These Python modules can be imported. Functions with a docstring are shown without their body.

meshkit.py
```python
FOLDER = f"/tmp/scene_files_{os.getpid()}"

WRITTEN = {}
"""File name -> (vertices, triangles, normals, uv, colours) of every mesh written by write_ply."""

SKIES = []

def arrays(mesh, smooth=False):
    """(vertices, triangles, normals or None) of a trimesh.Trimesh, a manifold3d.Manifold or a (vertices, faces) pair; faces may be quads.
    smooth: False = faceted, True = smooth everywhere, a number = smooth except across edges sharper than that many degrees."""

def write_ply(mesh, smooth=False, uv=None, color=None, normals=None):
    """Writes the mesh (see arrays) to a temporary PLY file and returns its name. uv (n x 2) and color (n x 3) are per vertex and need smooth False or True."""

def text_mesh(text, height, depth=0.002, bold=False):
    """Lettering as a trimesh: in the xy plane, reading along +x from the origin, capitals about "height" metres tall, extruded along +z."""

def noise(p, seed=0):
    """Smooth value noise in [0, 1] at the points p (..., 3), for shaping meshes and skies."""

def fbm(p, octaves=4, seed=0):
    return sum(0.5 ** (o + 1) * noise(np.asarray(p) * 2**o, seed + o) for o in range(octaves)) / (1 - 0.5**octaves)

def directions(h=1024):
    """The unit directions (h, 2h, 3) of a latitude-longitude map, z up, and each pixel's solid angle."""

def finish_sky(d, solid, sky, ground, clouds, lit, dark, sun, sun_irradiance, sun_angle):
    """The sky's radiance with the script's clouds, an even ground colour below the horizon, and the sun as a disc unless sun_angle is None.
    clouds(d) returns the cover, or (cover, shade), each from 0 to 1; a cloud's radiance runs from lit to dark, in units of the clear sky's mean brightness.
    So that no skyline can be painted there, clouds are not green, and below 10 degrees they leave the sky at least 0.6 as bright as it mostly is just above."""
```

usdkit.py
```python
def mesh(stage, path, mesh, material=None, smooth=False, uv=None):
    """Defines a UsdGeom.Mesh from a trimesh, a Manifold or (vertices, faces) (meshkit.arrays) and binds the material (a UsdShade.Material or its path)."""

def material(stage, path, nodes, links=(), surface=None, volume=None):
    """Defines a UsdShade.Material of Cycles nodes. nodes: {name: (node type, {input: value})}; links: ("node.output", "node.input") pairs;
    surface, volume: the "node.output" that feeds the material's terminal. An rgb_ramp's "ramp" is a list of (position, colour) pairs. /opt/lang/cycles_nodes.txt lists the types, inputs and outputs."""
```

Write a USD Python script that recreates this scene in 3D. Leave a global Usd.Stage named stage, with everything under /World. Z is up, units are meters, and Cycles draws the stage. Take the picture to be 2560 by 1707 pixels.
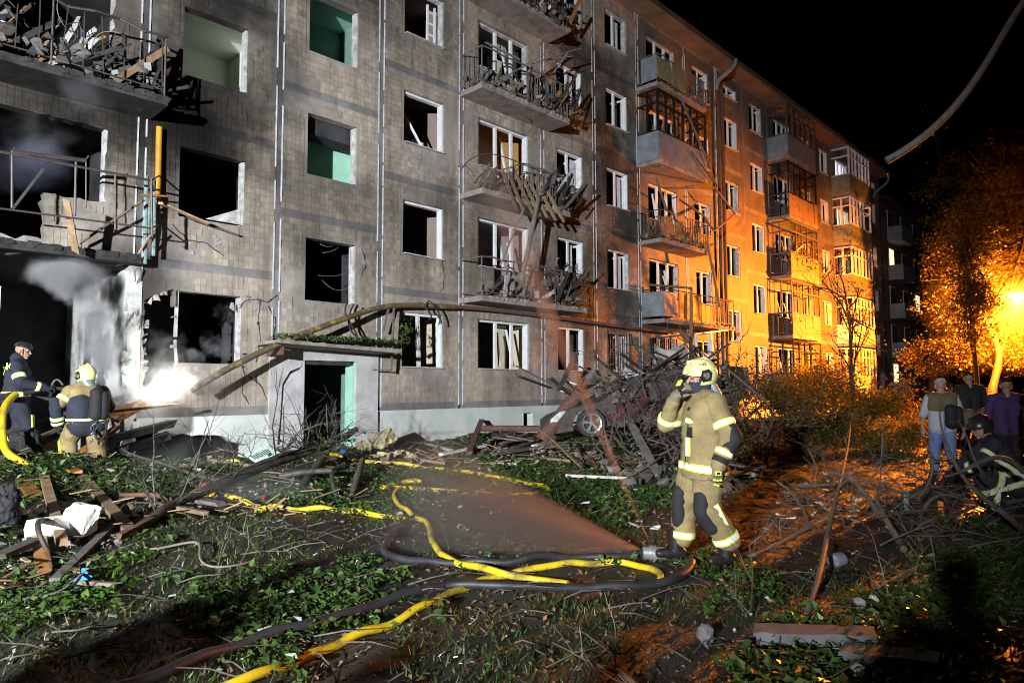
import math, random, numpy as np, trimesh, usdkit, meshkit
import manifold3d as m3
from scipy.spatial import ConvexHull
from pxr import Usd, UsdGeom, UsdLux, UsdShade, Gf, Sdf, Vt

stage = Usd.Stage.CreateInMemory()
UsdGeom.SetStageUpAxis(stage, 'Z'); UsdGeom.SetStageMetersPerUnit(stage, 1.0)
UsdGeom.Xform.Define(stage, '/World'); UsdGeom.Scope.Define(stage, '/World/Looks')
V = lambda *a: np.array(a, float)

# ------------------------------------------------------------------ camera, sky, lamps, exposure
YAW, PITCH, ROLL = .7743, .0666, -.0024
EYE = V(0, -13.30, 1.66)
FWD = V(math.cos(YAW) * math.cos(PITCH), math.sin(YAW) * math.cos(PITCH), math.sin(PITCH))
_r = np.cross(FWD, V(0, 0, 1)); _r /= np.linalg.norm(_r); _u = np.cross(_r, FWD)
RT, UP = math.cos(ROLL) * _r + math.sin(ROLL) * _u, -math.sin(ROLL) * _r + math.cos(ROLL) * _u
FPX = 2560 * 24 / 36
cam = UsdGeom.Camera.Define(stage, '/World/camera')
mx = Gf.Matrix4d(*[float(x) for x in (*RT, 0, *UP, 0, *(-FWD), 0, *EYE, 1)])
cam.AddTransformOp().Set(mx)
cam.CreateFocalLengthAttr(24.0); cam.CreateHorizontalApertureAttr(36.0); cam.CreateVerticalApertureAttr(24.0)
cam.CreateClippingRangeAttr(Gf.Vec2f(.05, 5000)); cam.CreateExposureAttr(0.0)

sky_mat = usdkit.material(stage, '/World/Looks/night_sky', {
    's': ('sky_texture', {'sky_type': 'single_scattering', 'sun_disc': False, 'sun_elevation': -.16, 'sun_rotation': 4.0}),
    'b': ('background_shader', {'strength': .05})}, [('s.color', 'b.color')], surface='b.background')
dome = UsdLux.DomeLight.Define(stage, '/World/sky')
UsdShade.MaterialBindingAPI.Apply(dome.GetPrim()).Bind(sky_mat)
dome.GetPrim().SetCustomDataByKey('kind', 'structure')
FLOOD_POS, FLOOD_AIM = V(-11.5, -15.7, 4.1), V(9.2, 0, 3.2)      # the fire crew's flood lamp, behind the camera to the left
FLOOD_I, FLOOD_COL = 16500.0, (.93, .97, 1.0)
LAMP_POS = V(34.0, -8.73, 5.25)                                     # the sodium street lamp at the right edge
LAMP_I, LAMP_COL = 18000.0, (1.0, .235, .014)
fl = UsdLux.SphereLight.Define(stage, '/World/floodlight_tower/floodlight_bulb')
sl = UsdLux.SphereLight.Define(stage, '/World/street_lamp/lamp_bulb')
def lamp(l, pos, inten, col, rad):
    l.CreateRadiusAttr(rad); l.CreateIntensityAttr(inten); l.CreateNormalizeAttr(True); l.CreateColorAttr(Gf.Vec3f(*col))
    l.AddTranslateOp().Set(Gf.Vec3d(*map(float, pos)))
lamp(fl, FLOOD_POS, FLOOD_I, FLOOD_COL, .16)
def aim(l, pos, at, cone, soft):
    z = (np.asarray(pos) - at) / np.linalg.norm(np.asarray(pos) - at); x = np.cross(V(0, 0, 1), z); x /= np.linalg.norm(x); y = np.cross(z, x)
    l.ClearXformOpOrder(); l.AddTransformOp(opSuffix='aim').Set(Gf.Matrix4d(*[float(k) for k in (*x, 0, *y, 0, *z, 0, *pos, 1)]))
    s = UsdLux.ShapingAPI.Apply(l.GetPrim()); s.CreateShapingConeAngleAttr(cone); s.CreateShapingConeSoftnessAttr(soft)
aim(fl, FLOOD_POS, FLOOD_AIM, 31.0, 1.0)
lamp(sl, LAMP_POS, LAMP_I, LAMP_COL, .13)

# ------------------------------------------------------------------ picture-to-place helpers (pixels of the 2560 wide photograph)
def ray(px, py): return FWD + RT * (px - 1280) / FPX - UP * (py - 853.5) / FPX
def F(px, py, y=0.0):
    d = ray(px, py); return EYE + d * ((y - EYE[1]) / d[1])
def D(px, py, dep): return EYE + ray(px, py) * dep

# ------------------------------------------------------------------ materials
LK = '/World/Looks/'
def mat(name, col, col2=None, rough=.7, scale=6., bump=.0, bscale=40., metal=0., spec=.4, tone=False, detail=5, contrast=(.35, .65), emit=None, trans=0.0, sheen=0, coat=0):
    n = {'p': ('principled_bsdf', {'base_color': col, 'roughness': rough, 'metallic': metal, 'specular_ior_level': spec, 'coat_weight': coat})}
    l = []
    src = None
    if col2 is not None or tone or bump:
        n['g'] = ('texture_coordinate', {})
    if col2 is not None:
        n['n'] = ('noise_texture', {'scale': scale, 'detail': detail, 'roughness': .62})
        n['r'] = ('rgb_ramp', {'ramp': [(contrast[0], col), (contrast[1], col2)]})
        l += [('g.object', 'n.vector'), ('n.fac', 'r.fac')]
        src = 'r.color'
    if tone:
        n['a'] = ('attribute', {'attribute': 'tone'})
        n['m'] = ('mix', {'mix_type': 'multiply', 'fac': 1.0, 'color1': col})
        if src: l.append((src, 'm.color1'))
        l.append(('a.color', 'm.color2')); src = 'm.color'
    if src: l.append((src, 'p.base_color'))
    if bump:
        n['bn'] = ('noise_texture', {'scale': bscale, 'detail': 6, 'roughness': .7})
        n['b'] = ('bump', {'strength': 1.0, 'distance': bump})
        l += [('g.object', 'bn.vector'), ('bn.fac', 'b.height'), ('b.normal', 'p.normal')]
    out = 'p.BSDF'
    if trans:
        n['t'] = ('translucent_bsdf', {'color': tuple(min(1, c * 1.5) for c in (col2 or col))})
        n['x'] = ('mix_closure', {'fac': trans}); l += [('p.BSDF', 'x.closure1'), ('t.BSDF', 'x.closure2')]
        if src: l.append((src, 't.color'))
        out = 'x.closure'
    if emit:
        n = {'e': ('emission', {'color': emit[0], 'strength': emit[1]})}; l = []; out = 'e.emission'
    return usdkit.material(stage, LK + name, n, l, surface=out)

def facade_material(name, base, base2, tone):
    """Cladding with a dust haze, streaks, and soot spread round the burnt rooms."""
    n = {'g': ('geometry', {}), 'p': ('principled_bsdf', {'roughness': .55, 'specular_ior_level': .35}),
         'n1': ('noise_texture', {'scale': .7, 'detail': 6, 'roughness': .65}), 'n2': ('noise_texture', {'scale': 5, 'detail': 5, 'roughness': .7}),
         'r1': ('rgb_ramp', {'ramp': [(.34, tuple(c * .8 for c in base2)), (.47, base2), (.62, base)]}),
         'mp': ('mapping', {'scale': (3.0, 3.0, .35)}), 'n3': ('noise_texture', {'scale': 1.0, 'detail': 5, 'roughness': .6}),
         'r3': ('rgb_ramp', {'ramp': [(.34, (.5, .47, .45)), (.56, (1, 1, 1))]}), 'm3': ('mix', {'mix_type': 'multiply', 'fac': .6}),
         'r2': ('rgb_ramp', {'ramp': [(.35, (.72, .70, .68)), (.65, (1, 1, 1))]}), 'm2': ('mix', {'mix_type': 'multiply', 'fac': .7})}
    l = [('g.position', 'n1.vector'), ('g.position', 'n2.vector'), ('g.position', 'mp.vector'), ('mp.vector', 'n3.vector'), ('n1.fac', 'r1.fac'),
         ('n3.fac', 'r3.fac'), ('r1.color', 'm3.color1'), ('r3.color', 'm3.color2'), ('n2.fac', 'r2.fac'), ('m3.color', 'm2.color1'), ('r2.color', 'm2.color2')]
    src = 'm2.color'
    if tone:
        n['a'] = ('attribute', {'attribute': 'tone'}); n['mt'] = ('mix', {'mix_type': 'multiply', 'fac': .9})
        l += [(src, 'mt.color1'), ('a.color', 'mt.color2')]; src = 'mt.color'
    # soot: (centre, reach, strength)
    for k, (c, reach, s) in enumerate((((4.1, 0, 6.6), 2.3, .9), ((1.5, 0, 6.9), 3.0, .85), ((5.3, 0, 7.0), 1.9, .8), ((3.9, 0, 3.7), 1.2, .8), ((5.6, 0, 10.0), 2.0, .75), ((7.3, 0, 5.5), 2.0, .5), ((17.0, 0, 4.2), 3.4, .7), ((19.3, 0, 7.6), 3.6, .7), ((12, 0, 5.6), 2.2, .45), ((6.4, 0, 8.1), 1.6, .55), ((9.3, 0, 5.2), 2.0, .35), ((16.8, 0, 11.3), 2.6, .55), ((10.4, 0, 10.9), 2.2, .4), ((19.5, 0, 3.4), 1.9, .5), ((8.0, 0, 12.0), 3.0, .45), ((18.6, 0, 11.6), 3.0, .6), ((18.4, 0, 9.0), 2.2, .5), ((14.0, 0, 13.6), 2.5, .4), ((4.2, 0, 9.2), 2.4, .6))):
        i = str(k)
        n['d' + i] = ('vector_math', {'math_type': 'distance', 'vector2': c})
        n['w' + i] = ('math', {'math_type': 'multiply_add', 'value2': reach * .9, 'value3': -reach * .45})
        n['s' + i] = ('math', {'math_type': 'add'})
        n['q' + i] = ('map_range', {'range_type': 'smoothstep', 'from_min': reach * .25, 'from_max': reach, 'to_min': 1 - s, 'to_max': 1.0, 'clamp': True})
        n['k' + i] = ('mix', {'mix_type': 'multiply', 'fac': 1.0})
        l += [('g.position', 'd' + i + '.vector1'), ('n1.fac', 'w' + i + '.value1'), ('d' + i + '.value', 's' + i + '.value1'), ('w' + i + '.value', 's' + i + '.value2'),
              ('s' + i + '.value', 'q' + i + '.value'), (src, 'k' + i + '.color1'), ('q' + i + '.result', 'k' + i + '.color2')]
        src = 'k' + i + '.color'
    n['bm'] = ('bump', {'strength': .5, 'distance': .006})
    l += [(src, 'p.base_color'), ('n2.fac', 'bm.height'), ('bm.normal', 'p.normal')]
    return usdkit.material(stage, LK + name, n, l, surface='p.BSDF')

M = {}
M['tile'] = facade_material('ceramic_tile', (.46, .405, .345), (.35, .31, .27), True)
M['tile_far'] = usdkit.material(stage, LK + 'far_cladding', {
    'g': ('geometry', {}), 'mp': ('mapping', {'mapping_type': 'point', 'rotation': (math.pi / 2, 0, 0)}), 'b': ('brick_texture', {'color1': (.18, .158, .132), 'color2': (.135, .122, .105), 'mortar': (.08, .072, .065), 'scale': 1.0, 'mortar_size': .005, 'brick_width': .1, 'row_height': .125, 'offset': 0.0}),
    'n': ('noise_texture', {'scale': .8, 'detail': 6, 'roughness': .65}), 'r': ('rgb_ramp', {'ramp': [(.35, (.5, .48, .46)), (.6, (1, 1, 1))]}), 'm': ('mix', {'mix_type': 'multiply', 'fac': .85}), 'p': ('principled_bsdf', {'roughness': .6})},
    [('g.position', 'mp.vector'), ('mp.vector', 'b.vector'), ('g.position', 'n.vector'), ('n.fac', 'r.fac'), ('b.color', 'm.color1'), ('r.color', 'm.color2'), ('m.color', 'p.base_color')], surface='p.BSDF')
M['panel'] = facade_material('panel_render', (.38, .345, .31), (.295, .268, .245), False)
M['band'] = facade_material('joint_mortar', (.27, .26, .265), (.19, .18, .185), False)
M['seal'] = mat('white_sealant', (.62, .63, .66), (.40, .40, .42), .6, 8)
M['plinth'] = mat('green_plinth_paint', (.41, .47, .44), (.53, .545, .535), .75, 1.6, .004, 30, contrast=(.38, .6))
M['render'] = mat('grey_cement_render', (.48, .47, .48), (.33, .32, .32), .85, 2.2, .014, 9)
M['concrete'] = mat('raw_concrete', (.36, .34, .32), (.25, .24, .23), .9, 4, .006, 25)
M['kerb'] = mat('dark_weathered_kerb', (.15, .145, .15), (.09, .088, .09), .9, 6, .006, 25)
M['slab'] = mat('balcony_concrete', (.30, .265, .235), (.16, .135, .12), .88, 3, .004, 22)
M['burnt'] = mat('charred_surface', (.012, .012, .013), (.045, .043, .042), .9, 5, .01, 18)
M['soot_room'] = mat('sooty_room_wall', (.02, .02, .024), (.06, .06, .066), .95, 1.2)
M['peel'] = mat('peeling_white_plaster', (.56, .57, .55), (.13, .12, .115), .85, 1.3, .02, 5, contrast=(.44, .62))
M['room_pale'] = mat('pale_green_room_wall', (.74, .78, .68), (.66, .70, .60), .9, 2)
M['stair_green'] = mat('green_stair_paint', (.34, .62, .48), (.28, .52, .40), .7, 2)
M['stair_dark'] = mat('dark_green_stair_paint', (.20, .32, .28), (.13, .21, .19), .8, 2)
M['room_mauve'] = mat('brown_room_wall', (.30, .23, .21), (.24, .18, .17), .9, 2)
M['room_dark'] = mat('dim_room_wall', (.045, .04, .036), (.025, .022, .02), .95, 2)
M['room_orange'] = mat('ochre_room_wall', (.46, .25, .07), (.34, .18, .05), .85, 2)
M['room_cream'] = mat('cream_room_wall', (.62, .56, .42), (.55, .48, .36), .85, 3)
M['white'] = mat('white_window_paint', (.74, .75, .77), (.60, .61, .63), .45, 6)
M['dirtywhite'] = mat('soiled_white_paint', (.60, .60, .60), (.28, .27, .26), .6, 7)
M['wood'] = mat('splintered_wood', (.30, .20, .11), (.17, .11, .065), .75, 7, .003, 60, tone=True)
M['orangewood'] = mat('varnished_wood', (.42, .20, .06), (.26, .11, .03), .45, 6, .002, 50, tone=True)
M['greywood'] = mat('weathered_wood', (.20, .18, .16), (.11, .10, .09), .85, 8, .003, 60, tone=True)
M['metal'] = mat('dark_rail_iron', (.07, .065, .065), (.13, .10, .085), .55, 12, metal=.5)
M['palemetal'] = mat('grey_rail_paint', (.15, .14, .135), (.08, .065, .055), .6, 14)
M['greenmetal'] = mat('green_rail_paint', (.22, .36, .34), (.12, .16, .15), .55, 10)
M['sheet'] = mat('grey_blue_sheet_metal', (.27, .295, .335), (.18, .195, .225), .42, 4, .003, 12, metal=.25)
M['sheet_olive'] = mat('olive_sheet', (.23, .23, .13), (.14, .15, .09), .6, 5)
M['rust'] = mat('rusty_iron', (.16, .075, .05), (.08, .045, .035), .8, 9, .003, 40)
M['yellowpipe'] = mat('worn_yellow_pipe', (.34, .24, .04), (.10, .075, .05), .55, 7, .002, 30, contrast=(.34, .5))
M['amber'] = mat('amber_pipe_paint', (.52, .28, .02), (.42, .20, .02), .45, 6)
M['zinc'] = mat('galvanised_drainpipe', (.55, .57, .60), (.40, .42, .45), .35, 8, metal=.7)
M['browniron'] = mat('brown_drainpipe', (.10, .055, .035), (.06, .035, .025), .6, 8)
M['roof'] = mat('roof_edge', (.08, .065, .055), (.05, .045, .04), .9, 5)
M['soffit'] = mat('eave_soffit', (.26, .20, .14), (.15, .115, .08), .85, 1.2)
M['rubble'] = mat('rubble_crumbs', (.24, .22, .20), (.12, .11, .10), .92, 9, .004, 30, tone=True)
M['foam'] = mat('white_insulation_foam', (.82, .82, .80), (.66, .65, .62), .9, 5, .012, 12)
M['brick'] = mat('pale_brick', (.55, .47, .28), (.42, .35, .22), .85, 8, .004, 40)
M['paper'] = mat('white_paper', (.72, .73, .76), (.55, .55, .58), .7, 9, tone=True)
M['soil'] = None
M['glass'] = usdkit.material(stage, LK + 'window_glass', {'t': ('transparent_bsdf', {'color': (.86, .88, .88)}), 'g': ('glossy_bsdf', {'color': (.9, .9, .9), 'roughness': .03}), 'f': ('fresnel', {'IOR': 1.6}), 'x': ('mix_closure', {})},
                             [('f.fac', 'x.fac'), ('t.BSDF', 'x.closure1'), ('g.BSDF', 'x.closure2')], surface='x.closure')
M['lit_white'] = mat('lit_white_room', (1, 1, 1), emit=((.88, .84, 1.0), 1.25))
M['lit_warm'] = mat('lit_warm_room', (1, 1, 1), emit=((1.0, .84, .48), 1.3))
M['curtain'] = mat('pale_curtain', (.66, .64, .68), (.5, .48, .52), .9, 6)
M['leaf'] = mat('green_leaf', (.028, .068, .015), (.062, .12, .027), .42, 3, tone=True, trans=.25, spec=.5)
M['treeleaf'] = mat('tree_leaf', (.20, .17, .03), (.26, .20, .035), .5, 2, tone=True, trans=.55)
M['bushleaf'] = mat('bush_leaf', (.06, .06, .018), (.10, .085, .025), .55, 2, tone=True, trans=.4)
M['bark'] = mat('wet_dark_bark', (.035, .030, .026), (.07, .06, .05), .55, 14, .006, 30)
M['twig'] = mat('grey_twig_bark', (.115, .095, .08), (.06, .05, .042), .75, 14, .003, 40)
M['palebark'] = mat('pale_branch_bark', (.20, .165, .125), (.12, .10, .08), .75, 9, .004, 40)
M['hose'] = mat('yellow_fire_hose', (.62, .45, .012), (.17, .125, .03), .5, 5, .0025, 110, contrast=(.47, .68))
M['darkhose'] = mat('dark_fire_hose', (.032, .031, .036), (.016, .015, .017), .5, 6, .0015, 90)
M['tan'] = mat('tan_turnout_cloth', (.31, .24, .11), (.19, .145, .065), .88, 4.5, .005, 55, sheen=.2)
M['navy'] = mat('navy_turnout_cloth', (.016, .019, .034), (.026, .03, .048), .85, 8, .002, 120)
M['black'] = mat('black_fabric', (.013, .013, .015), (.022, .022, .025), .8, 8, .002, 90)
M['lime'] = mat('lime_reflective_edge', (.66, .80, .10), None, .5)
M['silver'] = mat('silver_reflective_tape', (.86, .87, .88), (.78, .79, .80), .35, 20)
M['helmet'] = mat('pale_lime_helmet', (.70, .72, .30), (.64, .66, .27), .32, 4, coat=.3)
M['bhelmet'] = mat('black_helmet', (.02, .02, .022), None, .3, coat=.3)
M['skin'] = mat('skin', (.42, .25, .18), (.36, .21, .15), .5, 8)
M['glove'] = mat('grey_tan_glove', (.21, .18, .11), (.14, .12, .08), .8, 12, .002, 60)
M['boot'] = mat('black_boot_leather', (.016, .015, .014), None, .45)
M['tshirt'] = mat('grey_white_tshirt', (.42, .44, .50), (.36, .38, .43), .9, 5)
M['jeans'] = mat('blue_jeans', (.12, .18, .40), (.18, .24, .46), .9, 10)
M['khaki'] = mat('khaki_bag_cloth', (.16, .13, .07), (.12, .10, .055), .85, 8)
M['purple'] = mat('purple_jacket_cloth', (.05, .03, .13), (.08, .04, .12), .8, 7)
M['hair'] = mat('dark_hair', (.02, .014, .01), None, .6)
M['carred'] = mat('dusty_red_car_paint', (.09, .007, .01), (.05, .03, .028), .4, 5, coat=.25)
M['cardark'] = mat('dust_covered_car_panel', (.075, .066, .058), (.035, .032, .03), .85, 6, .006, 16)
M['tyre'] = mat('tyre_rubber', (.02, .02, .02), (.05, .047, .043), .85, 9)
M['alloy'] = mat('alloy_wheel', (.62, .62, .64), (.45, .44, .44), .3, 8, metal=.8)
M['mint'] = mat('mint_green_board', (.56, .80, .66), None, .6)
M['ink'] = mat('dark_print', (.02, .04, .035), None, .7)
M['blueplastic'] = mat('bright_blue_plastic', (.02, .22, .62), None, .4)
M['redplastic'] = mat('red_plastic', (.6, .03, .03), None, .45)
M['limeplastic'] = mat('lime_plastic', (.6, .9, .08), None, .45)
M['orangeplastic'] = mat('orange_scrap', (.75, .2, .03), None, .6)
M['lamp'] = mat('sodium_lamp_glow', (1, 1, 1), emit=((1.0, .50, .10), 60.))
M['flame'] = mat('burning_gas_glow', (1, 1, 1), emit=((1.0, .97, .9), 260.))

# ------------------------------------------------------------------ mesh building
rnd = random.Random(7); rng = np.random.default_rng(7)
_BF = np.array([[0, 2, 1], [0, 3, 2], [4, 5, 6], [4, 6, 7], [0, 1, 5], [0, 5, 4], [1, 2, 6], [1, 6, 5], [2, 3, 7], [2, 7, 6], [3, 0, 4], [3, 4, 7]])
_BV = np.array([[-1, -1, -1], [1, -1, -1], [1, 1, -1], [-1, 1, -1], [-1, -1, 1], [1, -1, 1], [1, 1, 1], [-1, 1, 1]], float) / 2
def rotm(ax, ang): return trimesh.transformations.rotation_matrix(ang, ax)[:3, :3]
def frame(d, up=(0, 0, 1)):
    d = np.asarray(d, float); d = d / (np.linalg.norm(d) + 1e-9); u = np.asarray(up, float)
    if abs(d @ u) > .97 * np.linalg.norm(u): u = V(1, 0, 0) if abs(d[0]) < .9 else V(0, 1, 0)
    s = np.cross(u, d); s /= np.linalg.norm(s); return d, s, np.cross(d, s)
class MB:
    def __init__(s): s.v, s.f, s.t, s.n = [], [], [], 0
    def add(s, v, f, tone=1.0):
        v = np.asarray(v, float); s.v.append(v); s.f.append(np.asarray(f, int) + s.n); s.n += len(v)
        t = np.asarray(tone, float); s.t.append(np.broadcast_to(t if t.ndim == 2 else (t if t.ndim == 0 else t), (len(v), 3)) if t.ndim != 1 or len(t) == 3 else np.repeat(t[:, None], 3, 1)); return s
    def box(s, c, size, R=None, tone=1.0, jit=0):
        v = _BV * np.asarray(size, float)
        if jit: v = v + rng.uniform(-jit, jit, v.shape)
        if R is not None: v = v @ np.asarray(R).T
        return s.add(v + np.asarray(c, float), _BF, tone)
    def box2(s, a, b, tone=1.0): a, b = np.asarray(a, float), np.asarray(b, float); return s.box((a + b) / 2, np.abs(b - a), tone=tone)
    def bar(s, a, b, w, h=None, up=(0, 0, 1), tone=1.0, jit=0, taper=1.0):
        a, b = np.asarray(a, float), np.asarray(b, float); h = h or w; d, sd, u = frame(b - a, up)
        v = []
        for p, k in ((a, 1.0), (b, taper)):
            for i, j in ((-1, -1), (1, -1), (1, 1), (-1, 1)): v.append(p + sd * i * w * k / 2 + u * j * h * k / 2 + (d * rng.uniform(-jit, jit) if jit else 0))
        return s.add(v, [[0, 1, 2], [0, 2, 3], [4, 6, 5], [4, 7, 6], [0, 5, 1], [0, 4, 5], [1, 6, 2], [1, 5, 6], [2, 7, 3], [2, 6, 7], [3, 4, 0], [3, 7, 4]], tone)
    def tube(s, pts, r, sides=8, caps=True, tone=1.0, flat=1.0):
        p = np.asarray(pts, float); r = np.broadcast_to(r, (len(p),)); t = np.gradient(p, axis=0); t /= np.linalg.norm(t, axis=1, keepdims=True) + 1e-12
        up = V(0, 0, 1); A = []
        a0 = None
        for k in range(len(p)):
            if a0 is None: _, a0, _ = frame(t[k])
            a0 = a0 - t[k] * (a0 @ t[k]); a0 /= np.linalg.norm(a0) + 1e-12; A.append(a0)
        A = np.array(A); B = np.cross(t, A); ang = np.arange(sides) * 2 * np.pi / sides
        v = p[:, None] + r[:, None, None] * (np.cos(ang)[None, :, None] * A[:, None] + flat * np.sin(ang)[None, :, None] * B[:, None])
        i, j = np.meshgrid(np.arange(len(p) - 1), np.arange(sides), indexing='ij'); J = (j + 1) % sides
        q = np.stack([i * sides + j, i * sides + J, (i + 1) * sides + J, (i + 1) * sides + j], -1).reshape(-1, 4)
        f = np.vstack([q[:, [0, 1, 2]], q[:, [0, 2, 3]]]); v = v.reshape(-1, 3)
        if caps:
            n = len(v); v = np.vstack([v, p[0], p[-1]]); k = np.arange(sides); K = (k + 1) % sides; e = (len(p) - 1) * sides
            f = np.vstack([f, np.stack([np.full(sides, n), K, k], 1), np.stack([np.full(sides, n + 1), e + k, e + K], 1)])
        return s.add(v, f, tone)
    def hull(s, pts, tone=1.0):
        h = ConvexHull(pts); p = np.asarray(pts)[h.vertices]; ix = {a: i for i, a in enumerate(h.vertices)}
        f = np.array([[ix[a] for a in t] for t in h.simplices]); c = p.mean(0)
        for k, t in enumerate(f):
            if np.dot(np.cross(p[t[1]] - p[t[0]], p[t[2]] - p[t[0]]), p[t[0]] - c) < 0: f[k] = t[::-1]
        return s.add(p, f, tone)
    def chunk(s, c, size, seed, R=None, tone=1.0, n=16):
        g = np.random.default_rng(seed); p = g.uniform(-.5, .5, (n, 3)) ; p = np.sign(p) * np.abs(p * 2) ** .8 / 2 * np.asarray(size, float)
        if R is not None: p = p @ np.asarray(R).T
        return s.hull(p + np.asarray(c, float), tone)
    def mesh(s, m, T=None, tone=1.0):
        v = np.array(m.vertices) if hasattr(m, 'vertices') else m[0]; f = np.array(m.faces) if hasattr(m, 'faces') else m[1]
        if T is not None: v = v @ np.asarray(T)[:3, :3].T + np.asarray(T)[:3, 3]
        return s.add(v, f, tone)
    def prism(s, poly, axis, a, b, tone=1.0):
        """poly: ring of (u, w) points; extruded along axis 'y' (u = x, w = z), 'z' (x, y) or 'x' (y, z) from a to b."""
        from shapely.geometry import Polygon
        m = trimesh.creation.extrude_polygon(poly if hasattr(poly, 'exterior') else Polygon(poly).buffer(0), b - a, engine='earcut'); v = np.array(m.vertices); v[:, 2] += a; f = np.array(m.faces)
        if axis == 'y': v = v[:, [0, 2, 1]]; f = f[:, ::-1]
        if axis == 'x': v = v[:, [2, 0, 1]]
        return s.add(v, f, tone)
    def arrays(s): return np.vstack(s.v), np.vstack(s.f)
    def build(s, name, m, parent='/World', smooth=False, tone=False, off=None):
        v, f = s.arrays()
        if off is not None: v = v - np.asarray(off)
        return put(name, (v, f), m, parent, smooth, np.vstack(s.t) if tone else None)
_names = {}
def pathof(p): return p if isinstance(p, str) else str(p.GetPath())
def numbered(parent, name):
    k = (parent, name); n = _names.get(k, 0); _names[k] = n + 1
    return f'{parent}/{name}' if n == 0 else f'{parent}/{name}_{n:03d}'
def put(name, mesh, m, parent='/World', smooth=False, tone=None):
    p = numbered(pathof(parent), name)
    if tone is not None and smooth is True: smooth = False
    prim = usdkit.mesh(stage, p, mesh, M[m] if isinstance(m, str) else m, smooth=False if tone is not None else smooth)
    if tone is not None:
        UsdGeom.PrimvarsAPI(prim).CreatePrimvar('tone', Sdf.ValueTypeNames.Color3fArray, 'vertex').Set(Vt.Vec3fArray.FromNumpy(np.asarray(tone, np.float32)))
    return prim.GetPrim()
def tag(o, label=None, cat=None, group=None, kind=None):
    for k, v in (('label', label), ('category', cat), ('group', group), ('kind', kind)):
        if v: o.SetCustomDataByKey(k, v)
    return o
def thing(name, label, cat, group=None, loc=None):
    p = numbered('/World', name); x = UsdGeom.Xform.Define(stage, p)
    if loc is not None: x.AddTranslateOp().Set(Gf.Vec3d(*map(float, loc)))
    return tag(x.GetPrim(), label, cat, group)
def stuff(name, mb, m, label, cat, parent='/World', smooth=False, tone=False):
    o = mb.build(name, m, parent, smooth, tone)
    return tag(o, label, cat if parent == '/World' else None, kind='stuff')
def spline(pts, n=60):
    p = np.asarray(pts, float); from_ = np.concatenate([[0], np.cumsum(np.linalg.norm(np.diff(p, axis=0), axis=1))])
    from scipy.interpolate import PchipInterpolator, CubicSpline
    t = np.linspace(0, from_[-1], n)
    return CubicSpline(from_, p)(t) if len(p) > 2 else p[0] + (p[1] - p[0]) * (t / from_[-1])[:, None]
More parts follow.
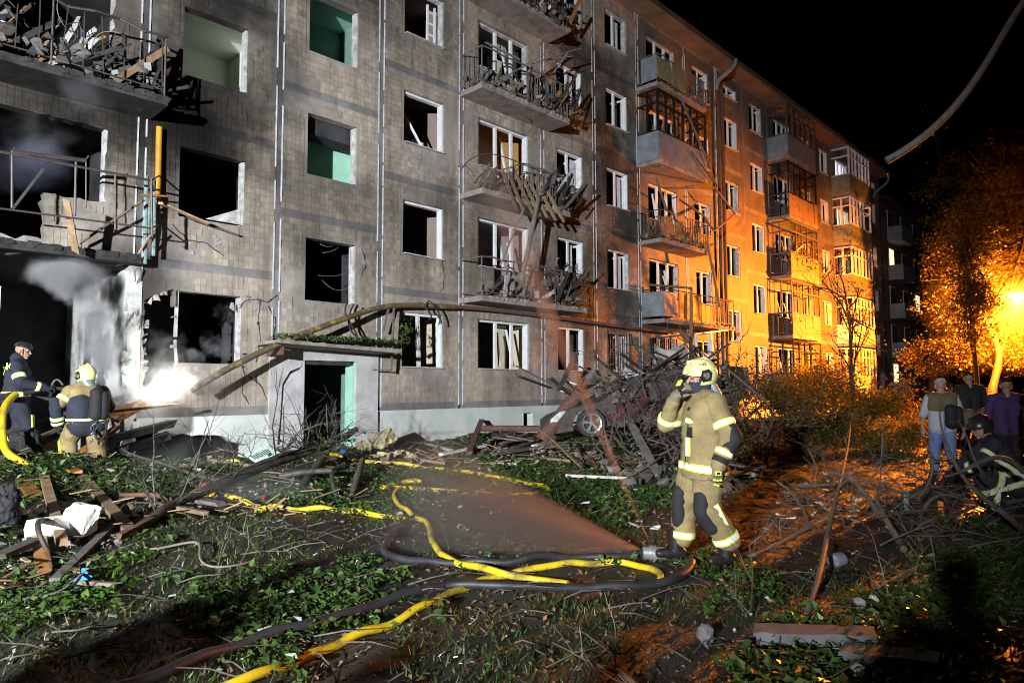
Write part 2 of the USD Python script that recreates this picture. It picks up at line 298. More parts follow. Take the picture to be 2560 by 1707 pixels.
# ------------------------------------------------------------------ ground
def sst(a, b, x): t = np.clip((np.asarray(x, float) - a) / (b - a), 0, 1); return t * t * (3 - 2 * t)
MOUNDS = [(2.2, -1.5, 2.0, .42), (.2, -.4, 1.6, .3), (17.2, -3.6, 2.6, .55), (14.9, -3.3, 1.6, .25), (20.5, -4.2, 2.5, .4), (12.2, -.7, 1.6, .12), (15.5, -11.3, 2.0, .22), (1.0, -4.4, 1.6, .16), (-3.4, -9.4, 1.5, .28), (-5.6, -12.3, 1.4, .42)]
def gh(x, y):
    x, y = np.asarray(x, float), np.asarray(y, float)
    z = .30 * sst(-7, -1, y) * (1 - sst(60, 90, x))
    p = np.stack([x, y, 0 * x], -1)
    near = 1 - sst(30, 60, np.hypot(x - 8, y + 6))
    z = z + near * ((meshkit.fbm(p * .9, 4, 3) - .5) * .16 + (meshkit.noise(p * 5.0, 9) - .5) * .05)
    for cx, cy, r, h in MOUNDS: z = z + h * np.exp(-((x - cx) ** 2 + (y - cy) ** 2) / (r * r) * 1.6)
    return z
def G(px, py):
    z = 0.0
    for _ in range(12):
        d = ray(px, py); p = EYE + d * ((z - EYE[2]) / d[2]); z = float(gh(p[0], p[1]))
    return V(p[0], p[1], z)
def on(x, y, dz=0.0): return V(x, y, float(gh(x, y)) + dz)
gx = np.unique(np.concatenate([np.linspace(-6, 26, 330), np.linspace(26, 60, 70), np.linspace(60, 400, 14), np.linspace(-400, -6, 16)]))
gy = np.unique(np.concatenate([np.linspace(-13.5, 1, 190), np.linspace(1, 30, 16), np.linspace(30, 400, 10), np.linspace(-400, -13.5, 30)]))
X, Y = np.meshgrid(gx, gy, indexing='ij'); nI, nJ = X.shape
gi, gj = np.meshgrid(np.arange(nI - 1), np.arange(nJ - 1), indexing='ij'); a = (gi * nJ + gj).ravel()
GV = np.stack([X, Y, gh(X, Y)], -1).reshape(-1, 3)
M['soil'] = usdkit.material(stage, LK + 'wet_soil', {
    'g': ('geometry', {}), 'n': ('noise_texture', {'scale': 1.1, 'detail': 7, 'roughness': .68}), 'n2': ('noise_texture', {'scale': 26, 'detail': 5, 'roughness': .75}),
    'r': ('rgb_ramp', {'ramp': [(.34, (.011, .0095, .0075)), (.5, (.019, .018, .012)), (.68, (.038, .031, .024))]}), 'r2': ('rgb_ramp', {'ramp': [(.35, (.5, .5, .5)), (.7, (1.35, 1.3, 1.2))]}),
    'm': ('mix', {'mix_type': 'multiply', 'fac': 1.0}), 'rr': ('map_range', {'from_min': .4, 'from_max': .62, 'to_min': .35, 'to_max': .85, 'clamp': True}), 'b': ('bump', {'strength': 1.0, 'distance': .035}), 'p': ('principled_bsdf', {'specular_ior_level': .45})},
    [('g.position', 'n.vector'), ('g.position', 'n2.vector'), ('n.fac', 'r.fac'), ('n2.fac', 'r2.fac'), ('r.color', 'm.color1'), ('r2.color', 'm.color2'), ('m.color', 'p.base_color'), ('n.fac', 'rr.value'), ('rr.result', 'p.roughness'), ('n2.fac', 'b.height'), ('b.normal', 'p.normal')], surface='p.BSDF')
tag(put('ground', (GV, np.concatenate([np.stack([a, a + nJ, a + nJ + 1], 1), np.stack([a, a + nJ + 1, a + 1], 1)])), 'soil', smooth=True), kind='structure')

# ------------------------------------------------------------------ the apartment building
Z0, FH = 1.205, 2.75
LV = [Z0 + FH * i for i in range(6)]
JX = [.78, 3.98, 6.61, 9.16, 11.69, 14.9, 17.42, 19.96, 23.2, 25.76, 28.2, 30.72, 33.92, 36.45, 38.95, 42.15, 44.65, 47.15]
KIND = ['bal', 'win', 'stair', 'win', 'bal', 'win', 'win', 'bal', 'win', 'stair', 'win', 'bal', 'win', 'win', 'bal', 'win', 'stair']
XE = JX[-1]
bld = thing('apartment_building', 'five storey tiled panel apartment block with blown out windows and a burnt corner', 'apartment block')
from shapely.geometry import Polygon, box as sbox, Point
from shapely.ops import unary_union
def jag(pts, amp, seed, step=.12):
    g = np.random.default_rng(seed); out = []
    P = list(pts)
    for i in range(len(P)):
        p, q = np.array(P[i], float), np.array(P[(i + 1) % len(P)], float); n = max(1, int(np.linalg.norm(q - p) / step))
        for k in range(n): out.append(tuple(p + (q - p) * k / n + g.uniform(-amp, amp, 2)))
    return Polygon(out).buffer(0)
MV, MH = .07, .085
tiles = []   # (panel prim, x, z)
cell_holes = {}
NEARX = 19.9
def win_hole(c, z):
    x = JX[c]
    if KIND[c] == 'bal' and z < 2: return sbox(x + .62, z + .93, x + 2.6, z + 2.27)
    if KIND[c] == 'bal': return unary_union([sbox(x + .62, z + .93, x + 2.6, z + 2.27), sbox(x + 1.22, z + .14, x + 1.86, z + .935)])
    return sbox(x + .67, z + .92, x + 1.93, z + 2.26)
hb = lambda *p: [tuple(F(*q)[[0, 2]]) for q in p]
for c in range(len(KIND)):
    x0, x1 = JX[c], JX[c + 1]
    st = KIND[c] == 'stair'
    rows = [(LV[i], LV[i + 1], i) for i in range(5)] if not st else [(2.58, 5.33, 0), (5.33, 8.08, 1), (8.08, 10.83, 2), (10.83, 13.58, 3), (13.58, LV[5], 4)]
    for za, zb, i in rows:
        if c == 0 and i == 0: continue
        pn = sbox(x0 + MV, za + MH, x1 - MV, zb - MH)
        if st: hole = sbox(x0 + .66, za + .95, x0 + 1.9, min(za + 2.3, zb - .45)) if i < 4 else sbox(x0 + .66, za + .42, x0 + 1.9, za + .95)
        else: hole = win_hole(c, za)
        if c == 0 and i == 1: hole = unary_union([jag([(1.42, 4.88), (3.42, 4.88), (3.42, 6.2), (1.42, 6.2)], .02, 4), jag([(1.5, 4.05), (2.55, 4.1), (2.5, 4.95), (1.45, 4.95)], .05, 5)])
        if c == 1 and i == 0: hole = unary_union([hole, jag(hb((362, 760), (400, 728), (440, 722), (442, 915), (425, 975), (385, 985), (358, 975)), .05, 8)])
        if c == 0 and i == 2: hole = unary_union([hole, jag([(1.2, 6.9), (3.46, 6.9), (3.46, 9.0), (1.2, 9.0)], .04, 6)])
        if c == 7 and i == 0: hole = sbox(x0 + .62, za + .8, x0 + 2.4, za + 2.2)
        cell_holes[c, i] = hole
        g = pn.difference(hole)
        m = MB()
        for q in getattr(g, 'geoms', [g]): m.prism(q, 'y', 0.0, .22)
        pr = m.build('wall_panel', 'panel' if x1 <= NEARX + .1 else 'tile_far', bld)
        if x1 <= NEARX + .1:
            nx, nz = int((x1 - x0 - 2 * MV) / .1), int((zb - za - 2 * MH) / .125)
            sx, sz = (x1 - x0 - 2 * MV) / nx, (zb - za - 2 * MH) / nz
            free = hole.buffer(.005)
            from shapely import box as vbox, intersects
            U, W = np.meshgrid(x0 + MV + sx * (np.arange(nx) + .5), za + MH + sz * (np.arange(nz) + .5), indexing='ij'); U, W = U.ravel(), W.ravel()
            ok = ~intersects(free, vbox(U - sx / 2, W - sz / 2, U + sx / 2, W + sz / 2))
            k = meshkit.fbm(np.stack([U * .55, 0 * U, W * .5], -1), 4, 21)
            ok &= ~(k + rng.normal(0, .022, len(U)) > (.625 if W.mean() > 4.5 else .59))                            # patches where the facing is plastered over
            ok &= rng.random(len(U)) > .012
            tiles.append((pr, U[ok], W[ok], sx, sz))
TB = _BV * 1.0; TF = np.array([[0, 1, 5], [0, 5, 4], [1, 2, 6], [1, 6, 5], [3, 0, 4], [3, 4, 7], [0, 3, 2], [0, 2, 1], [4, 5, 6], [4, 6, 7]])
TBV = V([-.5, -1, -.5], [.5, -1, -.5], [.5, 0, -.5], [-.5, 0, -.5], [-.5, -1, .5], [.5, -1, .5], [.5, 0, .5], [-.5, 0, .5])
dist = np.sort(np.concatenate([np.hypot(u, np.hypot(13.3, w - 1.66)) for _, u, w, _, _ in tiles])); CUT = dist[300]
for pr, U, W, sx, sz in tiles:
    n = len(U)
    if not n: continue
    th = .010 + .004 * rng.random(n)
    v = TBV[None] * np.stack([np.full(n, sx - .006), th, np.full(n, sz - .006)], 1)[:, None, :] + np.stack([U, np.full(n, -.0015), W], 1)[:, None, :]
    tone = np.clip(rng.normal(.95, .085, n), .7, 1.2)[:, None] * np.stack([np.ones(n), 1 - .05 * rng.random(n), 1 - .12 * rng.random(n)], 1)
    near = np.hypot(U, np.hypot(13.3, W - 1.66)) < CUT
    for k in np.nonzero(near)[0]:
        put('tile', (v[k], TF), 'tile', pr, tone=np.repeat(tone[k][None], 8, 0))
    fa = np.nonzero(~near)[0]
    if len(fa):
        f = (TF[None] + 8 * np.arange(len(fa))[:, None, None]).reshape(-1, 3)
        tag(put('tile_facing', (v[fa].reshape(-1, 3), f), 'tile', pr, tone=np.repeat(tone[fa], 8, 0)), kind='stuff')
# joints: grey mortar bands with raised white sealant edges
for c in range(len(JX)):
    x = JX[c]; zb = .3 if c > 1 else (Z0 if c == 1 else LV[1])
    zb = Z0 if c not in (0, 1) else zb
    MB().box2((x - MV, -.006, zb), (x + MV, .2, LV[5])).build('vertical_joint', 'band', bld)
    m = MB()
    for s in (-1, 1):
        z = zb
        while z < LV[5] - .2:
            L = rnd.uniform(.5, 2.4); b = min(z + L, LV[5]); m.box2((x + s * MV - .012, -.024, z), (x + s * MV + .012, -.002, b)); z = b + rnd.uniform(.02, .4)
    if x < 26: m.build('sealant_edge', 'seal', bld)
for c in range(len(KIND)):
    x0, x1 = JX[c] + MV, JX[c + 1] - MV
    zs = [2.58, 5.33, 8.08, 10.83, 13.58] if KIND[c] == 'stair' else LV[:5]
    for z in zs:
        if c == 0 and z < 3: continue
        if c in (2, 9, 16) and z < 3: lo = z - .1
        MB().box2((x0, -.005, z - MH), (x1, .2, z + MH)).build('floor_joint', 'band', bld)
# plinth and entrance
pl = sbox(JX[3] - .02, -.6, XE, Z0 - MH).difference(unary_union([sbox(14.02, .55, 14.42, .93), sbox(21.2, .45, 21.6, .85)]))
m = MB(); m.prism(pl, 'y', -.035, .25); m.build('plinth', 'plinth', bld)
m = MB(); m.prism(jag([(JX[1] + .02, -.4), (JX[2] - .05, -.4), (JX[2] - .05, Z0 - MH), (JX[1] + .02, Z0 - MH)], .004, 2).difference(jag([(4.05, -.3), (5.9, -.3), (6.0, .5), (5.5, .78), (4.6, .8), (4.05, .95)], .05, 3)), 'y', -.03, .25); m.build('plinth', 'plinth', bld)
m = MB(); m.box2((13.98, -.045, .5), (14.02, -.036, .97)); m.box2((14.42, -.045, .5), (14.46, -.036, .97)); m.build('vent_surround', 'dirtywhite', bld)
MB().box2((9.15, -.05, .2), (9.175, -.0365, Z0 - .1)).build('crack', 'burnt', bld)
ent = sbox(JX[2] - .12, -.4, JX[3] - .04, 2.49).difference(sbox(7.26, -.5, 8.53, 2.24))
crk = Polygon(hb((690, 1110), (697, 1050), (703, 960), (722, 928), (748, 918), (757, 900), (750, 922), (727, 934), (709, 965), (703, 1050), (700, 1112))).buffer(.004)
m = MB()
for q in [ent.difference(crk)]:
    for w in getattr(q, 'geoms', [q]): m.prism(w, 'y', -.06, .25)
es = m.build('entrance_surround', 'render', bld)
m = MB(); m.box2((8.47, .0, .35), (8.525, .3, 2.2)); m.build('door_jamb', 'stair_green', bld)
m = MB(); m.box2((7.27, -.02, 2.15), (8.46, .2, 2.23)); m.build('door_head', 'burnt', bld)
m = MB(); v_ = _BV * V(2.86, .92, .07) + V(7.6, -.53, 2.545); v_[:, 2] -= .03 * (v_[:, 0] - 6.2); v_ += rng.uniform(-.012, .012, v_.shape); m.add(v_, _BF)
[m.chunk((6.25 + 2.7 * k_ / 13, -.98, 2.55 - .03 * 2.7 * k_ / 13), (.3, .06, .08), 60 + k_) for k_ in range(14)]
cano = m.build('entrance_canopy', 'slab', bld)
m = MB(); m.box2((6.4, -.7, 2.3), (6.46, -.07, 2.48)); m.build('canopy_bracket', 'rust', bld)
for k_, pts in enumerate((((598, 770), (612, 752), (640, 748), (668, 756), (694, 738)), ((650, 752), (646, 800), (652, 850), (640, 905)), ((598, 900), (612, 935), (604, 980), (622, 1010)), ((668, 760), (690, 800), (684, 850)), ((620, 940), (650, 960), (668, 1000)), ((905, 620), (915, 660), (900, 700)), ((1106, 650), (1110, 690), (1108, 725)), ((430, 560), (470, 600), (520, 608), (560, 640)))):
    q = [F(*p, -.013) for p in pts]; m = MB(); g_k = np.random.default_rng(k_)
    L_ = []
    for a_, b_ in zip(q[:-1], q[1:]): L_ += [a_ + (b_ - a_) * t_ + V(g_k.normal(0, .012), 0, g_k.normal(0, .012)) for t_ in (0, .25, .5, .75)]
    L_.append(q[-1])
    for a_, b_ in zip(L_[:-1], L_[1:]): m.bar(a_, b_, .012 + .014 * g_k.random(), .006, up=(0, 1, 0))
    m.build('crack', 'burnt', bld)
for k_ in range(26):
    p = F(*[((600, 760), (640, 960), (655, 770), (560, 600), (470, 620), (670, 800), (618, 900))[k_ % 7][i_] + rnd.uniform(-26, 26) for i_ in (0, 1)], -.012); m = MB(); m.chunk(p, (rnd.uniform(.05, .16), .012, rnd.uniform(.05, .18)), 330 + k_, n=12); m.build('spalled_patch', rnd.choice(['concrete', 'band', 'burnt', 'concrete']), bld)
# rooms behind the openings
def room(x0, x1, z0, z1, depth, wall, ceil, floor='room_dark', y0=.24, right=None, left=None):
    a, b = x0, x1; m = MB()
    q = lambda *p: (np.array(p, float), [[0, 1, 2], [0, 2, 3]])
    y1 = y0 + depth
    back = q((a, y1, z0), (b, y1, z0), (b, y1, z1), (a, y1, z1)); L = q((a, y0, z0), (a, y1, z0), (a, y1, z1), (a, y0, z1)); Rr = q((b, y1, z0), (b, y0, z0), (b, y0, z1), (b, y1, z1))
    m.add(*back)
    if left: put('partition_wall', L, left, bld)
    else: m.add(*L)
    if right: put('partition_wall', Rr, right, bld)
    else: m.add(*Rr)
    m.build('room_wall', wall, bld)
    put('room_ceiling', q((a, y0, z1), (b, y0, z1), (b, y1, z1), (a, y1, z1)), ceil, bld)
    put('room_floor', q((a, y0, z0), (b, y0, z0), (b, y1, z0), (a, y1, z0)), floor, bld)
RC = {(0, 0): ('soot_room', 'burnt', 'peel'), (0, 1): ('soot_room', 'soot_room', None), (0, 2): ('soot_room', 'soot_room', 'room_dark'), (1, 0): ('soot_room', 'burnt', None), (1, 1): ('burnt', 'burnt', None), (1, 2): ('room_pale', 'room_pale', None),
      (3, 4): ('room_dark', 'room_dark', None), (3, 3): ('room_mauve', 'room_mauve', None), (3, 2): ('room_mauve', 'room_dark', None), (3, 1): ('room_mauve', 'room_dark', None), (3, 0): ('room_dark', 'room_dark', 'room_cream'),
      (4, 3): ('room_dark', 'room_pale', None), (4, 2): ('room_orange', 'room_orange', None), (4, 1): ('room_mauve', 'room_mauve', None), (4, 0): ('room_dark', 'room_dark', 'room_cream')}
for c in range(len(KIND)):
    a, b = JX[c] + .08, JX[c + 1] - .08
    if KIND[c] == 'stair':
        for k, z in enumerate((2.58, 5.33, 8.08, 10.83, 13.58)):
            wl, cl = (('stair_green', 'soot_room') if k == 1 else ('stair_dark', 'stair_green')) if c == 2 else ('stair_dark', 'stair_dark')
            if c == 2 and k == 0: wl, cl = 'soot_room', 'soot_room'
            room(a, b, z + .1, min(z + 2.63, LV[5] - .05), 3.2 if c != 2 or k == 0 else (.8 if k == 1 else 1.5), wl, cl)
            if c == 2 and k == 1: MB().box2((a + .01, .27, z + 1.95), (b - .01, .72, z + 2.6)).build('landing_slab', 'soot_room', bld)
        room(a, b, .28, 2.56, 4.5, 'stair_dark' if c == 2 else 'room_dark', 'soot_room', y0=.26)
        continue
    for i in range(5):
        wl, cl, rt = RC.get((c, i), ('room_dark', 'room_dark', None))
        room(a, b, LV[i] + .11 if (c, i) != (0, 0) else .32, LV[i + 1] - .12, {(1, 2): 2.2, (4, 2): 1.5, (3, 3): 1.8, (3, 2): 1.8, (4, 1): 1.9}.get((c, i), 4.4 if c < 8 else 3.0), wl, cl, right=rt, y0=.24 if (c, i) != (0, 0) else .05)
# burnt ground-floor corner: broken slab edge, charred pier, hanging scraps
m = MB()
for k in range(22):
    x = .6 + 3.3 * k / 21; m.chunk((x, .06, LV[1] - .03 + rnd.uniform(-.03, .02)), (.24, .26, .24), 100 + k)
tag(m.build('broken_slab_edge', 'burnt', bld), kind='stuff')
m = MB(); m.box2((JX[1] - .13, -.03, .2), (JX[1] + .06, .21, LV[1] - .02))
for k in range(16): m.chunk((JX[1] - .05 + rnd.uniform(-.12, .1), -.02, .4 + 3.3 * rnd.random()), (.14, .12, .3), 140 + k)
m.build('charred_pier', 'peel', bld)
m = MB()
for k in range(46):
    e_ = [(440, 722), (400, 728), (362, 760), (360, 860), (358, 975), (385, 985), (425, 975), (440, 925)]; w_ = rnd.random() * 6.99; i_ = int(w_); w_ -= i_; p = F(e_[i_][0] * (1 - w_) + e_[i_ + 1][0] * w_, e_[i_][1] * (1 - w_) + e_[i_ + 1][1] * w_, .1); m.chunk((p[0], rnd.uniform(.03, .2), p[2]), (rnd.uniform(.05, .16), .13, rnd.uniform(.05, .18)), 170 + k)
tag(m.build('broken_wall_edge', 'concrete', bld), kind='stuff')
m = MB(); m.box2((1.7, .22, .3), (2.05, .27, 3.3)); m.build('door_frame', 'room_cream', bld)
m = MB(); m.bar(F(443, 728, .08), F(438, 842, .1), .05, .05); m.bar(F(437, 850, .1), F(441, 912, .06), .05, .04); m.build('broken_frame_bar', 'dirtywhite', bld)
# windows: linings, mullions, open sashes, sills, curtains, panes
def window(c, i, x0, x1, z0, z1, style, s):
    g = random.Random(s); w = None; m = MB(); d0, d1 = .03, .2
    m.box2((x1 - .05, d0, z0 + .02), (x1 - .004, d1, z1 - .02))
    if style != 'burnt':
        if style != 'stair' or g.random() < .4: m.box2((x0 + .05, d0 + .05, z1 - .055), (x1 - .051, d1, z1 - .004))
    if style in ('frame', 'triple'): m.box2((x0 + .004, .10, z0 + .03), (x0 + .05, .17, z1 - .056))
    w = m.build('window', 'dirtywhite' if style in ('burnt', 'stair') or g.random() < .4 else 'white', bld)
    if style in ('frame', 'sill', 'triple'):
        m = MB(); zt = z0 + .012; m.bar((x0 + .01, -.02, zt), (x1 - .03, -.02, zt + g.uniform(-.03, .02)), .14, .022, tone=1); m.build('sill', 'dirtywhite', w)
    if style == 'frame':
        xm = x0 + (x1 - x0) * .46; MB().box2((xm, .10, z0 + .03), (xm + .075, .17, z1 - .056)).build('mullion', 'white', w)
        if g.random() < .8:
            a = g.uniform(1.15, 1.6); L = (x1 - xm) * .9; e = V(x1 - .06 - L * math.cos(a), .19 + L * math.sin(a), 0); h = V(x1 - .06, .19, 0); m = MB()
            for z in (z0 + .08, z1 - .12): m.bar(h + V(0, 0, z), e + V(0, 0, z), .05, .06)
            for p in (h, e): m.bar(p + V(0, 0, z0 + .11), p + V(0, 0, z1 - .15), .06, .05)
            m.build('sash', 'white', w)
        if g.random() < .6:
            xc = g.uniform(xm + .12, x1 - .3); m = MB(); n = 9
            for k in range(n): m.box2((xc + .028 * k, .24 + .02 * (k % 2), z0 + g.uniform(.02, .12)), (xc + .028 * k + .027, .255 + .02 * (k % 2), z1 - .1))
            m.build('curtain', 'curtain', w)
        if g.random() < .45:
            put('pane', (V((x0 + .06, .135, z0 + .06), (xm - .01, .135, z0 + .06), (xm - .01, .135, z1 - .08), (x0 + .06, .135, z1 - .08)), [[0, 1, 2], [0, 2, 3]]), 'glass', w)
    if style == 'triple':
        for t in (.36, .68):
            xm = x0 + (x1 - x0) * t; MB().box2((xm, .10, z0 + .03), (xm + .085, .17, z1 - .056)).build('mullion', 'white', w)
        for _ in range(2):
            xm = x0 + (x1 - x0) * g.uniform(.45, .9); m = MB(); m.bar((xm, .25, z0 + .1), (xm + g.uniform(-.1, .1), .45, z1 - g.uniform(.1, .5)), .06, .04); m.build('broken_sash_bar', 'white', w)
    return w
SW = {(3, 4): 'sill', (3, 3): 'sill', (3, 2): 'sill', (3, 1): 'sill', (3, 0): 'sill', (1, 0): 'burnt', (1, 1): 'burnt', (1, 2): 'burnt', (1, 3): 'sill', (1, 4): 'sill', (0, 1): 'burnt', (0, 2): 'burnt', (0, 3): 'sill', (0, 4): 'sill'}
for (c, i), hole in cell_holes.items():
    x0, x1 = hole.bounds[0], hole.bounds[2]; st = KIND[c] == 'stair'
    z0, z1 = (hole.bounds[1], hole.bounds[3]) if st else (LV[i] + .93, LV[i] + 2.26)
    if c == 1: x0, x1 = JX[1] + .67, JX[1] + 1.93
    style = SW.get((c, i)) or ('stair' if c == 2 else 'triple' if KIND[c] == 'bal' else 'frame')
    w = window(c, i, x0, x1, z0, z1, style, 31 * c + i)
    if (c, i) == (3, 3):
        m = MB()
        for z in (.12, .42, .72, 1.02): m.box2((x1 - .32, .28, z0 + z), (x1 - .07, .32, z0 + z + .05))
        for x in (.34, .1): m.box2((x1 - x, .275, z0 + .02), (x1 - x + .05, .325, z1 - .1))
        m.build('sash', 'white', w)
    if (c, i) == (3, 0):
        m = MB(); m.bar((x0 + .58, .1, z0), (x0 + .55, .12, z1 - .05), .09, .07); m.build('mullion', 'dirtywhite', w)
        m = MB(); m.box2((x1 - .55, 2.0, LV[0] + .15), (x1 - .02, 2.06, LV[0] + 2.1)); m.build('interior_door', 'white', bld)
    if (c, i) == (3, 2): m = MB(); m.bar((x0 + .2, .4, z1 - .3), (x0 + .75, .2, z0 + .05), .05); m.build('broken_sash_bar', 'white', w); m = MB(); m.box2((x1 - .35, .9, z0 - .6), (x1 + .05, 1.4, z0 + .55)); m.build('cupboard', 'room_cream', bld)
    if (c, i) == (3, 4): m = MB(); m.box2((x1 - .55, .8, z0 - .6), (x1 - .05, 1.4, z0 + .45)); m.build('fridge', 'white', bld)
    if (c, i) == (4, 0): m = MB(); m.box2((x1 - .42, 1.0, LV[0] + .12), (x1 + .08, 1.06, LV[0] + 2.3)); m.build('interior_door', 'room_cream', bld); m = MB(); m.box2((x0 + .5, 2.5, LV[0] + .9), (x0 + 1.2, 2.56, LV[0] + 2.3)); m.build('wallpaper_sheet', 'room_cream', bld)
    if (c, i) == (4, 3): m = MB(); m.box2((x1 - .5, 1.2, LV[3] + .12), (x1 + .1, 1.26, LV[3] + 2.2)); m.build('interior_door', 'room_cream', bld)
    if (c, i) == (1, 1): m = MB(); m.hull(np.array([(x1 - .75, .03, z0 + .03), (x1 - .06, .03, z0 + .03), (x1 - .06, .05, z0 + .36), (x1 - .35, .05, z0 + .22), (x1 - .7, .05, z0 + .05)]) + rng.uniform(0, .004, (5, 3))); m.build('sill_sheet', 'dirtywhite', w)
    if (c, i) == (2, 0):
        m = MB()
        for a, b, d in (((795, 688), (835, 690), (870, 680)), ((805, 700), (832, 722), (870, 720)), ((800, 610), (815, 616), (832, 614)), ((806, 632), (828, 628), (846, 618))):
            m.tube(spline([F(*a, .3), F(*b, .25), F(*d, .3)], 14), .008, 5)
        m.build('hanging_wire', 'palemetal', bld)
# eave, roof, far end wall, drainpipes
MB().box2((-1, -.72, LV[5] + .02), (XE + .2, 5.0, LV[5] + .10)).build('eave_soffit', 'soffit', bld)
MB().box2((-1, -.78, LV[5] + .103), (XE + .25, 5.1, LV[5] + .26)).build('roof', 'roof', bld)
MB().box2((-1, .01, LV[5] - .01), (XE, .2, LV[5] + .018)).build('cornice', 'panel', bld)
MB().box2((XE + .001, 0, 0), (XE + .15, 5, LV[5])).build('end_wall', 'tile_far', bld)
MB().box2((-1, 4.9, 0), (XE, 5, LV[5])).build('rear_wall', 'panel', bld)
for x, mt in ((25.62, 'browniron'), (25.98, 'browniron')):
    m = MB(); m.tube([(x, -.16, .3), (x, -.16, 13.9)], .075, 10); m.build('drainpipe', mt, bld, smooth=50)
m = MB(); m.tube(spline([(25.62, -.16, 13.9), (25.62, -.17, 14.15), (25.8, -.45, 14.55), (26.0, -.8, 14.95), (26.0, -.82, 15.1)], 20), .085, 10); m.build('drainpipe_elbow', 'zinc', bld, smooth=50)
m = MB(); m.tube(spline([(45.9, -.16, 13.4), (45.95, -.2, 13.7), (46.3, -.75, 14.3), (46.3, -.8, 14.9)], 16), .085, 8); m.build('drainpipe_elbow', 'zinc', bld, smooth=50)
# amber pipe beside the burnt corner
m = MB(); m.tube([F(398, 318, -.1), F(396, 430, -.1), F(393, 510, -.12)], .055, 8); m.build('amber_pipe', 'amber', bld, smooth=50)

# ------------------------------------------------------------------ balconies
def balcony(x0, x1, z, d=.85, tilt=0.0, mt='slab'):
    m = MB(); v = _BV * V(x1 - x0, d, .14) + V((x0 + x1) / 2, -d / 2 - .012, z - .06)
    v[:, 2] += tilt * (v[:, 0] - x0) / (x1 - x0); m.add(v, _BF); g = np.random.default_rng(int(x0 * 10 + z))
    for k in range(26): x = g.uniform(x0, x1); m.chunk((x, -d - .01, z - .02 + tilt * (x - x0) / (x1 - x0)), (.22, .07, .12), int(g.integers(1e6)))
    return m.build('balcony', mt, bld)
def rail(b, x0, x1, z, d=.85, h=1.0, step=.115, mt='metal', sides=True, bal=True, front=(0, 1), bend=0.0, r=.013, seed=1):
    g = random.Random(seed); P = lambda x, zz, y=None: V(x, -(d - .04) if y is None else y, zz)
    a, c = x0 + .03, x1 - .03
    m = MB(); n = 9; pts = [P(a + (c - a) * k / n, z + h + bend * math.sin(k * 2.1) * .5, -(d - .04) - bend * abs(math.sin(k * 1.3))) for k in range(n + 1)]
    m.tube(pts, .022, 6)
    if sides:
        m.tube([pts[0], P(a, z + h, -.03)], .02, 6); m.tube([pts[-1], P(c, z + h, -.03)], .02, 6)
    m.build('handrail', mt, b)
    m = MB(); m.tube([P(a, z + .12), P(c, z + .12)], .014, 5)
    if sides: m.tube([P(a, z + .12), P(a, z + .12, -.03)], .014, 5); m.tube([P(c, z + .12), P(c, z + .12, -.03)], .014, 5)
    m.build('bottom_rail', mt, b)
    for x in (a, (a + c) / 2, c): MB().tube([P(x, z + .02), P(x, z + h)], .018, 6).build('post', mt, b)
    if bal:
        L = c - a; x = a + L * front[0]
        while x < a + L * front[1]:
            if g.random() < .92:
                dx = g.uniform(-.05, .05) * (1 + 3 * bend); MB().bar(P(x, z + .1), P(x + dx, z + h - .01, -(d - .04) - g.uniform(0, .08) * bend * 4), .026, .012).build('baluster', mt, b)
            x += step
        if sides:
            for y in np.arange(-.1, -d + .1, -step):
                for xx in (a, c):
                    if g.random() < .8: MB().bar((xx, y, z + .1), (xx, y, z + h), .014, .014).build('baluster', mt, b)
def infill(b, x0, x1, z, d, h0, h1, mt, name='panel_sheet', n=1, side=True, wob=.0, seed=3, gap=.008):
    g = random.Random(seed)
    for k in range(n):
        a, c = x0 + .01 + (x1 - x0 - .02) * k / n, x0 + .01 + (x1 - x0 - .02) * (k + 1) / n - gap; t = g.uniform(-wob, wob); m = MB()
        m.bar(((a + c) / 2 + t * .3, -d - .012, z + h0 + g.uniform(-wob, wob) * .4), ((a + c) / 2 + t, -d - .012 + g.uniform(0, wob), z + h1 + g.uniform(-wob, wob)), c - a, .018, up=(0, 1, 0)); m.build(name, mt, b, tone=True)
    if side:
        for x in (x0 - .0, x1):
            MB().box2((x - .01, -d, z + h0), (x + .01, -.02, z + h1)).build(name, mt, b, tone=True)
def glazing(b, x0, x1, z, d, h0, h1, mt='white', n=4, glass=.6, bars=.05, seed=5, mid=True, missing=.0):
    g = random.Random(seed); xs = np.linspace(x0 + .03, x1 - .03, n + 1); y = -d + .02
    def post(a, c): 
        if g.random() >= missing: MB().bar(a, c, bars, bars).build('frame_post', mt, b)
    for x in xs: post((x, y, z + h0), (x + g.uniform(-.04, .04), y, z + h1))
    post((xs[0], y / 2, z + h0), (xs[0], y / 2, z + h1)); post((xs[-1], y / 2, z + h0), (xs[-1], y / 2, z + h1))
    m = MB()
    for zz in (h0 + .02, h1 - .02) + ((h0 + (h1 - h0) * .68,) if mid else ()):
        m.bar((xs[0], y - .002, z + zz), (xs[-1], y - .002, z + zz), bars * .9, bars * .9)
        for x in (xs[0], xs[-1]): m.bar((x, y, z + zz + .003), (x, -.02, z + zz + .003), bars * .8, bars * .8)
    m.build('frame_rail', mt, b)
    for k in range(n):
        if g.random() < glass: put('pane', (V((xs[k] + .03, y, z + h0 + .05), (xs[k + 1] - .03, y, z + h0 + .05), (xs[k + 1] - .03, y, z + h1 - .05), (xs[k] + .03, y, z + h1 - .05)), [[0, 1, 2], [0, 2, 3]]), 'glass', b)
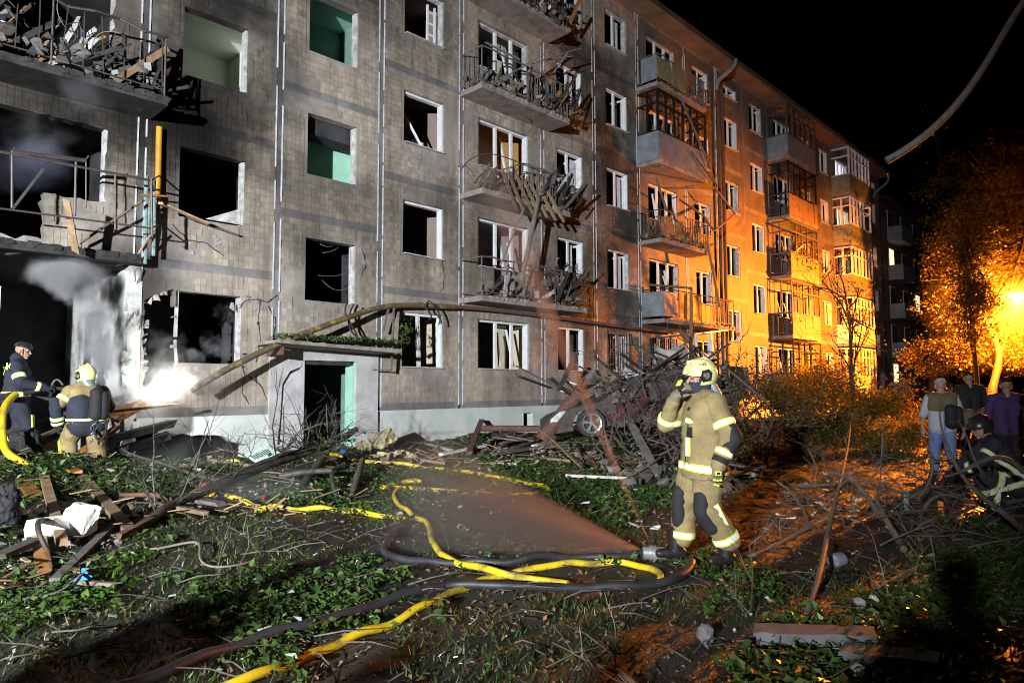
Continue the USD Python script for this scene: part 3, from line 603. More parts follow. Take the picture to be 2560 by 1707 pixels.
def heap(label, x0, x1, z, d, n, seed, group=None, h=.55, wood='greywood', out=.25, longp=1.3, chunks=None, cat='debris heap'):
    """A heap of broken boards, plaster and scraps lying on a balcony."""
    t = thing('debris_heap', label, cat, group); g = random.Random(seed)
    m = MB()
    for k in range(chunks if chunks is not None else n * 2):
        x = g.uniform(x0, x1); y = -g.uniform(.08, d + .02); s = g.uniform(.06, .22); m.chunk((x, y, z + g.uniform(.02, h * .55)), (s * 1.4, s, s), seed * 77 + k, tone=g.uniform(.25, .9))
    tag(m.build('plaster_rubble', 'rubble', t, tone=True), kind='stuff')
    for k in range(n):
        x = g.uniform(x0 + .1, x1 - .1); y = -g.uniform(.1, d); L = g.uniform(.4, longp); a = g.uniform(.25, 1.35) * g.choice((-1, 1)); e = V(math.cos(a) * L * g.choice((.6, .9)), g.uniform(-out, .15), abs(math.sin(a)) * L)
        p = V(x, y, z + g.uniform(.05, .25)); mt = wood if g.random() < .7 else g.choice(['wood', 'orangewood', 'dirtywhite', 'greywood'])
        MB().bar(p - e * .2, p + e * .8, g.uniform(.03, .11), g.uniform(.012, .03), up=(0, 1, 0), jit=.04, tone=g.uniform(.3, 1.0)).build('board', mt if g.random() < .9 else 'burnt', t, tone=True)
    m = MB()
    for k in range(n):
        x, y = g.uniform(x0, x1), -g.uniform(.1, d + .05); s = g.uniform(.05, .14); R = rotm((g.random(), g.random(), 1), g.uniform(0, 6)); m.box((x, y, z + g.uniform(.1, h)), (s * 1.5, s, .004), R, tone=g.choice((.06, .1, .15, .3, .3, .8)))
    tag(m.build('torn_scraps', 'paper', t, tone=True), kind='stuff')
    m = MB()
    for k in range(n):
        x, y = g.uniform(x0, x1), -g.uniform(.1, d); p = V(x, y, z + g.uniform(.1, h)); q = p + V(g.uniform(-.5, .5), g.uniform(-.3, .2), g.uniform(-.2, .5)); m.tube(spline([p, (p + q) / 2 + V(g.uniform(-.12, .12), 0, g.uniform(-.1, .15)), q], 8), .007, 4)
    tag(m.build('bent_wires', 'metal', t), kind='stuff')
    return t
# left column
b = balcony(JX[0] - .1, 4.1, LV[2] - .02, .92, mt='burnt'); rail(b, JX[0] - .1, 4.08, LV[2], .92, 1.06, .3, bend=.10, seed=2)
heap('dense heap of charred boards and household wreckage on the top left balcony', .8, 4.0, LV[2] + .02, .9, 56, 12, h=.8, out=.3, longp=1.5, chunks=120, wood='burnt')
t = thing('purple_bag', 'crumpled purple plastic bag among charred boards at the top left', 'bag'); m = MB(); m.chunk(D(15, 70, (F(15, 70, -.5) - EYE) @ FWD), (.22, .2, .28), 5); m.build('bag_body', 'purple', t); m = MB(); m.chunk(D(9, 62, (F(15, 70, -.62) - EYE) @ FWD), (.1, .1, .1), 6); m.build('torn_corner', 'paper', t, tone=True)
b = balcony(JX[0] - .1, 3.95, LV[1] + .01, .30, mt='burnt')
m = MB()
for a, c, r in (((-10, 378), (380, 452), .022), ((30, 380), (215, 402), .035), ((-10, 520), (378, 571), .016), ((30, 378), (30, 520), .018), ((190, 405), (187, 540), .02), ((288, 420), (288, 575), .016), ((378, 446), (380, 590), .022), ((215, 402), (215, 520), .012), ((222, 390), (212, 402), .014), ((38, 370), (28, 380), .014)):
    MB().tube([F(*a, -.85), F(*c, -.85)], r, 6).build('bent_rail', 'metal', b)
for a, c in (((378, 452), (400, 438)), ((378, 571), (400, 560))): MB().tube([F(*a, -.85), F(*c, -.06)], .014, 5).build('bent_rail', 'metal', b)
for a, c, w in (((366, 440), (362, 660), .07), ((386, 480), (384, 640), .06), ((374, 520), (368, 600), .05)): MB().tube([F(*a, -.3), F(*c, -.25)], w * .55, 7).build('torn_pipe', 'greenmetal', b)
def plank(name, label, pa, pb, w, h, mt, group=None, tone=1.0, up=(0, 0, 1), cat='plank', jit=.05):
    m = MB(); m.bar(pa, pb, w, h, up, tone, jit); o = m.build(name, mt, tone=True); return tag(o, label, cat, group)
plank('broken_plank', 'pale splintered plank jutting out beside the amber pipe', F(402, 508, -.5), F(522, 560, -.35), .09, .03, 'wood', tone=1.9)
plank('broken_plank', 'thin dark stick continuing under the burnt window towards its right sill', F(470, 545, -.2), F(596, 588, -.12), .04, .03, 'greywood', tone=.7)
plank('broken_plank', 'rust brown board propped diagonally across the wall under the second floor opening', F(200, 608, -.2), F(360, 500, -.5), .07, .03, 'wood', tone=.6)
plank('broken_plank', 'upright pale board standing in front of the smoke filled opening', F(166, 502, -.9), F(190, 632, -.6), .10, .025, 'wood', tone=1.2)
plank('broken_plank', 'short amber board crossing the amber pipe', F(350, 488, -.35), F(412, 491, -.35), .05, .03, 'orangewood', tone=.8)
plank('broken_plank', 'rusty brown lath hanging below the torn green pipes', F(348, 632, -.3), F(384, 576, -.4), .05, .03, 'orangewood', tone=.6)
plank('broken_plank', 'dark leaning stick inside the smoke filled window', F(35, 518, .3), F(105, 426, .3), .06, .04, 'greywood', tone=.4)
# fifth bay: four open balconies with wreckage
XB0, XB1 = JX[4] - .04, 15.15
b = balcony(XB0, XB1, LV[4]); rail(b, XB0, XB1, LV[4], seed=3, bend=.05); heap('heap of broken boards on the topmost open balcony above the doorway side', XB0, XB1, LV[4], .9, 34, 21, h=.7)
b = balcony(XB0, XB1, LV[3]); rail(b, XB0, XB1, LV[3], seed=4, front=(.52, 1), mt='palemetal', bend=.03)
heap('grey rubble and bent laths on the fourth floor balcony with a broken rail', XB0, XB1 - .3, LV[3], .85, 30, 22, h=.45)
for a, c, w, lb in (((1405, 110), (1250, 200), .09, 'long bent grey lath thrown across the fourth floor balcony rail'), ((1240, 205), (1330, 158), .1, 'pale broken board sloping over the fourth floor balcony'), ((1210, 105), (1300, 150), .07, 'grey lath lying along the top rail of the fourth floor balcony'), ((1330, 160), (1450, 122), .12, 'dark folded sheet projecting from the fourth floor balcony corner'), ((1385, 180), (1420, 130), .1, 'steep grey splinter at the right end of the fourth floor balcony'), ((1372, 150), (1432, 142), .07, 'blue grey lath at the right end of the fourth floor balcony')):
    plank('bent_lath', lb, F(*a, -.85), F(*c, -1.0), w, .02, 'greywood', tone=1.3, cat='lath')
b = balcony(XB0, XB1, LV[2], .85, tilt=-.0); rail(b, XB0 + 1.5, XB1, LV[2], seed=5, mt='palemetal', bend=.04)
heap('mound of plaster, rags and boards on the third floor balcony behind leaning planks', XB0, XB1 - .2, LV[2], .85, 30, 23, h=.6)
for k, (x, lean) in enumerate(((1258, .2), (1272, .25), (1290, .35), (1304, .4), (1318, .5), (1335, .45), (1352, .3))):
    plank('leaning_plank', 'brown plank leaning outwards over the edge of the third floor balcony', F(x, 430 + k * 3, -.75), F(x + 34 + 4 * k, 525 + 5 * k, -1.0), .10, .025, 'wood', group='planks leaning on the third floor balcony', tone=.6 + .09 * k, up=(0, 1, 0))
for z_, sd_ in ((LV[4], 81), (LV[3], 82), (LV[2], 83), (LV[1], 84)):
    heap(['tangle of burnt splinters at the right end of the topmost open balcony', 'tangle of burnt splinters at the right end of the fourth floor balcony', 'tangle of burnt splinters at the right end of the third floor balcony', 'tangle of burnt splinters at the right end of the second floor balcony'][sd_ - 81], 14.1, 15.5, z_ + .1, 1.0, 22, sd_, h=1.2, wood='burnt', out=.5, longp=1.5, chunks=16)
MB_ = MB(); MB_.tube(spline([F(1150, 430, -.85), F(1215, 385, -.85), F(1300, 408, -.85), F(1400, 432, -.85)], 20), .014, 5); tag(MB_.build('sagging_rail', 'metal'), 'thin sagging rail in front of the ochre lit window', 'rail')
plank('hanging_beam', 'long splintered beam hanging down from the third floor balcony', F(1345, 500, -1.0), F(1305, 700, -1.1), .11, .06, 'greywood', tone=.9, cat='beam')
plank('hanging_beam', 'thin bent lath hanging beside the long splintered beam', F(1310, 520, -1.0), F(1252, 660, -1.0), .05, .03, 'greywood', tone=1.1, cat='beam')
b = balcony(XB0, 15.9, LV[1]); rail(b, XB0, XB1 - .3, LV[1], seed=6, bal=False, sides=True, bend=.05, mt='palemetal'); rail(b, 14.5, 15.9, LV[1], .85, 1.0, seed=7)
heap('crumbled edge blocks and a torn sheet on the second floor balcony', XB0, XB1, LV[1], .85, 14, 24, h=.25, chunks=40)
m = MB(); m.box2((13.5, -.93, LV[1] + .25), (15.4, -.9, LV[1] + .9)); m = None
# eighth bay: closed and wrecked balconies
HB0, HB1 = JX[7] - .02, JX[8] + .1
b = balcony(HB0, HB1, LV[4], .85); rail(b, HB0, HB1, LV[4], .85, 1.02, seed=8, front=(.62, 1), mt='palemetal', bend=.05); infill(b, HB0, HB0 + 1.9, LV[4], .85, .15, .92, 'sheet_olive', n=2, side=False, wob=.06)
MB().box2((HB0, -.84, LV[4] + .1), (HB0 + .012, -.2, LV[4] + .95)).build('side_sheet', 'sheet', b)
heap('few broken boards on the top balcony under the eave beside the drainpipe', HB0 + .3, HB1, LV[4], .8, 18, 31, h=.4)
b = balcony(HB0, HB1, LV[3], .85); infill(b, HB0, HB1, LV[3], .85, .02, 1.0, 'sheet', n=3, gap=.004); glazing(b, HB0, HB1, LV[3], .85, 1.0, 2.5, 'wood', n=6, glass=0, bars=.075, missing=.08, seed=9)
heap('splintered window frames inside the closed grey balcony', HB0 + .1, HB1 - .1, LV[3] + .7, .7, 26, 32, h=.9, wood='wood', longp=1.4, chunks=10)
b = balcony(HB0, HB1, LV[2], .9); rail(b, HB0, HB1, LV[2], .9, 1.0, seed=10, front=(.55, 1), bend=.07, mt='metal'); infill(b, HB0 + .1, HB0 + 1.7, LV[2], .8, .1, .8, 'wood', 'wood_panel', n=5, side=False, wob=.07)
heap('boards, a bucket and rags heaped on the third floor balcony of the drainpipe side', HB0, HB1, LV[2], .85, 26, 33, h=.6, wood='wood')
m = MB(); m.tube([(20.6, -.6, LV[2] + .12), (20.6, -.6, LV[2] + .5)], [.11, .14], 12); tag(m.build('metal_bucket', 'sheet', smooth=40), 'grey bucket standing on the third floor balcony beside the drainpipe', 'bucket')
for k, (a, c, lb) in enumerate((((1660, 470), (1785, 470), 'broken balcony canopy edge hanging over the third floor rail'), ((1785, 468), (1838, 535), 'diamond shaped wooden frame bar pointing down to the right'), ((1838, 535), (1785, 578), 'lower bar of the dangling wooden frame near the drainpipe'), ((1785, 578), (1760, 540), 'short bar at the corner of the dangling wooden frame'), ((1760, 540), (1700, 500), 'slanting bar under the closed grey balcony'), ((1640, 445), (1668, 530), 'upright post below the closed grey balcony'), ((1700, 240), (1776, 420), 'long thin lath slanting down from the top balcony to the drainpipe'), ((1728, 380), (1790, 460), 'dark lath wedged against the drainpipe'))):
    plank('dangling_bar', lb, F(*a, -.95), F(*c, -1.0 - .05 * (k % 3)), .07, .05, 'wood' if k < 6 else 'greywood', tone=.7, cat='wooden bar')
b = balcony(HB0 + .1, 25.2, LV[1], .9); rail(b, HB0 + .1, 25.2, LV[1], .9, 1.05, seed=11, front=(.68, 1)); infill(b, HB0 + 1.1, HB0 + 2.6, LV[1], .88, .1, .98, 'orangewood', 'wood_panel', n=2, side=False, wob=.02); infill(b, HB0 + .1, HB0 + 1.0, LV[1], .88, .1, .95, 'sheet', 'panel_sheet', n=1, side=True)
for a, c, lb in (((1620, 712), (1728, 720), 'dark beam lying on the second floor balcony rail'), ((1728, 720), (1728, 905), 'brown post standing before the second floor balcony down to the ground'), ((1768, 600), (1800, 768), 'leaning brown beam against the drainpipes'), ((1697, 825), (1745, 880), 'pale beam slanting below the second floor balcony'), ((1715, 830), (1740, 900), 'second pale beam slanting below the second floor balcony')):
    plank('broken_beam', lb, F(*a, -1.0), F(*c, -1.05), .10, .07, 'wood', tone=.8, cat='beam')
# pale door frame at ground level beside the drainpipes
t = thing('loose_door_frame', 'white wooden door frame standing crooked beside the drainpipes', 'door frame')
for a, c in (((1735, 835), (1818, 825)), ((1737, 835), (1745, 905)), ((1775, 833), (1780, 880)), ((1755, 880), (1785, 905))): MB().bar(F(*a, -.9), F(*c, -1.0), .12, .06).build('frame_board', 'white', t)
# far bays: stacked enclosed balconies
for i in range(5):
    z = LV[i]; x0, x1 = JX[11] - .05, JX[12] + .1; b = balcony(x0, x1, z, .95)
    infill(b, x0, x1, z, .95, .02, 1.0, ['orangewood', 'greywood', 'wood', 'wood', 'sheet'][i], 'wood_panel' if i < 4 else 'panel_sheet', n=[3, 7, 9, 9, 2][i], wob=.05 if i < 4 else .0, side=i in (0, 4), seed=40 + i)
    rail(b, x0, x1, z, .95, 1.0, bal=False, mt='palemetal'); glazing(b, x0, x1, z, .95, 1.02, 2.5, ['wood', 'palemetal', 'palemetal', 'wood', 'metal'][i], n=5, glass=.4, bars=.06, seed=50 + i, missing=.1)
    x0, x1 = JX[14] - .05, JX[15] + .1; b = balcony(x0, x1, z, .95)
    infill(b, x0, x1, z, .95, .02, .98, ['plinth', 'white', 'sheet_olive', 'sheet_olive', 'sheet_olive'][i], n=[3, 4, 3, 2, 2][i], wob=.04 if i in (1, 2) else .0, seed=60 + i)
    glazing(b, x0, x1, z, .95, .98, 2.5, 'white', n=6, glass=.5, bars=.09, seed=70 + i, missing=.05)
    if i in (3, 4):
        m = MB(); m.box2((x0 + .7, .22, z + .95), (x0 + 2.6, .235, z + 2.2)); m.build('lit_window', 'lit_white' if i == 4 else 'lit_warm', bld)
heap('broken panels spilling from the lower white balconies near the trees', JX[14], JX[15], LV[2] - .1, 1.1, 26, 44, h=.8, wood='dirtywhite')
heap('tumbled boards on the enclosed wooden balcony of the orange lit bays', JX[11], JX[12], LV[2] + .9, .9, 16, 45, h=.5, wood='wood')
# ------------------------------------------------------------------ broken gas pipe along the wall
t = thing('gas_pipe', 'torn loose yellow gas pipe sloping from the wall over the entrance canopy', 'gas pipe')
GP = [F(476, 977, -.75), F(620, 896, -.72), F(760, 834, -.66), F(880, 790, -.5), F(950, 769, -.36), F(1010, 763, -.3), F(1140, 767, -.24)]
MB().tube(spline(GP, 50), .062, 10).build('sloping_pipe', 'yellowpipe', t, smooth=50)
MB().tube(spline([F(1140, 767, -.24), F(1240, 776, -.2), F(1477, 806, -.2), F(1690, 832, -.2)], 40), .05, 8).build('level_pipe', 'rust', t, smooth=50)
for pts in (((1074, 752), (1066, 770), (1078, 790), (1072, 800)), ((1078, 755), (1090, 770), (1098, 785), (1103, 810)), ((870, 752), (866, 790), (880, 815), (893, 845)), ((885, 760), (872, 800), (874, 818), (890, 840))):
    MB().tube(spline([F(*p, -.4) for p in pts], 14), .022, 5).build('hanging_strap', 'burnt', t)
MB().bar(F(985, 768, -.35), F(978, 930, -.30), .05, .03).build('loose_bracket', 'palemetal', t)
MB().bar(F(972, 768, -.35), F(958, 830, -.30), .04, .03).build('loose_bracket', 'palemetal', t)
tag(MB().bar(F(933, 924, -.3), F(978, 926, -.3), .03).build('iron_rod', 'palemetal'), 'short iron rod sticking out right of the entrance', 'rod')

# ------------------------------------------------------------------ hoses
def hose(name, label, px, r, m, lift=.0, flat=1.0, n=None, sag=.03, cat='fire hose'):
    P = []
    for p in px: g = G(p[0], p[1]); P.append(V(g[0], g[1], 0))
    q = spline(P, n or 14 * len(P)); q[:, 2] = gh(q[:, 0], q[:, 1]) + r * flat + lift + .012 * np.sin(np.arange(len(q)) * .35)
    k = np.ones(9) / 9; z = np.convolve(np.pad(q[:, 2], 4, 'edge'), k, 'valid'); q[:, 2] = np.maximum(z, gh(q[:, 0], q[:, 1]) + r * .55)
    return tag(MB().tube(q, r, 12).build(name, m, smooth=60), label, cat)
hose('fire_hose', 'yellow fire hose running from the entrance rubble in a wide loop across the grass', [(832, 1134), (870, 1148), (940, 1156), (1040, 1168), (1150, 1184), (1260, 1201), (1330, 1214), (1368, 1230), (1340, 1242), (1240, 1246), (1150, 1236), (1060, 1228), (985, 1228), (958, 1224), (975, 1217), (1048, 1211)], .036, 'hose')
hose('fire_hose', 'yellow fire hose winding down in an S bend to the spray puddle', [(1005, 1231), (985, 1245), (992, 1268), (1030, 1292), (1056, 1312), (1076, 1350), (1098, 1392), (1150, 1424), (1230, 1445), (1330, 1466), (1420, 1479)], .031, 'hose', lift=.03)
hose('fire_hose', 'yellow fire hose lying behind the fallen trunk on the left lawn', [(432, 1233), (470, 1229), (540, 1243), (610, 1257), (700, 1270), (760, 1277), (860, 1283), (950, 1287), (1010, 1298), (1035, 1306)], .034, 'hose')
hose('fire_hose', 'amber yellow fire hose crossing the dark foreground to the bottom edge', [(1650, 1462), (1648, 1446), (1620, 1424), (1550, 1414), (1450, 1416), (1330, 1432), (1200, 1462), (1125, 1492), (1010, 1552), (870, 1604), (740, 1662), (620, 1708), (480, 1770)], .030, 'hose')
hose('fire_hose', 'dark rubber fire hose with a bursting coupling beside the boots', [(1045, 1290), (1000, 1325), (970, 1365), (975, 1400), (1030, 1419), (1150, 1421), (1300, 1414), (1450, 1409), (1560, 1403), (1640, 1399), (1700, 1412), (1722, 1438), (1690, 1464), (1580, 1478), (1400, 1482), (1230, 1478), (1130, 1480), (1030, 1498), (930, 1532), (800, 1572), (640, 1618), (460, 1685), (300, 1745), (100, 1800)], .036, 'darkhose', lift=.02)
NOZ = G(1636, 1401) + V(0, 0, .07)
t = thing('hose_coupling', 'grey metal hose coupling leaking water at the boot tip', 'coupling')
d = -RT * .9 + FWD * .05; MB().tube([NOZ - d * .12, NOZ + d * .12], .062, 12).build('coupling_ring', 'zinc', t, smooth=40); MB().tube([NOZ - d * .02, NOZ + d * .05], .075, 12).build('locking_collar', 'zinc', t, smooth=40)
hp = [F(39, 986, -1.0), F(20, 1005, -1.2), F(5, 1048, -1.5), F(8, 1101, -1.7), F(24, 1136, -1.9), F(72, 1163, -2.0), F(95, 1180, -2.1)]
tag(MB().tube(spline(hp, 50), .05, 12).build('fire_hose', 'hose', smooth=60), 'bright yellow fire hose held by the firefighter in black at the far left', 'fire hose')

# ------------------------------------------------------------------ planks, boards and blocks
def board(label, a, b, w, h, m, tone=1.0, ya=None, yb=None, lift=.04, name='broken_board', cat='board', group=None, up=(0, 0, 1), jit=.06):
    P = []
    for p, y in ((a, ya), (b, yb)):
        P.append(F(*p, y) if y is not None else G(*p) + V(0, 0, lift + h / 2))
    return plank(name, label, P[0], P[1], w, h, m, group, tone, up, cat, jit)
for k, (a, b, w, m, tn, ya, yb, lb) in enumerate((
    ((62, 1150), (318, 1012), .30, 'orangewood', .75, -.9, -.35, 'wide wet brown plank sloping up to the burnt window beside the kneeling firefighter'),
    ((95, 1138), (286, 1025), .12, 'greywood', .5, -.85, -.40, 'charred dark beam lying along the wide brown plank'),
    ((150, 1166), (300, 1062), .16, 'orangewood', .9, -.95, -.55, 'orange brown plank under the charred beam'),
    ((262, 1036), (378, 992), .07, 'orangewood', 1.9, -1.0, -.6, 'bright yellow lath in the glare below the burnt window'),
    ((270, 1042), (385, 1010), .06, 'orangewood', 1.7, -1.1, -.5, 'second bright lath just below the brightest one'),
    ((280, 1028), (450, 1011), .05, 'wood', 1.4, -1.2, -.8, 'thin long lath poking out under the pipe end'),
    ((290, 1052), (372, 1008), .12, 'orangewood', 1.1, -1.1, -.6, 'broad amber board under the bright laths'),
    ((0, 1085), (170, 1030), .10, 'greywood', .4, -.2, .1, 'burnt beam behind the legs of the firefighter in black'),
    ((30, 1120), (140, 1075), .09, 'wood', .6, -.8, -.3, 'brown lath lying near the boots of the firefighter in black'),
    ((145, 1178), (420, 1088), .2, 'burnt', 1.0, -.9, -.4, 'blackened beam lying under the green plinth'),
    ((230, 1110), (430, 1058), .16, 'burnt', 1.0, -1.0, -.25, 'blackened board leaning at the plinth hole'))):
    board(lb, a, b, w, .04 if m != 'burnt' else .12, m, tn, ya, yb)
for k, (a, b, w, m, tn, lb) in enumerate((
    ((0, 1203), (88, 1190), .16, 'orangewood', .7, 'brown board at the left edge under the yellow hose'),
    ((98, 1176), (190, 1160), .14, 'orangewood', 1.0, 'orange board lying before the black clad firefighter'),
    ((90, 1200), (160, 1235), .10, 'wood', 1.1, 'narrow tan board beside the black bag'),
    ((150, 1215), (330, 1240), .13, 'wood', .8, 'weathered board in front of the crumbled foam block'),
    ((228, 1216), (338, 1205), .09, 'greywood', .9, 'grey lath running right of the crumbled foam block'),
    ((0, 1250), (100, 1230), .12, 'greywood', .5, 'dark board behind the curved veneer sheet'),
    ((140, 1262), (300, 1280), .08, 'greywood', .7, 'thin grey lath right of the curved veneer sheet'),
    ((300, 1238), (420, 1236), .08, 'rust', 1, 'dark red stick before the fallen trunk'),
    ((440, 1258), (552, 1282), .14, 'greywood', .8, 'split grey log between the trunk and the yellow hose'),
    ((455, 1208), (590, 1190), .10, 'greywood', .6, 'wet dark board behind the trunk in the mist'),
    ((520, 1160), (640, 1178), .07, 'wood', 1.0, 'narrow brown strip beside the lime green scrap'),
    ((430, 1290), (520, 1308), .06, 'wood', .8, 'small tan splinter in front of the yellow hose'),
    ((1075, 1118), (1012, 1110), .08, 'dirtywhite', 1, 'white strip behind the bricks near the plinth'),
    ((1128, 1137), (1072, 1117), .09, 'dirtywhite', 1, 'second white strip nearer the grey boards'),
    ((1105, 1149), (1210, 1127), .12, 'white', 1, 'bright white plank before the grey board stack'),
    ((1337, 1118), (1424, 1094), .16, 'white', 1, 'thick white plank tilted beside the wire tangle'),
    ((1420, 1200), (1562, 1206), .07, 'dirtywhite', 1, 'long white lath lying on the grass below the wire tangle'),
    ((1050, 1160), (1110, 1172), .06, 'wood', 1.1, 'small tan lath above the upper yellow hose'),
    ((1225, 1164), (1290, 1167), .05, 'dirtywhite', 1, 'thin pale stick right of the white plank'),
    ((1260, 1135), (1420, 1120), .11, 'greywood', 1, 'long grey board before the rusty chute'),
    ((1235, 1150), (1345, 1130), .12, 'greywood', .8, 'grey board end under the stack by the chute'),
    ((1340, 1150), (1425, 1160), .06, 'wood', .9, 'thin brown lath near the wire tangle'))):
    board(lb, a, b, w, .045, m, tn, lift=.03 + .03 * (k % 3))
for k in range(9):
    a = (1208 + 9 * k, 1128 - (k % 4) * 5); b = (1262 + 11 * k, 1098 + (k * 7) % 26)
    board('weathered grey board in the jumbled stack under the rusty pipe', a, b, .12, .03, 'greywood', .55 + .1 * (k % 5), lift=.06 + .06 * (k % 4), group='grey boards stacked under the rusty pipe')
tag(MB().tube([G(1203, 1093) + V(0, 0, .32), G(1348, 1106) + V(0, 0, .30)], .075, 10).build('rusty_pipe', 'rust', smooth=50), 'reddish rusty pipe lying level above the grey boards', 'pipe')
tag(MB().bar(G(1172, 1136) + V(0, 0, .1), G(1204, 1100) + V(0, 0, .35), .12, .05).build('rusty_bracket', 'rust'), 'short rusty sheet leaning on the level pipe end', 'bracket')
# slab, bricks and foam blocks
m = MB(); c = G(940, 1128); R = rotm((0, 0, 1), -.5) @ rotm((0, 1, 0), -.45) @ rotm((1, 0, 0), .25); m.box(c + V(0, 0, .16), (.8, .55, .16), R, jit=.05); tag(m.build('concrete_slab', 'brick'), 'tilted pale concrete slab right of the entrance door', 'slab')
for k in range(11):
    c = G(930 + 9.5 * k, 1146 - (k % 3) * 7); m = MB(); m.box(c + V(0, 0, .05 + .05 * (k % 2)), (.25, .12, .09), rotm((.2, .3, 1), .8 * k), jit=.008); tag(m.build('brick', 'brick'), 'pale brick in the small pile beside the tilted slab', 'brick', 'bricks beside the tilted slab')
def lump(name, label, px, py, size, m, seed, lift=.5, cat='block', n=40, T=None):
    c = G(px, py); mb = MB(); mb.chunk((0, 0, 0), size, seed, n=n); v, f = mb.arrays()
    tm = trimesh.Trimesh(v, f).subdivide().subdivide() if 'foam' in name else trimesh.creation.icosphere(4, 1.0); v = np.array(tm.vertices)
    if 'foam' in name: v += (meshkit.fbm(v * 9 + seed, 3)[:, None] - .5) * .16 * np.asarray(size) * np.sign(v)
    else: v = v * (.30 + .42 * meshkit.fbm(v * 1.6 + seed, 4, seed)[:, None] + .16 * np.abs(meshkit.noise(v * 3.4 + seed, seed)[:, None] - .5)) * np.asarray(size)
    R = rotm((0, 0, 1), seed * .7) if T is None else T
    return tag(put(name, (v @ R.T + c + V(0, 0, size[2] * lift), tm.faces), m), label, cat)
lump('foam_block', 'crumbled white insulation block in front of the kneeling firefighter', 204, 1222, (.42, .3, .36), 'foam', 3, cat='foam block')
lump('foam_block', 'bright white slab of foam lying in the left foreground under the branch', 118, 1345, (.42, .3, .24), 'foam', 4, lift=.45, cat='foam block')
lump('foam_block', 'small pale board fragment leaning left of the crumbled foam block', 160, 1215, (.16, .08, .28), 'dirtywhite', 6, cat='foam block')
lump('plastic_bag', 'crumpled black plastic bag below the yellow hose at the left', 62, 1215, (.4, .35, .4), 'black', 8, cat='bag', n=70)
lump('cushion', 'dark patterned cushion roll at the left edge', 12, 1290, (.25, .3, .42), 'black', 9, cat='cushion', n=60)
lump('stone_block', 'rounded pale stone at the right end of the dark plinth hole', 650, 1118, (.34, .3, .42), 'concrete', 10, cat='stone', n=60)
lump('crumpled_paper', 'crumpled white sheet at the left edge beside the boards', 15, 1205, (.5, .3, .12), 'paper', 11, cat='paper', n=50)
lump('crumpled_paper', 'crumpled white bag on the grass under the pale leaning branch', 2120, 1455, (.17, .12, .1), 'paper', 12, cat='paper', n=50)
c = G(2092, 1418); tag(MB().tube([c + V(-.05, .02, .06), c + V(-.04, .02, .062), c + V(.07, -.03, .075)], [.055, .068, .06], 16).build('plastic_tub', 'sheet', smooth=40), 'pale plastic tub lying beside the leaning branch on the right', 'tub')
lump('stone_block', 'small cream stone on the right foreground grass', 2185, 1512, (.085, .06, .07), 'room_cream', 14, cat='stone')
lump('stone_block', 'small grey stone just left of the cream stone', 2150, 1515, (.085, .06, .06), 'concrete', 15, cat='stone')
lump('grey_rag', 'dirty grey rag heaped beside the broken kerb', 1765, 1610, (.10, .10, .13), 'kerb', 16, cat='rag', n=60)
lump('grey_rag', 'small pale rag at the bottom edge beneath the kerb', 2145, 1690, (.07, .07, .07), 'dirtywhite', 17, cat='rag', n=60)
lump('torn_paper', 'torn white scrap on dark soil at the bottom centre', 1330, 1645, (.075, .04, .06), 'paper', 18, cat='paper')
lump('orange_scrap', 'small orange and violet scrap on dark soil at the lower left', 481, 1550, (.05, .04, .05), 'orangeplastic', 19, cat='scrap')
lump('torn_paper', 'small white scrap just right of the orange scrap', 506, 1574, (.025, .02, .05), 'paper', 20, cat='paper')
lump('red_scrap', 'red plastic piece behind the fallen trunk', 512, 1206, (.16, .08, .14), 'redplastic', 21, cat='scrap')
lump('lime_scrap', 'lime green plastic piece near the mint board', 582, 1162, (.26, .09, .1), 'limeplastic', 22, cat='scrap')
lump('pink_scrap', 'small pink scrap before the yellow hose behind the trunk', 660, 1250, (.11, .06, .06), 'redplastic', 23, cat='scrap')
lump('blue_ball', 'small blue ball by the end of the upper yellow hose', 858, 1136, (.1, .1, .1), 'blueplastic', 24, cat='ball', n=120)
m = MB(); c = G(203, 1478) + V(0, 0, .06); e1, e2 = RT * .13, V(0, 0, .09) + FWD * .06
m.prism([(-.75, -.6), (.55, -.35), (.6, .2), (.15, .3), (.1, .75), (-.2, .8), (-.3, .2)], 'z', -.02, .02); v, f = m.arrays(); tag(put('blue_plastic', (c + v[:, :1] * e1 + v[:, 1:2] * e2 + v[:, 2:] * V(.1, -.3, .2), f), 'blueplastic'), 'bright blue torn plastic piece in the left foreground leaves', 'plastic')
board('pale splintered bark piece lying against the blue plastic', (198, 1482), (292, 1478), .045, .03, 'palebark', 1, name='bark_piece', cat='wood')
m = MB(); pts = np.array([G(x, y) + V(0, 0, .05) for x, y in ((68, 1290), (100, 1262), (138, 1250), (136, 1272), (108, 1288))]); m.hull(np.vstack([pts, pts + V(0, 0, .02)])); tag(m.build('veneer_sheet', 'orangewood', tone=True), 'curved orange veneer sheet beside the white foam slab', 'sheet')
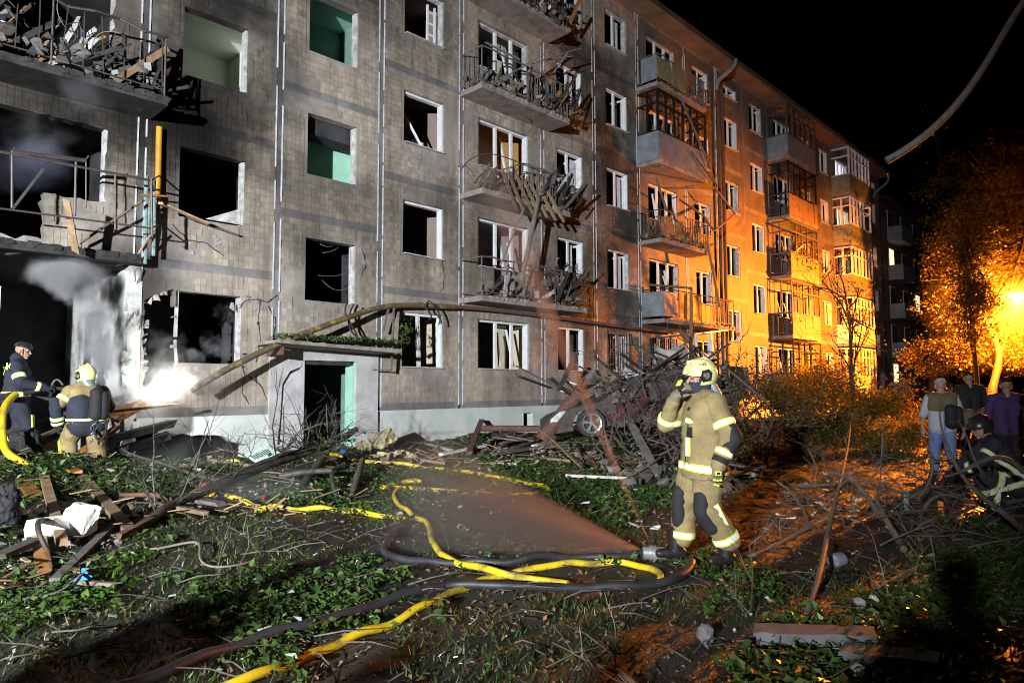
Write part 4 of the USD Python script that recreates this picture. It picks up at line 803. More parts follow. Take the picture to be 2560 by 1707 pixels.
# mint board with dark slots and lettering
t = thing('mint_board', 'mint green board with dark stripes lying on the trunk left of the entrance', 'board'); dp = 11.6
A, B, C, E_ = D(612, 1136, dp), D(669, 1111, dp + .35), D(701, 1132, dp + .3), D(648, 1160, dp - .05)
nrm = np.cross(B - A, E_ - A); nrm /= np.linalg.norm(nrm); nrm *= np.sign(nrm @ -FWD)
MB().hull(np.array([A, B, C, E_, A - nrm * .02, B - nrm * .02, C - nrm * .02, E_ - nrm * .02])).build('board_plate', 'mint', t)
for k in range(9):
    u = .10 + .085 * k; P = lambda u, w: A + (B - A) * u + (E_ - A) * w + (C - B - E_ + A) * u * w + nrm * .004
    MB().bar(P(u, .24 + .02 * (k % 3)), P(u, .62 + .05 * (k % 2)), .022, .003, up=nrm).build('dark_stripe', 'ink', t)
MB().bar(P(.55, .76), P(.75, .74), .06, .003, up=nrm).build('dark_mark', 'ink', t)
# rusty chute, car wreck, wire tangle
t = thing('rubbish_chute', 'rusty broken chute leaning out of the debris with a flared dark end', 'chute')
a, b = D(1352, 1104, 15.2), D(1472, 948, 16.2); d, sd, u = frame(b - a)
m = MB(); n = 9; ang = np.linspace(-.1, math.pi * 1.15, n); v = []
for p in (a, b):
    for q in ang: v.append(p + (sd * math.cos(q) + u * math.sin(q)) * .16)
    for q in ang: v.append(p + (sd * math.cos(q) + u * math.sin(q)) * .14)
f = []
for k in range(n - 1): f += [[k, k + 1, 2 * n + k + 1], [k, 2 * n + k + 1, 2 * n + k], [n + k, 3 * n + k + 1, n + k + 1], [n + k, 3 * n + k, 3 * n + k + 1]]
m.add(v, f); m.build('chute_trough', 'rust', t, smooth=40)
m = MB(); m.tube([b - d * .1, b + d * .15], [.17, .26], 14); m.build('flared_end', 'metal', t, smooth=40)
for a, b in (((1422, 955), (1445, 962)), ((1404, 978), (1426, 991))): plank('white_splinter', 'short white splinter standing off the wall behind the chute' if a[1] < 960 else 'lower white splinter on the wall behind the chute', D(*a, 17), D(*b, 17), .1, .03, 'white', cat='splinter')
t = thing('car_wreck', 'crushed dusty red car half buried in debris behind the firefighter', 'car')
Wc = D(1481, 1058, 15.2); ax = RT * .965 + FWD * .10 + V(0, 0, .17); ax /= np.linalg.norm(ax); ay = np.cross(V(0, 0, 1), ax); ay /= np.linalg.norm(ay); az = np.cross(ax, ay)
CR = np.stack([ax, ay, az], 1); C0 = Wc + ay * .12
def car(v): return np.asarray(v, float) @ CR.T + C0
def carmesh(name, m, mt, sm=False):
    v, f = m.arrays(); put(name, (car(v), f), mt, t, smooth=sm)
body = Polygon([(-.95, -.1), (-.9, .25), (-.7, .42), (.35, .52), (.95, .86), (1.5, .97), (2.3, .93), (2.9, .60), (3.4, .5), (3.5, -.05), (3.3, -.15)]).difference(Point(0, 0).buffer(.40)).difference(Point(2.65, -.02).buffer(.40))
m = MB(); m.prism(body, 'y', .12, 1.62); v, f = m.arrays(); v = v * V(1, 1, .82) + (meshkit.fbm(v * 2.2, 3, 4)[:, None] - .5) * V(.1, .08, .3); put('car_body', (car(v), f), 'cardark', t)
m = MB(); m.prism(Polygon([(.42, -.08), (2.22, -.08), (2.22, .16), (.42, .12)]), 'y', .08, .125); carmesh('sill_panel', m, 'carred')
m = MB(); m.prism(Polygon([(.62, .13), (1.45, .17), (1.5, .50), (.7, .48)]), 'y', .085, .123); carmesh('door', m, 'carred')
m = MB(); m.prism(Polygon([(-.93, .0), (-.5, .36), (-.62, .38), (-.88, .24)]), 'y', .09, .124); carmesh('fender', m, 'dirtywhite')
m = MB(); m.prism(Polygon([(.75, .53), (1.05, .80), (1.5, .88), (1.6, .55)]), 'y', .105, .122); carmesh('window_opening', m, 'burnt')
for cx, cz in ((0, 0),):
    prof = [(.225, -.1), (.30, -.11), (.325, -.06), (.325, .06), (.30, .11), (.225, .1)]
    tm = trimesh.creation.revolve(np.array(prof + [prof[0]]), sections=36); v = np.array(tm.vertices)[:, [0, 2, 1]] + V(cx, .02, cz); w = put('tyre', (car(v), tm.faces), 'tyre', t, smooth=35)
    tm = trimesh.creation.revolve(np.array([(.19, -.09), (.228, -.1), (.228, .09), (.19, .09), (.19, -.09)]), sections=32); put('rim', (car(np.array(tm.vertices)[:, [0, 2, 1]] + V(cx, .02, cz)), tm.faces), 'alloy', t, smooth=35)
    m = MB(); m.box((cx, .09, cz), (.38, .02, .38)); carmesh('brake_disc', MB().tube([(cx, .06, cz), (cx, .09, cz)], .17, 18), 'tyre')
    for k in range(5):
        for s in (-.13, .13):
            q = k * 2 * math.pi / 5 + .3; MBs = MB(); MBs.bar((cx + .03 * math.cos(q), -.05, cz + .03 * math.sin(q)), (cx + .205 * math.cos(q + s), -.06, cz + .205 * math.sin(q + s)), .032, .025, up=(0, 1, 0)); carmesh('spoke', MBs, 'alloy')
    carmesh('hub_cap', MB().tube([(cx, -.03, cz), (cx, -.075, cz)], .04, 10), 'alloy')
t = thing('wire_tangle', 'tangle of thin curved brown rods fanning out below the car wheel', 'wire tangle')
for k in range(22):
    a = G(1440 + 6.5 * k, 1192 - (k % 5) * 9) + V(0, 0, .02); b = D(1440 + 5 * k, 1142 + (k * 13) % 34, 14.0); c = D(1498 + 5.2 * k, 1150 + (k * 7) % 42, 14.0 - .03 * k); e = G(1535 + 3 * k, 1200 - (k % 4) * 5) + V(0, 0, .02)
    MB().tube(spline([a, b, c, e] if k % 2 else [a, (a + b) / 2 + V(0, 0, .15), b, c], 20), .014, 4).build('curved_rod', 'rust', t)
dead = thing('debris_mound', 'dark mound of boards and branches heaped over the wrecked car', 'debris mound')
g = random.Random(5); m = MB()
for k in range(150):
    px, py = g.uniform(1440, 1900), g.uniform(1060, 1195); p = G(px, py); s = g.uniform(.06, .26); m.chunk(p + V(0, 0, s * .3), (s * 1.5, s, s), 900 + k, tone=g.uniform(.35, 1.0))
for k in range(120):
    p = car((g.uniform(.6, 3.6), g.uniform(-.3, 1.4), g.uniform(.35, .75) if k % 3 else g.uniform(-.5, .1))); s = g.uniform(.06, .3); m.chunk(p, (s * 1.5, s, s * .8), 1200 + k, tone=g.uniform(.35, .9))
stuff('mound_rubble', m, 'rubble', None, None, dead, tone=True)
for k in range(150):
    px, py = g.uniform(1450, 1900), g.uniform(1030, 1190); p = G(px, max(py, 1075)) + V(0, 0, g.uniform(.02, .5)) if k < 70 else car((g.uniform(-.8, 3.4), g.uniform(-.25, .5), g.uniform(.4, .95) if k % 3 else g.uniform(-.4, .2))); L = g.uniform(.3, 1.3); a = g.uniform(0, 6.28)
    rel_ = (p - C0) @ CR
    if abs(rel_[0]) < .75 and rel_[1] < .45 and rel_[2] < .6: continue
    MB().bar(p, p + V(math.cos(a), math.sin(a), g.uniform(-.1, .7)) * L, g.uniform(.04, .13), .025, jit=.05, tone=g.uniform(.25, .8)).build('board', g.choice(['greywood', 'greywood', 'bark', 'wood']), dead, tone=True)
mt_ = MB(); g3 = np.random.default_rng(77)
def _tw(mb, p, d, L, r, lev):
    pts = [p]
    for k_ in range(5): d = d + g3.normal(0, .22, 3); d = d / np.linalg.norm(d); pts.append(pts[-1] + d * L / 5)
    mb.tube(pts, np.linspace(r, r * .5, 6), 4)
    if lev:
        for _ in range(3): _tw(mb, pts[int(g3.integers(2, 6))], d + g3.normal(0, .7, 3), L * .65, r * .55, lev - 1)
for k in range(95):
    px, py = g3.uniform(1500, 1900), g3.uniform(1080, 1190); p = G(px, py) + V(0, 0, g3.uniform(.05, .5)) if k < 45 else car((g3.uniform(.7, 3.6), g3.uniform(-.6, .6), g3.uniform(-.3, .9)))
    _tw(mt_, p, V(g3.normal(0, .8), g3.normal(0, .5), .55), g3.uniform(.5, 1.1), g3.uniform(.012, .028), 2)
tag(mt_.build('tangled_branches', 'twig', dead), kind='stuff')
plank('leaning_board', 'tall grey board leaning in the dark hollow right of the wheel', D(1572, 1050, 14.2), G(1648, 1196) + V(0, 0, .05), .15, .05, 'greywood', tone=.9, cat='board')
plank('leaning_board', 'brown board on the ground right of the firefighter', G(1808, 1118) + V(0, 0, .35), G(1895, 1188) + V(0, 0, .03), .12, .05, 'wood', tone=.7, cat='board')
plank('leaning_board', 'thin pale stick slanting over the dark bush right of the helmet', D(1822, 925, 12), D(1920, 1008, 12.5), .035, .02, 'palebark', cat='stick')
t = thing('wall_fragment', 'pale tiled wall fragment standing in the debris below the barred window', 'wall fragment'); m = MB(); a = D(1600, 960, 17.4); m.box(a, (1.0, .12, .62), rotm((0, 0, 1), -.5) @ rotm((0, 1, 0), .15), jit=.05); m.build('fragment_body', 'dirtywhite', t)
t = thing('wall_fragment', 'grey sheet leaning upright behind the raised glove', 'wall fragment'); m = MB(); a = D(1655, 915, 17.4); m.box(a, (.12, .5, .8), rotm((0, 0, 1), .6) @ rotm((1, 0, 0), .25), jit=.06); m.build('fragment_body', 'concrete', t)
t = thing('wall_fragment', 'tilted grey panel catching orange light above the debris', 'wall fragment'); m = MB(); a = D(1690, 905, 18.0); m.box(a, (.75, .1, .75), rotm((0, 0, 1), -.4) @ rotm((0, 1, 0), -.3), jit=.05); m.build('fragment_body', 'concrete', t)
t = thing('window_grille', 'barred grille on the ground floor window left of the debris', 'grille'); 
for x in np.linspace(18.14, 19.34, 10): MB().bar((x, -.05, 2.1), (x, -.05, 3.46), .018).build('grille_bar', 'metal', t)
for z in (2.15, 2.8, 3.4): MB().bar((18.1, -.062, z), (19.38, -.062, z), .02).build('grille_rail', 'metal', t)
t = thing('window_grille', 'dark barred grille of the porch window under the lowest balcony', 'grille')
for x in np.linspace(20.6, 22.3, 13): MB().bar((x, -.05, 2.0), (x, -.05, 3.4), .018).build('grille_bar', 'metal', t)
# litter: countable scraps one by one, the specks as one mass
g = random.Random(11); n = 0
for k in range(150):
    px, py = (g.uniform(1880, 2230), g.uniform(1075, 1330)) if k < 70 else (g.uniform(1000, 1640), g.uniform(1110, 1330)) if k < 120 else (g.uniform(300, 900), g.uniform(1090, 1260))
    p = G(px, py); s = g.uniform(.02, .065) * (1.25 if k < 120 else 1.6); m = MB(); m.box(p + V(0, 0, .03), (s * g.uniform(1, 3), s, .006), rotm((g.uniform(-.3, .3), g.uniform(-.3, .3), 1), g.uniform(0, 6)), jit=s * .2, tone=g.uniform(.6, 1.15))
    lb, gr = (('white scrap littering the trampled path on the right', 'white scraps on the right path') if k < 70 else ('pale scrap on the grass between the hoses and the building', 'pale scraps on the middle grass') if k < 120 else ('pale scrap on the misty left lawn', 'pale scraps on the left lawn'))
    tag(m.build('litter_scrap', 'paper', tone=True), lb, 'scrap', gr)
m = MB()
for k in range(850):
    r = g.random(); px, py = (g.uniform(0, 2400), g.uniform(1090, 1320)) if r < .8 else (g.uniform(0, 2300), g.uniform(1300, 1700)); p = G(px, py); s = g.uniform(.05, 1) ** 2 * .024 + .003; m.box(p + V(0, 0, .03), (s * g.uniform(1, 4), s, .005), rotm((g.uniform(-.4, .4), g.uniform(-.4, .4), 1), g.uniform(0, 6)), tone=g.choice((.1, .15, .25, .4, .9)))
stuff('litter_specks', m, 'paper', 'tiny pale specks of paper and plaster strewn over the grass', 'litter', tone=True)
m = MB()
for k in range(900):
    px, py = (g.uniform(900, 1500), g.uniform(1095, 1160)) if k < 420 else (g.uniform(0, 420), g.uniform(1090, 1260)) if k < 740 else (g.uniform(420, 900), g.uniform(1090, 1200)); p = G(px, py); s = g.uniform(.02, .11) ; m.chunk(p + V(0, 0, s * .25), (s * 1.4, s, s * .8), 5000 + k, tone=g.uniform(.5, 1.5), n=9)
stuff('rubble_crumbs', m, 'rubble', 'crumbled plaster and concrete strewn along the foot of the wall', 'rubble', tone=True)
m = MB()
for k in range(420):
    px, py = (g.uniform(0, 900), g.uniform(1080, 1300)) if k < 260 else (g.uniform(980, 1500), g.uniform(1095, 1170)); p = G(px, py) + V(0, 0, .05); a = g.uniform(0, 6.28); L = g.uniform(.1, .5); m.bar(p, p + V(math.cos(a) * L, math.sin(a) * L, g.uniform(-.02, .12)), g.uniform(.012, .04), .012, tone=g.uniform(.4, 1.5))
stuff('splinters', m, 'wood', 'small wooden splinters scattered among the rubble', 'splinters', tone=True)
# broken kerb in the right foreground
for a, b, lb in (((1885, 1600), (2190, 1612), 'long grey kerb slab in the right foreground'), ((2105, 1650), (2350, 1680), 'second kerb slab slanting to the bottom right')):
    p, q = G(*a), G(*b); d, sd, u = frame(q - p); m = MB(); n = 12; v = []; g2 = np.random.default_rng(3)
    ring = [(-.10, 0), (.10, 0), (.10, .085), (-.10, .085)]; pts = np.linspace(p, q, n + 1)
    for k in range(n + 1):
        for s_, z_ in ring: v.append(pts[k] + sd * (s_ + g2.uniform(-.008, .008)) + V(0, 0, z_ + g2.uniform(-.006, .006)))
    f = []
    for k in range(n):
        for j in range(4): a0, a1, b0, b1 = 4 * k + j, 4 * k + (j + 1) % 4, 4 * k + 4 + j, 4 * k + 4 + (j + 1) % 4; f += [[a0, a1, b1], [a0, b1, b0]]
    f += [[0, 2, 1], [0, 3, 2], [4 * n, 4 * n + 1, 4 * n + 2], [4 * n, 4 * n + 2, 4 * n + 3]]; m.add(v, f); tag(m.build('kerb_stone', 'kerb'), lb, 'kerb')
# street lamp, flood lamp tower, hanging cable
t = stage.GetPrimAtPath('/World/street_lamp'); tag(t, 'glowing orange street lamp among the leaves at the right edge', 'street lamp')
L = LAMP_POS; MB().tube([(L[0] + 1.0, L[1] - .9, 0), (L[0] + 1.0, L[1] - .9, 6.1)], [.1, .06], 10).build('lamp_post', 'palemetal', t, smooth=50)
MB().tube(spline([(L[0] + 1.0, L[1] - .9, 6.05), (L[0] + .6, L[1] - .5, 6.3), tuple(L + V(0, 0, .42))], 12), .035, 8).build('lamp_arm', 'palemetal', t, smooth=50)
tm = trimesh.creation.revolve(np.array([(.02, .42), (.16, .36), (.34, .14), (.36, .14), (.18, .39), (.02, .45)]), sections=20); put('lamp_shade', (np.array(tm.vertices) + L, tm.faces), 'dirtywhite', t, smooth=40)
t = stage.GetPrimAtPath('/World/floodlight_tower'); tag(t, 'fire crew flood lamp on a mast behind the photographer', 'floodlight')
L = FLOOD_POS; MB().tube([(L[0], L[1], -.3), (L[0], L[1], L[2] - .3)], .05, 8).build('mast', 'palemetal', t, smooth=50)
d, sd, u = frame(FLOOD_AIM - L); R = np.stack([d, sd, u], 1); m = MB(); m.box(L - d * .42, (.1, .9, .7), R); m.build('lamp_housing', 'black', t)
for k in range(3): a = k * 2.1; MB().tube([(L[0], L[1], .8), (L[0] + math.cos(a) * .9, L[1] + math.sin(a) * .9, -.1)], .03, 6).build('leg', 'palemetal', t)
t = thing('torn_cable', 'thick torn overhead cable dangling in the black sky at top right', 'cable')
MB().tube(spline([D(2900, -420, 6.5), D(2700, -170, 7.2), (D(2548, 20, 7.8)), D(2470, 150, 8.2), D(2370, 285, 8.6), D(2270, 370, 8.9), D(2216, 402, 9.0)], 40), np.linspace(.022, .05, 40), 8).build('cable_sheath', 'twig', t, smooth=50)
for k in range(5): MB().tube([D(2240 + 30 * k, 388 - 16 * k, 8.95), D(2232 + 34 * k, 396 - 21 * k + (k % 3) * 6, 8.9)], .012, 4).build('frayed_strand', 'twig', t)
# ------------------------------------------------------------------ vegetation
def leaves(C, S, N, tilt=.9, seed=1, fold=.25, aspect=.62, tone=(.5, 1.35)):
    """Leaf-sized folded faces: centres C (n x 3), sizes S (n), about the normals N (n x 3) tipped at random."""
    g = np.random.default_rng(seed); n = len(C); N = N + g.normal(0, tilt, (n, 3)); N /= np.linalg.norm(N, axis=1, keepdims=True) + 1e-9
    a = np.cross(N, g.normal(0, 1, (n, 3))); a /= np.linalg.norm(a, axis=1, keepdims=True) + 1e-9; b = np.cross(N, a); s = S[:, None]
    f0 = (C - a * s * .5, C + a * s * .5, C + b * s * aspect * .5 + N * s * fold * .5 - a * s * .08, C - b * s * aspect * .5 + N * s * fold * .5 - a * s * .08)
    v = np.stack(f0, 1).reshape(-1, 3); f = (np.array([[0, 1, 2], [0, 3, 1]])[None] + 4 * np.arange(n)[:, None, None]).reshape(-1, 3)
    t = np.clip(g.normal((tone[0] + tone[1]) / 2, (tone[1] - tone[0]) / 3, n), .25, 1.8); col = np.stack([t * g.uniform(.8, 1.35, n), t, t * g.uniform(.6, 1.1, n)], 1)
    return v, f, np.repeat(col, 4, 0)
def leafmesh(name, C, S, N, m, parent='/World', label=None, cat=None, **k):
    v, f, t = leaves(C, S, N, **k); o = put(name, (v, f), m, parent, tone=t)
    return tag(o, label, cat if parent == '/World' else None, kind='stuff')
def scatter(n, seed, x0=-4, x1=24, y0=-12.9, y1=-.4, power=1.0):
    g = np.random.default_rng(seed); P = []
    while sum(map(len, P)) < n:
        x, y = g.uniform(x0, x1, n), g.uniform(y0, y1, n); d = np.stack([x, y + 13.3], 1); r = np.hypot(*d.T); az = (d @ FWD[:2]) / r
        ok = (az > .70) & (g.random(n) < (2.2 / np.maximum(r, 2.2)) ** power)
        P.append(np.stack([x, y], 1)[ok])
    return np.vstack(P)[:n]
g_ = np.random.default_rng(3)
p = scatter(150000, 5, power=1.15); k = meshkit.fbm(np.stack([p[:, 0] * .75, p[:, 1] * .75, 0 * p[:, 0]], -1), 4, 31) + .25 * (meshkit.noise(np.stack([p[:, 0] * 3, p[:, 1] * 3, 0 * p[:, 0]], -1), 8) - .5)
def pathmask(p):
    d = np.stack([p[:, 0], p[:, 1] + 13.3], 1); dep = d @ FWD[:2] / np.linalg.norm(FWD[:2]); lat = d @ RT[:2]; a = lat / np.maximum(dep, .1)
    return sst(.28, .38, a) * sst(6.2, 7.6, dep) * (1 - sst(.62, .72, a) * (1 - sst(8.5, 9.5, dep)))
p = p[k - .22 * pathmask(p) > .455]; n = len(p); r = np.hypot(p[:, 0], p[:, 1] + 13.3)
leafmesh('fallen_leaves', np.stack([p[:, 0], p[:, 1], gh(p[:, 0], p[:, 1]) + g_.uniform(.004, .07, n)], 1), (.02 + .07 * g_.random(n) ** 2) * (1 + r / 30), np.tile(V(0, 0, 1), (n, 1)), 'leaf', label='torn green leaves carpeting the dark soil', cat='leaves', tilt=.55, seed=6)
def blades(name, n, seed, thr, h, label, m, power=.8, **kw):
    g = np.random.default_rng(seed); p = scatter(n, seed, power=power, **kw); k = meshkit.fbm(np.stack([p[:, 0] * .6, p[:, 1] * .6, 0 * p[:, 0]], -1), 4, seed); p = p[k - .25 * pathmask(p) > thr]; n = len(p)
    z = gh(p[:, 0], p[:, 1]); a = g.uniform(0, 6.28, n); w = g.uniform(.003, .008, n); H = g.uniform(.4, 1, n) * h; b = np.stack([p[:, 0], p[:, 1], z - .005], 1); s = np.stack([np.cos(a), np.sin(a), 0 * a], 1) * w[:, None]
    lean = np.stack([g.normal(0, .6, n), g.normal(0, .6, n), np.ones(n)], 1); v = np.stack([b - s, b + s, b + lean * H[:, None]], 1).reshape(-1, 3); f = np.arange(3 * n).reshape(-1, 3)
    t = np.repeat(g.uniform(.45, 1.3, n), 3)[:, None] * np.repeat(np.stack([g.uniform(.9, 1.7, n), np.ones(n), g.uniform(.7, 1.2, n)], 1), 3, 0)
    return tag(put(name, (v, f), m, tone=t), label, 'grass', kind='stuff')
blades('grass', 80000, 12, .50, .075, 'short trampled grass growing between the hoses', 'leaf')
p = scatter(26000, 15, power=.5); n = len(p)
leafmesh('dead_leaves', np.stack([p[:, 0], p[:, 1], gh(p[:, 0], p[:, 1]) + g_.uniform(.003, .03, n)], 1), g_.uniform(.02, .06, n), np.tile(V(0, 0, 1), (n, 1)), 'wood', label='withered brown leaves and bark crumbs on the soil', cat='leaves', tilt=.4, seed=16, tone=(.25, .75))
m = MB(); g = random.Random(8)
for q in scatter(1500, 18, power=.6):
    a = g.uniform(0, 6.28); L = g.uniform(.08, .5); z = float(gh(*q)) + .02; p0 = V(q[0], q[1], z); e = p0 + V(math.cos(a), math.sin(a), g.uniform(-.02, .25)) * L; m.tube([p0, (p0 + e) / 2 + V(g.uniform(-.04, .04), g.uniform(-.04, .04), .02), e], [.006, .005, .002], 3, tone=g.uniform(.5, 1.5))
stuff('twig_litter', m, 'twig', 'small bare twigs strewn across the torn lawn', 'twigs')
# leaves on the canopy
n = 900; C = np.stack([g_.uniform(6.4, 9.4, n), g_.uniform(-.98, -.1, n), 2.64 + g_.uniform(0, .09, n)], 1)
leafmesh('canopy_leaves', C, g_.uniform(.04, .1, n), np.tile(V(0, -.3, 1), (n, 1)), 'leaf', label='green leaves lying along the entrance canopy', cat='leaves', seed=19)
n = 120; C = np.stack([g_.normal(9.72, .09, n), g_.normal(-.3, .05, n), g_.normal(3.0, .14, n)], 1); leafmesh('ivy_tuft', C, g_.uniform(.04, .09, n), np.tile(V(0, -1, .3), (n, 1)), 'leaf', label='tuft of leaves hanging from the gas pipe right of the canopy', cat='leaves', seed=20)

def twigs(mb, p, d, L, r, lev, g, spread=.7, bend=.25, sides=5, leafpts=None, up=.05, kids=(2, 4), shrink=.68):
    n = 6; pts = [p]; d = d / np.linalg.norm(d)
    for k in range(n):
        d = d + g.normal(0, bend / n * 2, 3) + V(0, 0, up / n); d /= np.linalg.norm(d); pts.append(pts[-1] + d * L / n)
    mb.tube(pts, np.linspace(r, r * .55, n + 1), sides, tone=1.0)
    if leafpts is not None and lev <= 1: leafpts += pts[2:]
    if lev > 0:
        for _ in range(int(g.integers(kids[0], kids[1] + 1))):
            k = int(g.integers(2, n + 1)); nd = d + g.normal(0, spread, 3); twigs(mb, pts[k], nd, L * shrink * g.uniform(.7, 1.2), r * .52, lev - 1, g, spread, bend, max(3, sides - 1), leafpts, up, kids, shrink)
def limb(parent, name, path, r, m, n=40, sides=9, knob=0.0, seed=0):
    q = spline(path, n); rr = np.interp(np.linspace(0, 1, n), np.linspace(0, 1, len(r)), r) * (1 + knob * np.random.default_rng(seed).normal(0, 1, n))
    return MB().tube(q, rr, sides).build(name, m, parent, smooth=50)
up = lambda px, py, dz: G(px, py) + V(0, 0, dz)
t = thing('fallen_tree', 'long wet dark fallen trunk lying from the entrance to the left edge', 'fallen tree')
limb(t, 'trunk', [D(892, 1072, 11.9), D(800, 1118, 11.2), D(700, 1148, 10.4), D(560, 1205, 9.2), D(430, 1262, 8.3), D(290, 1322, 7.5), D(150, 1338, 7.2), D(0, 1350, 6.9), D(-90, 1356, 6.8)], [.05, .075, .085, .085, .075, .055, .045, .042, .04], 'bark', 70, knob=.05)
limb(t, 'branch', [D(440, 1258, 8.4), D(350, 1322, 7.6), D(270, 1362, 7.2), D(150, 1390, 6.8), D(110, 1420, 6.6)], [.05, .055, .045, .035, .02], 'bark', 30, knob=.06)
limb(t, 'branch', [D(440, 1256, 8.4), D(405, 1240, 8.3), D(350, 1236, 8.2), D(298, 1236, 8.1)], [.035, .032, .028, .02], 'rust', 20)
limb(t, 'branch', [D(572, 1200, 9.3), D(500, 1190, 9.3), D(400, 1156, 9.4), D(330, 1135, 9.5), D(303, 1120, 9.6)], [.03, .028, .022, .016, .008], 'bark', 24)
limb(t, 'branch', [up(105, 1345, .2), up(112, 1380, .15), up(130, 1400, .03)], [.03, .025, .02], 'bark', 12)
mt = MB(); g2 = np.random.default_rng(4)
for a in ((690, 1150, 10.3), (700, 1146, 10.4), (575, 1200, 9.3), (480, 1240, 8.7), (440, 1258, 8.4), (390, 1282, 8.0), (760, 1128, 10.9), (820, 1108, 11.3)):
    for _ in range(3): twigs(mt, D(*a), V(g2.normal(0, .5), -.2 + g2.normal(0, .4), .9), g2.uniform(.4, .9), .012, 2, g2, sides=4)
tag(mt.build('twigs', 'bark', t), kind='stuff')
t = thing('fallen_branch', 'thick wet log leaning from the entrance step down to the yellow hose', 'branch')
limb(t, 'trunk', [D(822, 1122, 11.3), D(790, 1165, 10.8), D(752, 1222, 10.0), D(714, 1275, 9.3)], [.055, .065, .065, .06], 'bark', 30, knob=.05)
mt = MB()
for a in ((800, 1118, 11.2), (780, 1130, 11), (815, 1112, 11.3), (770, 1140, 10.9)):
    for _ in range(4): twigs(mt, D(*a), V(g2.normal(0, .8), g2.normal(0, .5), .5), .6, .012, 2, g2, sides=4)
tag(mt.build('twigs', 'bark', t), kind='stuff')
n = 160; c = D(820, 1105, 11.2); leafmesh('leaf_spray', c + g_.normal(0, 1, (n, 3)) * V(.3, .2, .12), g_.uniform(.04, .09, n), np.tile(V(0, -.5, 1), (n, 1)), 'leaf', t, seed=25)
t = thing('fallen_branch', 'glistening wet log lying level behind the yellow hose', 'branch'); limb(t, 'trunk', [up(698, 1212, .16), up(760, 1213, .2), up(832, 1212, .22)], [.045, .05, .04], 'bark', 16); limb(t, 'branch', [up(832, 1214, .2), up(838, 1240, .1), up(845, 1252, .03)], [.04, .035, .03], 'bark', 10)
t = thing('fallen_branch', 'broken grey stump piece standing beside the doubled hose end', 'branch'); limb(t, 'trunk', [up(906, 1192, .28), up(892, 1220, .12), up(880, 1248, .03)], [.045, .055, .05], 'twig', 14, knob=.1)
for lb, pts, rr, mm in (('pale slim branch leaning upright in the right foreground', [up(2008, 1562, .02), up(2040, 1502, .10), up(2070, 1420, .28), up(2100, 1330, .5), up(2122, 1262, .75), up(2130, 1205, 1.0)], [.022, .024, .02, .016, .012, .005], 'palebark'),
        ('thin upright dead stem left of the leaning branch', [up(2196, 1240, .02), V(*D(2203, 1160, 8.2)), V(*D(2208, 1062, 8.2))], [.018, .013, .008], 'twig'),
        ('stick lying on the grass behind the boots on the right', [up(1882, 1392, .02), up(1955, 1366, .05), up(2032, 1338, .12)], [.016, .02, .022], 'palebark'),
        ('upper of two thick sticks at the shadow edge', [up(2198, 1476, .03), up(2250, 1452, .04), up(2312, 1428, .06)], [.018, .02, .02], 'palebark'),
        ('lower of two thick sticks at the shadow edge', [up(2222, 1496, .03), up(2280, 1474, .04), up(2342, 1446, .05)], [.018, .02, .02], 'palebark'),
        ('short upright twig at the right below the boots', [up(1876, 1540, .01), up(1882, 1490, .12), up(1874, 1434, .25)], [.009, .007, .005], 'twig'),
        ('thin stick lying at the bottom edge', [up(1495, 1672, .02), up(1540, 1690, .03), up(1600, 1740, .02)], [.012, .015, .012], 'palebark'),
        ('crooked pale root on the left foreground leaves', [up(360, 1362, .03), up(420, 1378, .05), up(470, 1372, .06), up(500, 1405, .04), up(545, 1428, .04), up(600, 1424, .05), up(650, 1392, .04)], [.008, .012, .012, .012, .011, .01, .006], 'palebark'),
        ('dark bent twig in front of the blue plastic', [up(0, 1500, .02), up(70, 1512, .05), up(140, 1500, .06), up(200, 1478, .1)], [.012, .014, .014, .012], 'bark'),
        ('forked dry twig lying in the orange spray', [up(1250, 1370, .03), up(1330, 1362, .06), (up(1385, 1352, .1)), up(1440, 1338, .14), up(1480, 1342, .12)], [.012, .011, .01, .007, .004], 'twig')):
    t = thing('loose_branch', lb, 'branch'); limb(t, 'stem', pts, rr, mm, 24, 7, .05, 3); mt = MB()
    for k in range(3): q = pts[-1 - k % len(pts)]; twigs(mt, V(*q), V(g2.normal(0, .6), g2.normal(0, .4), .5), .3, .006, 1, g2, sides=3)
    tag(mt.build('side_twigs', mm, t), kind='stuff')
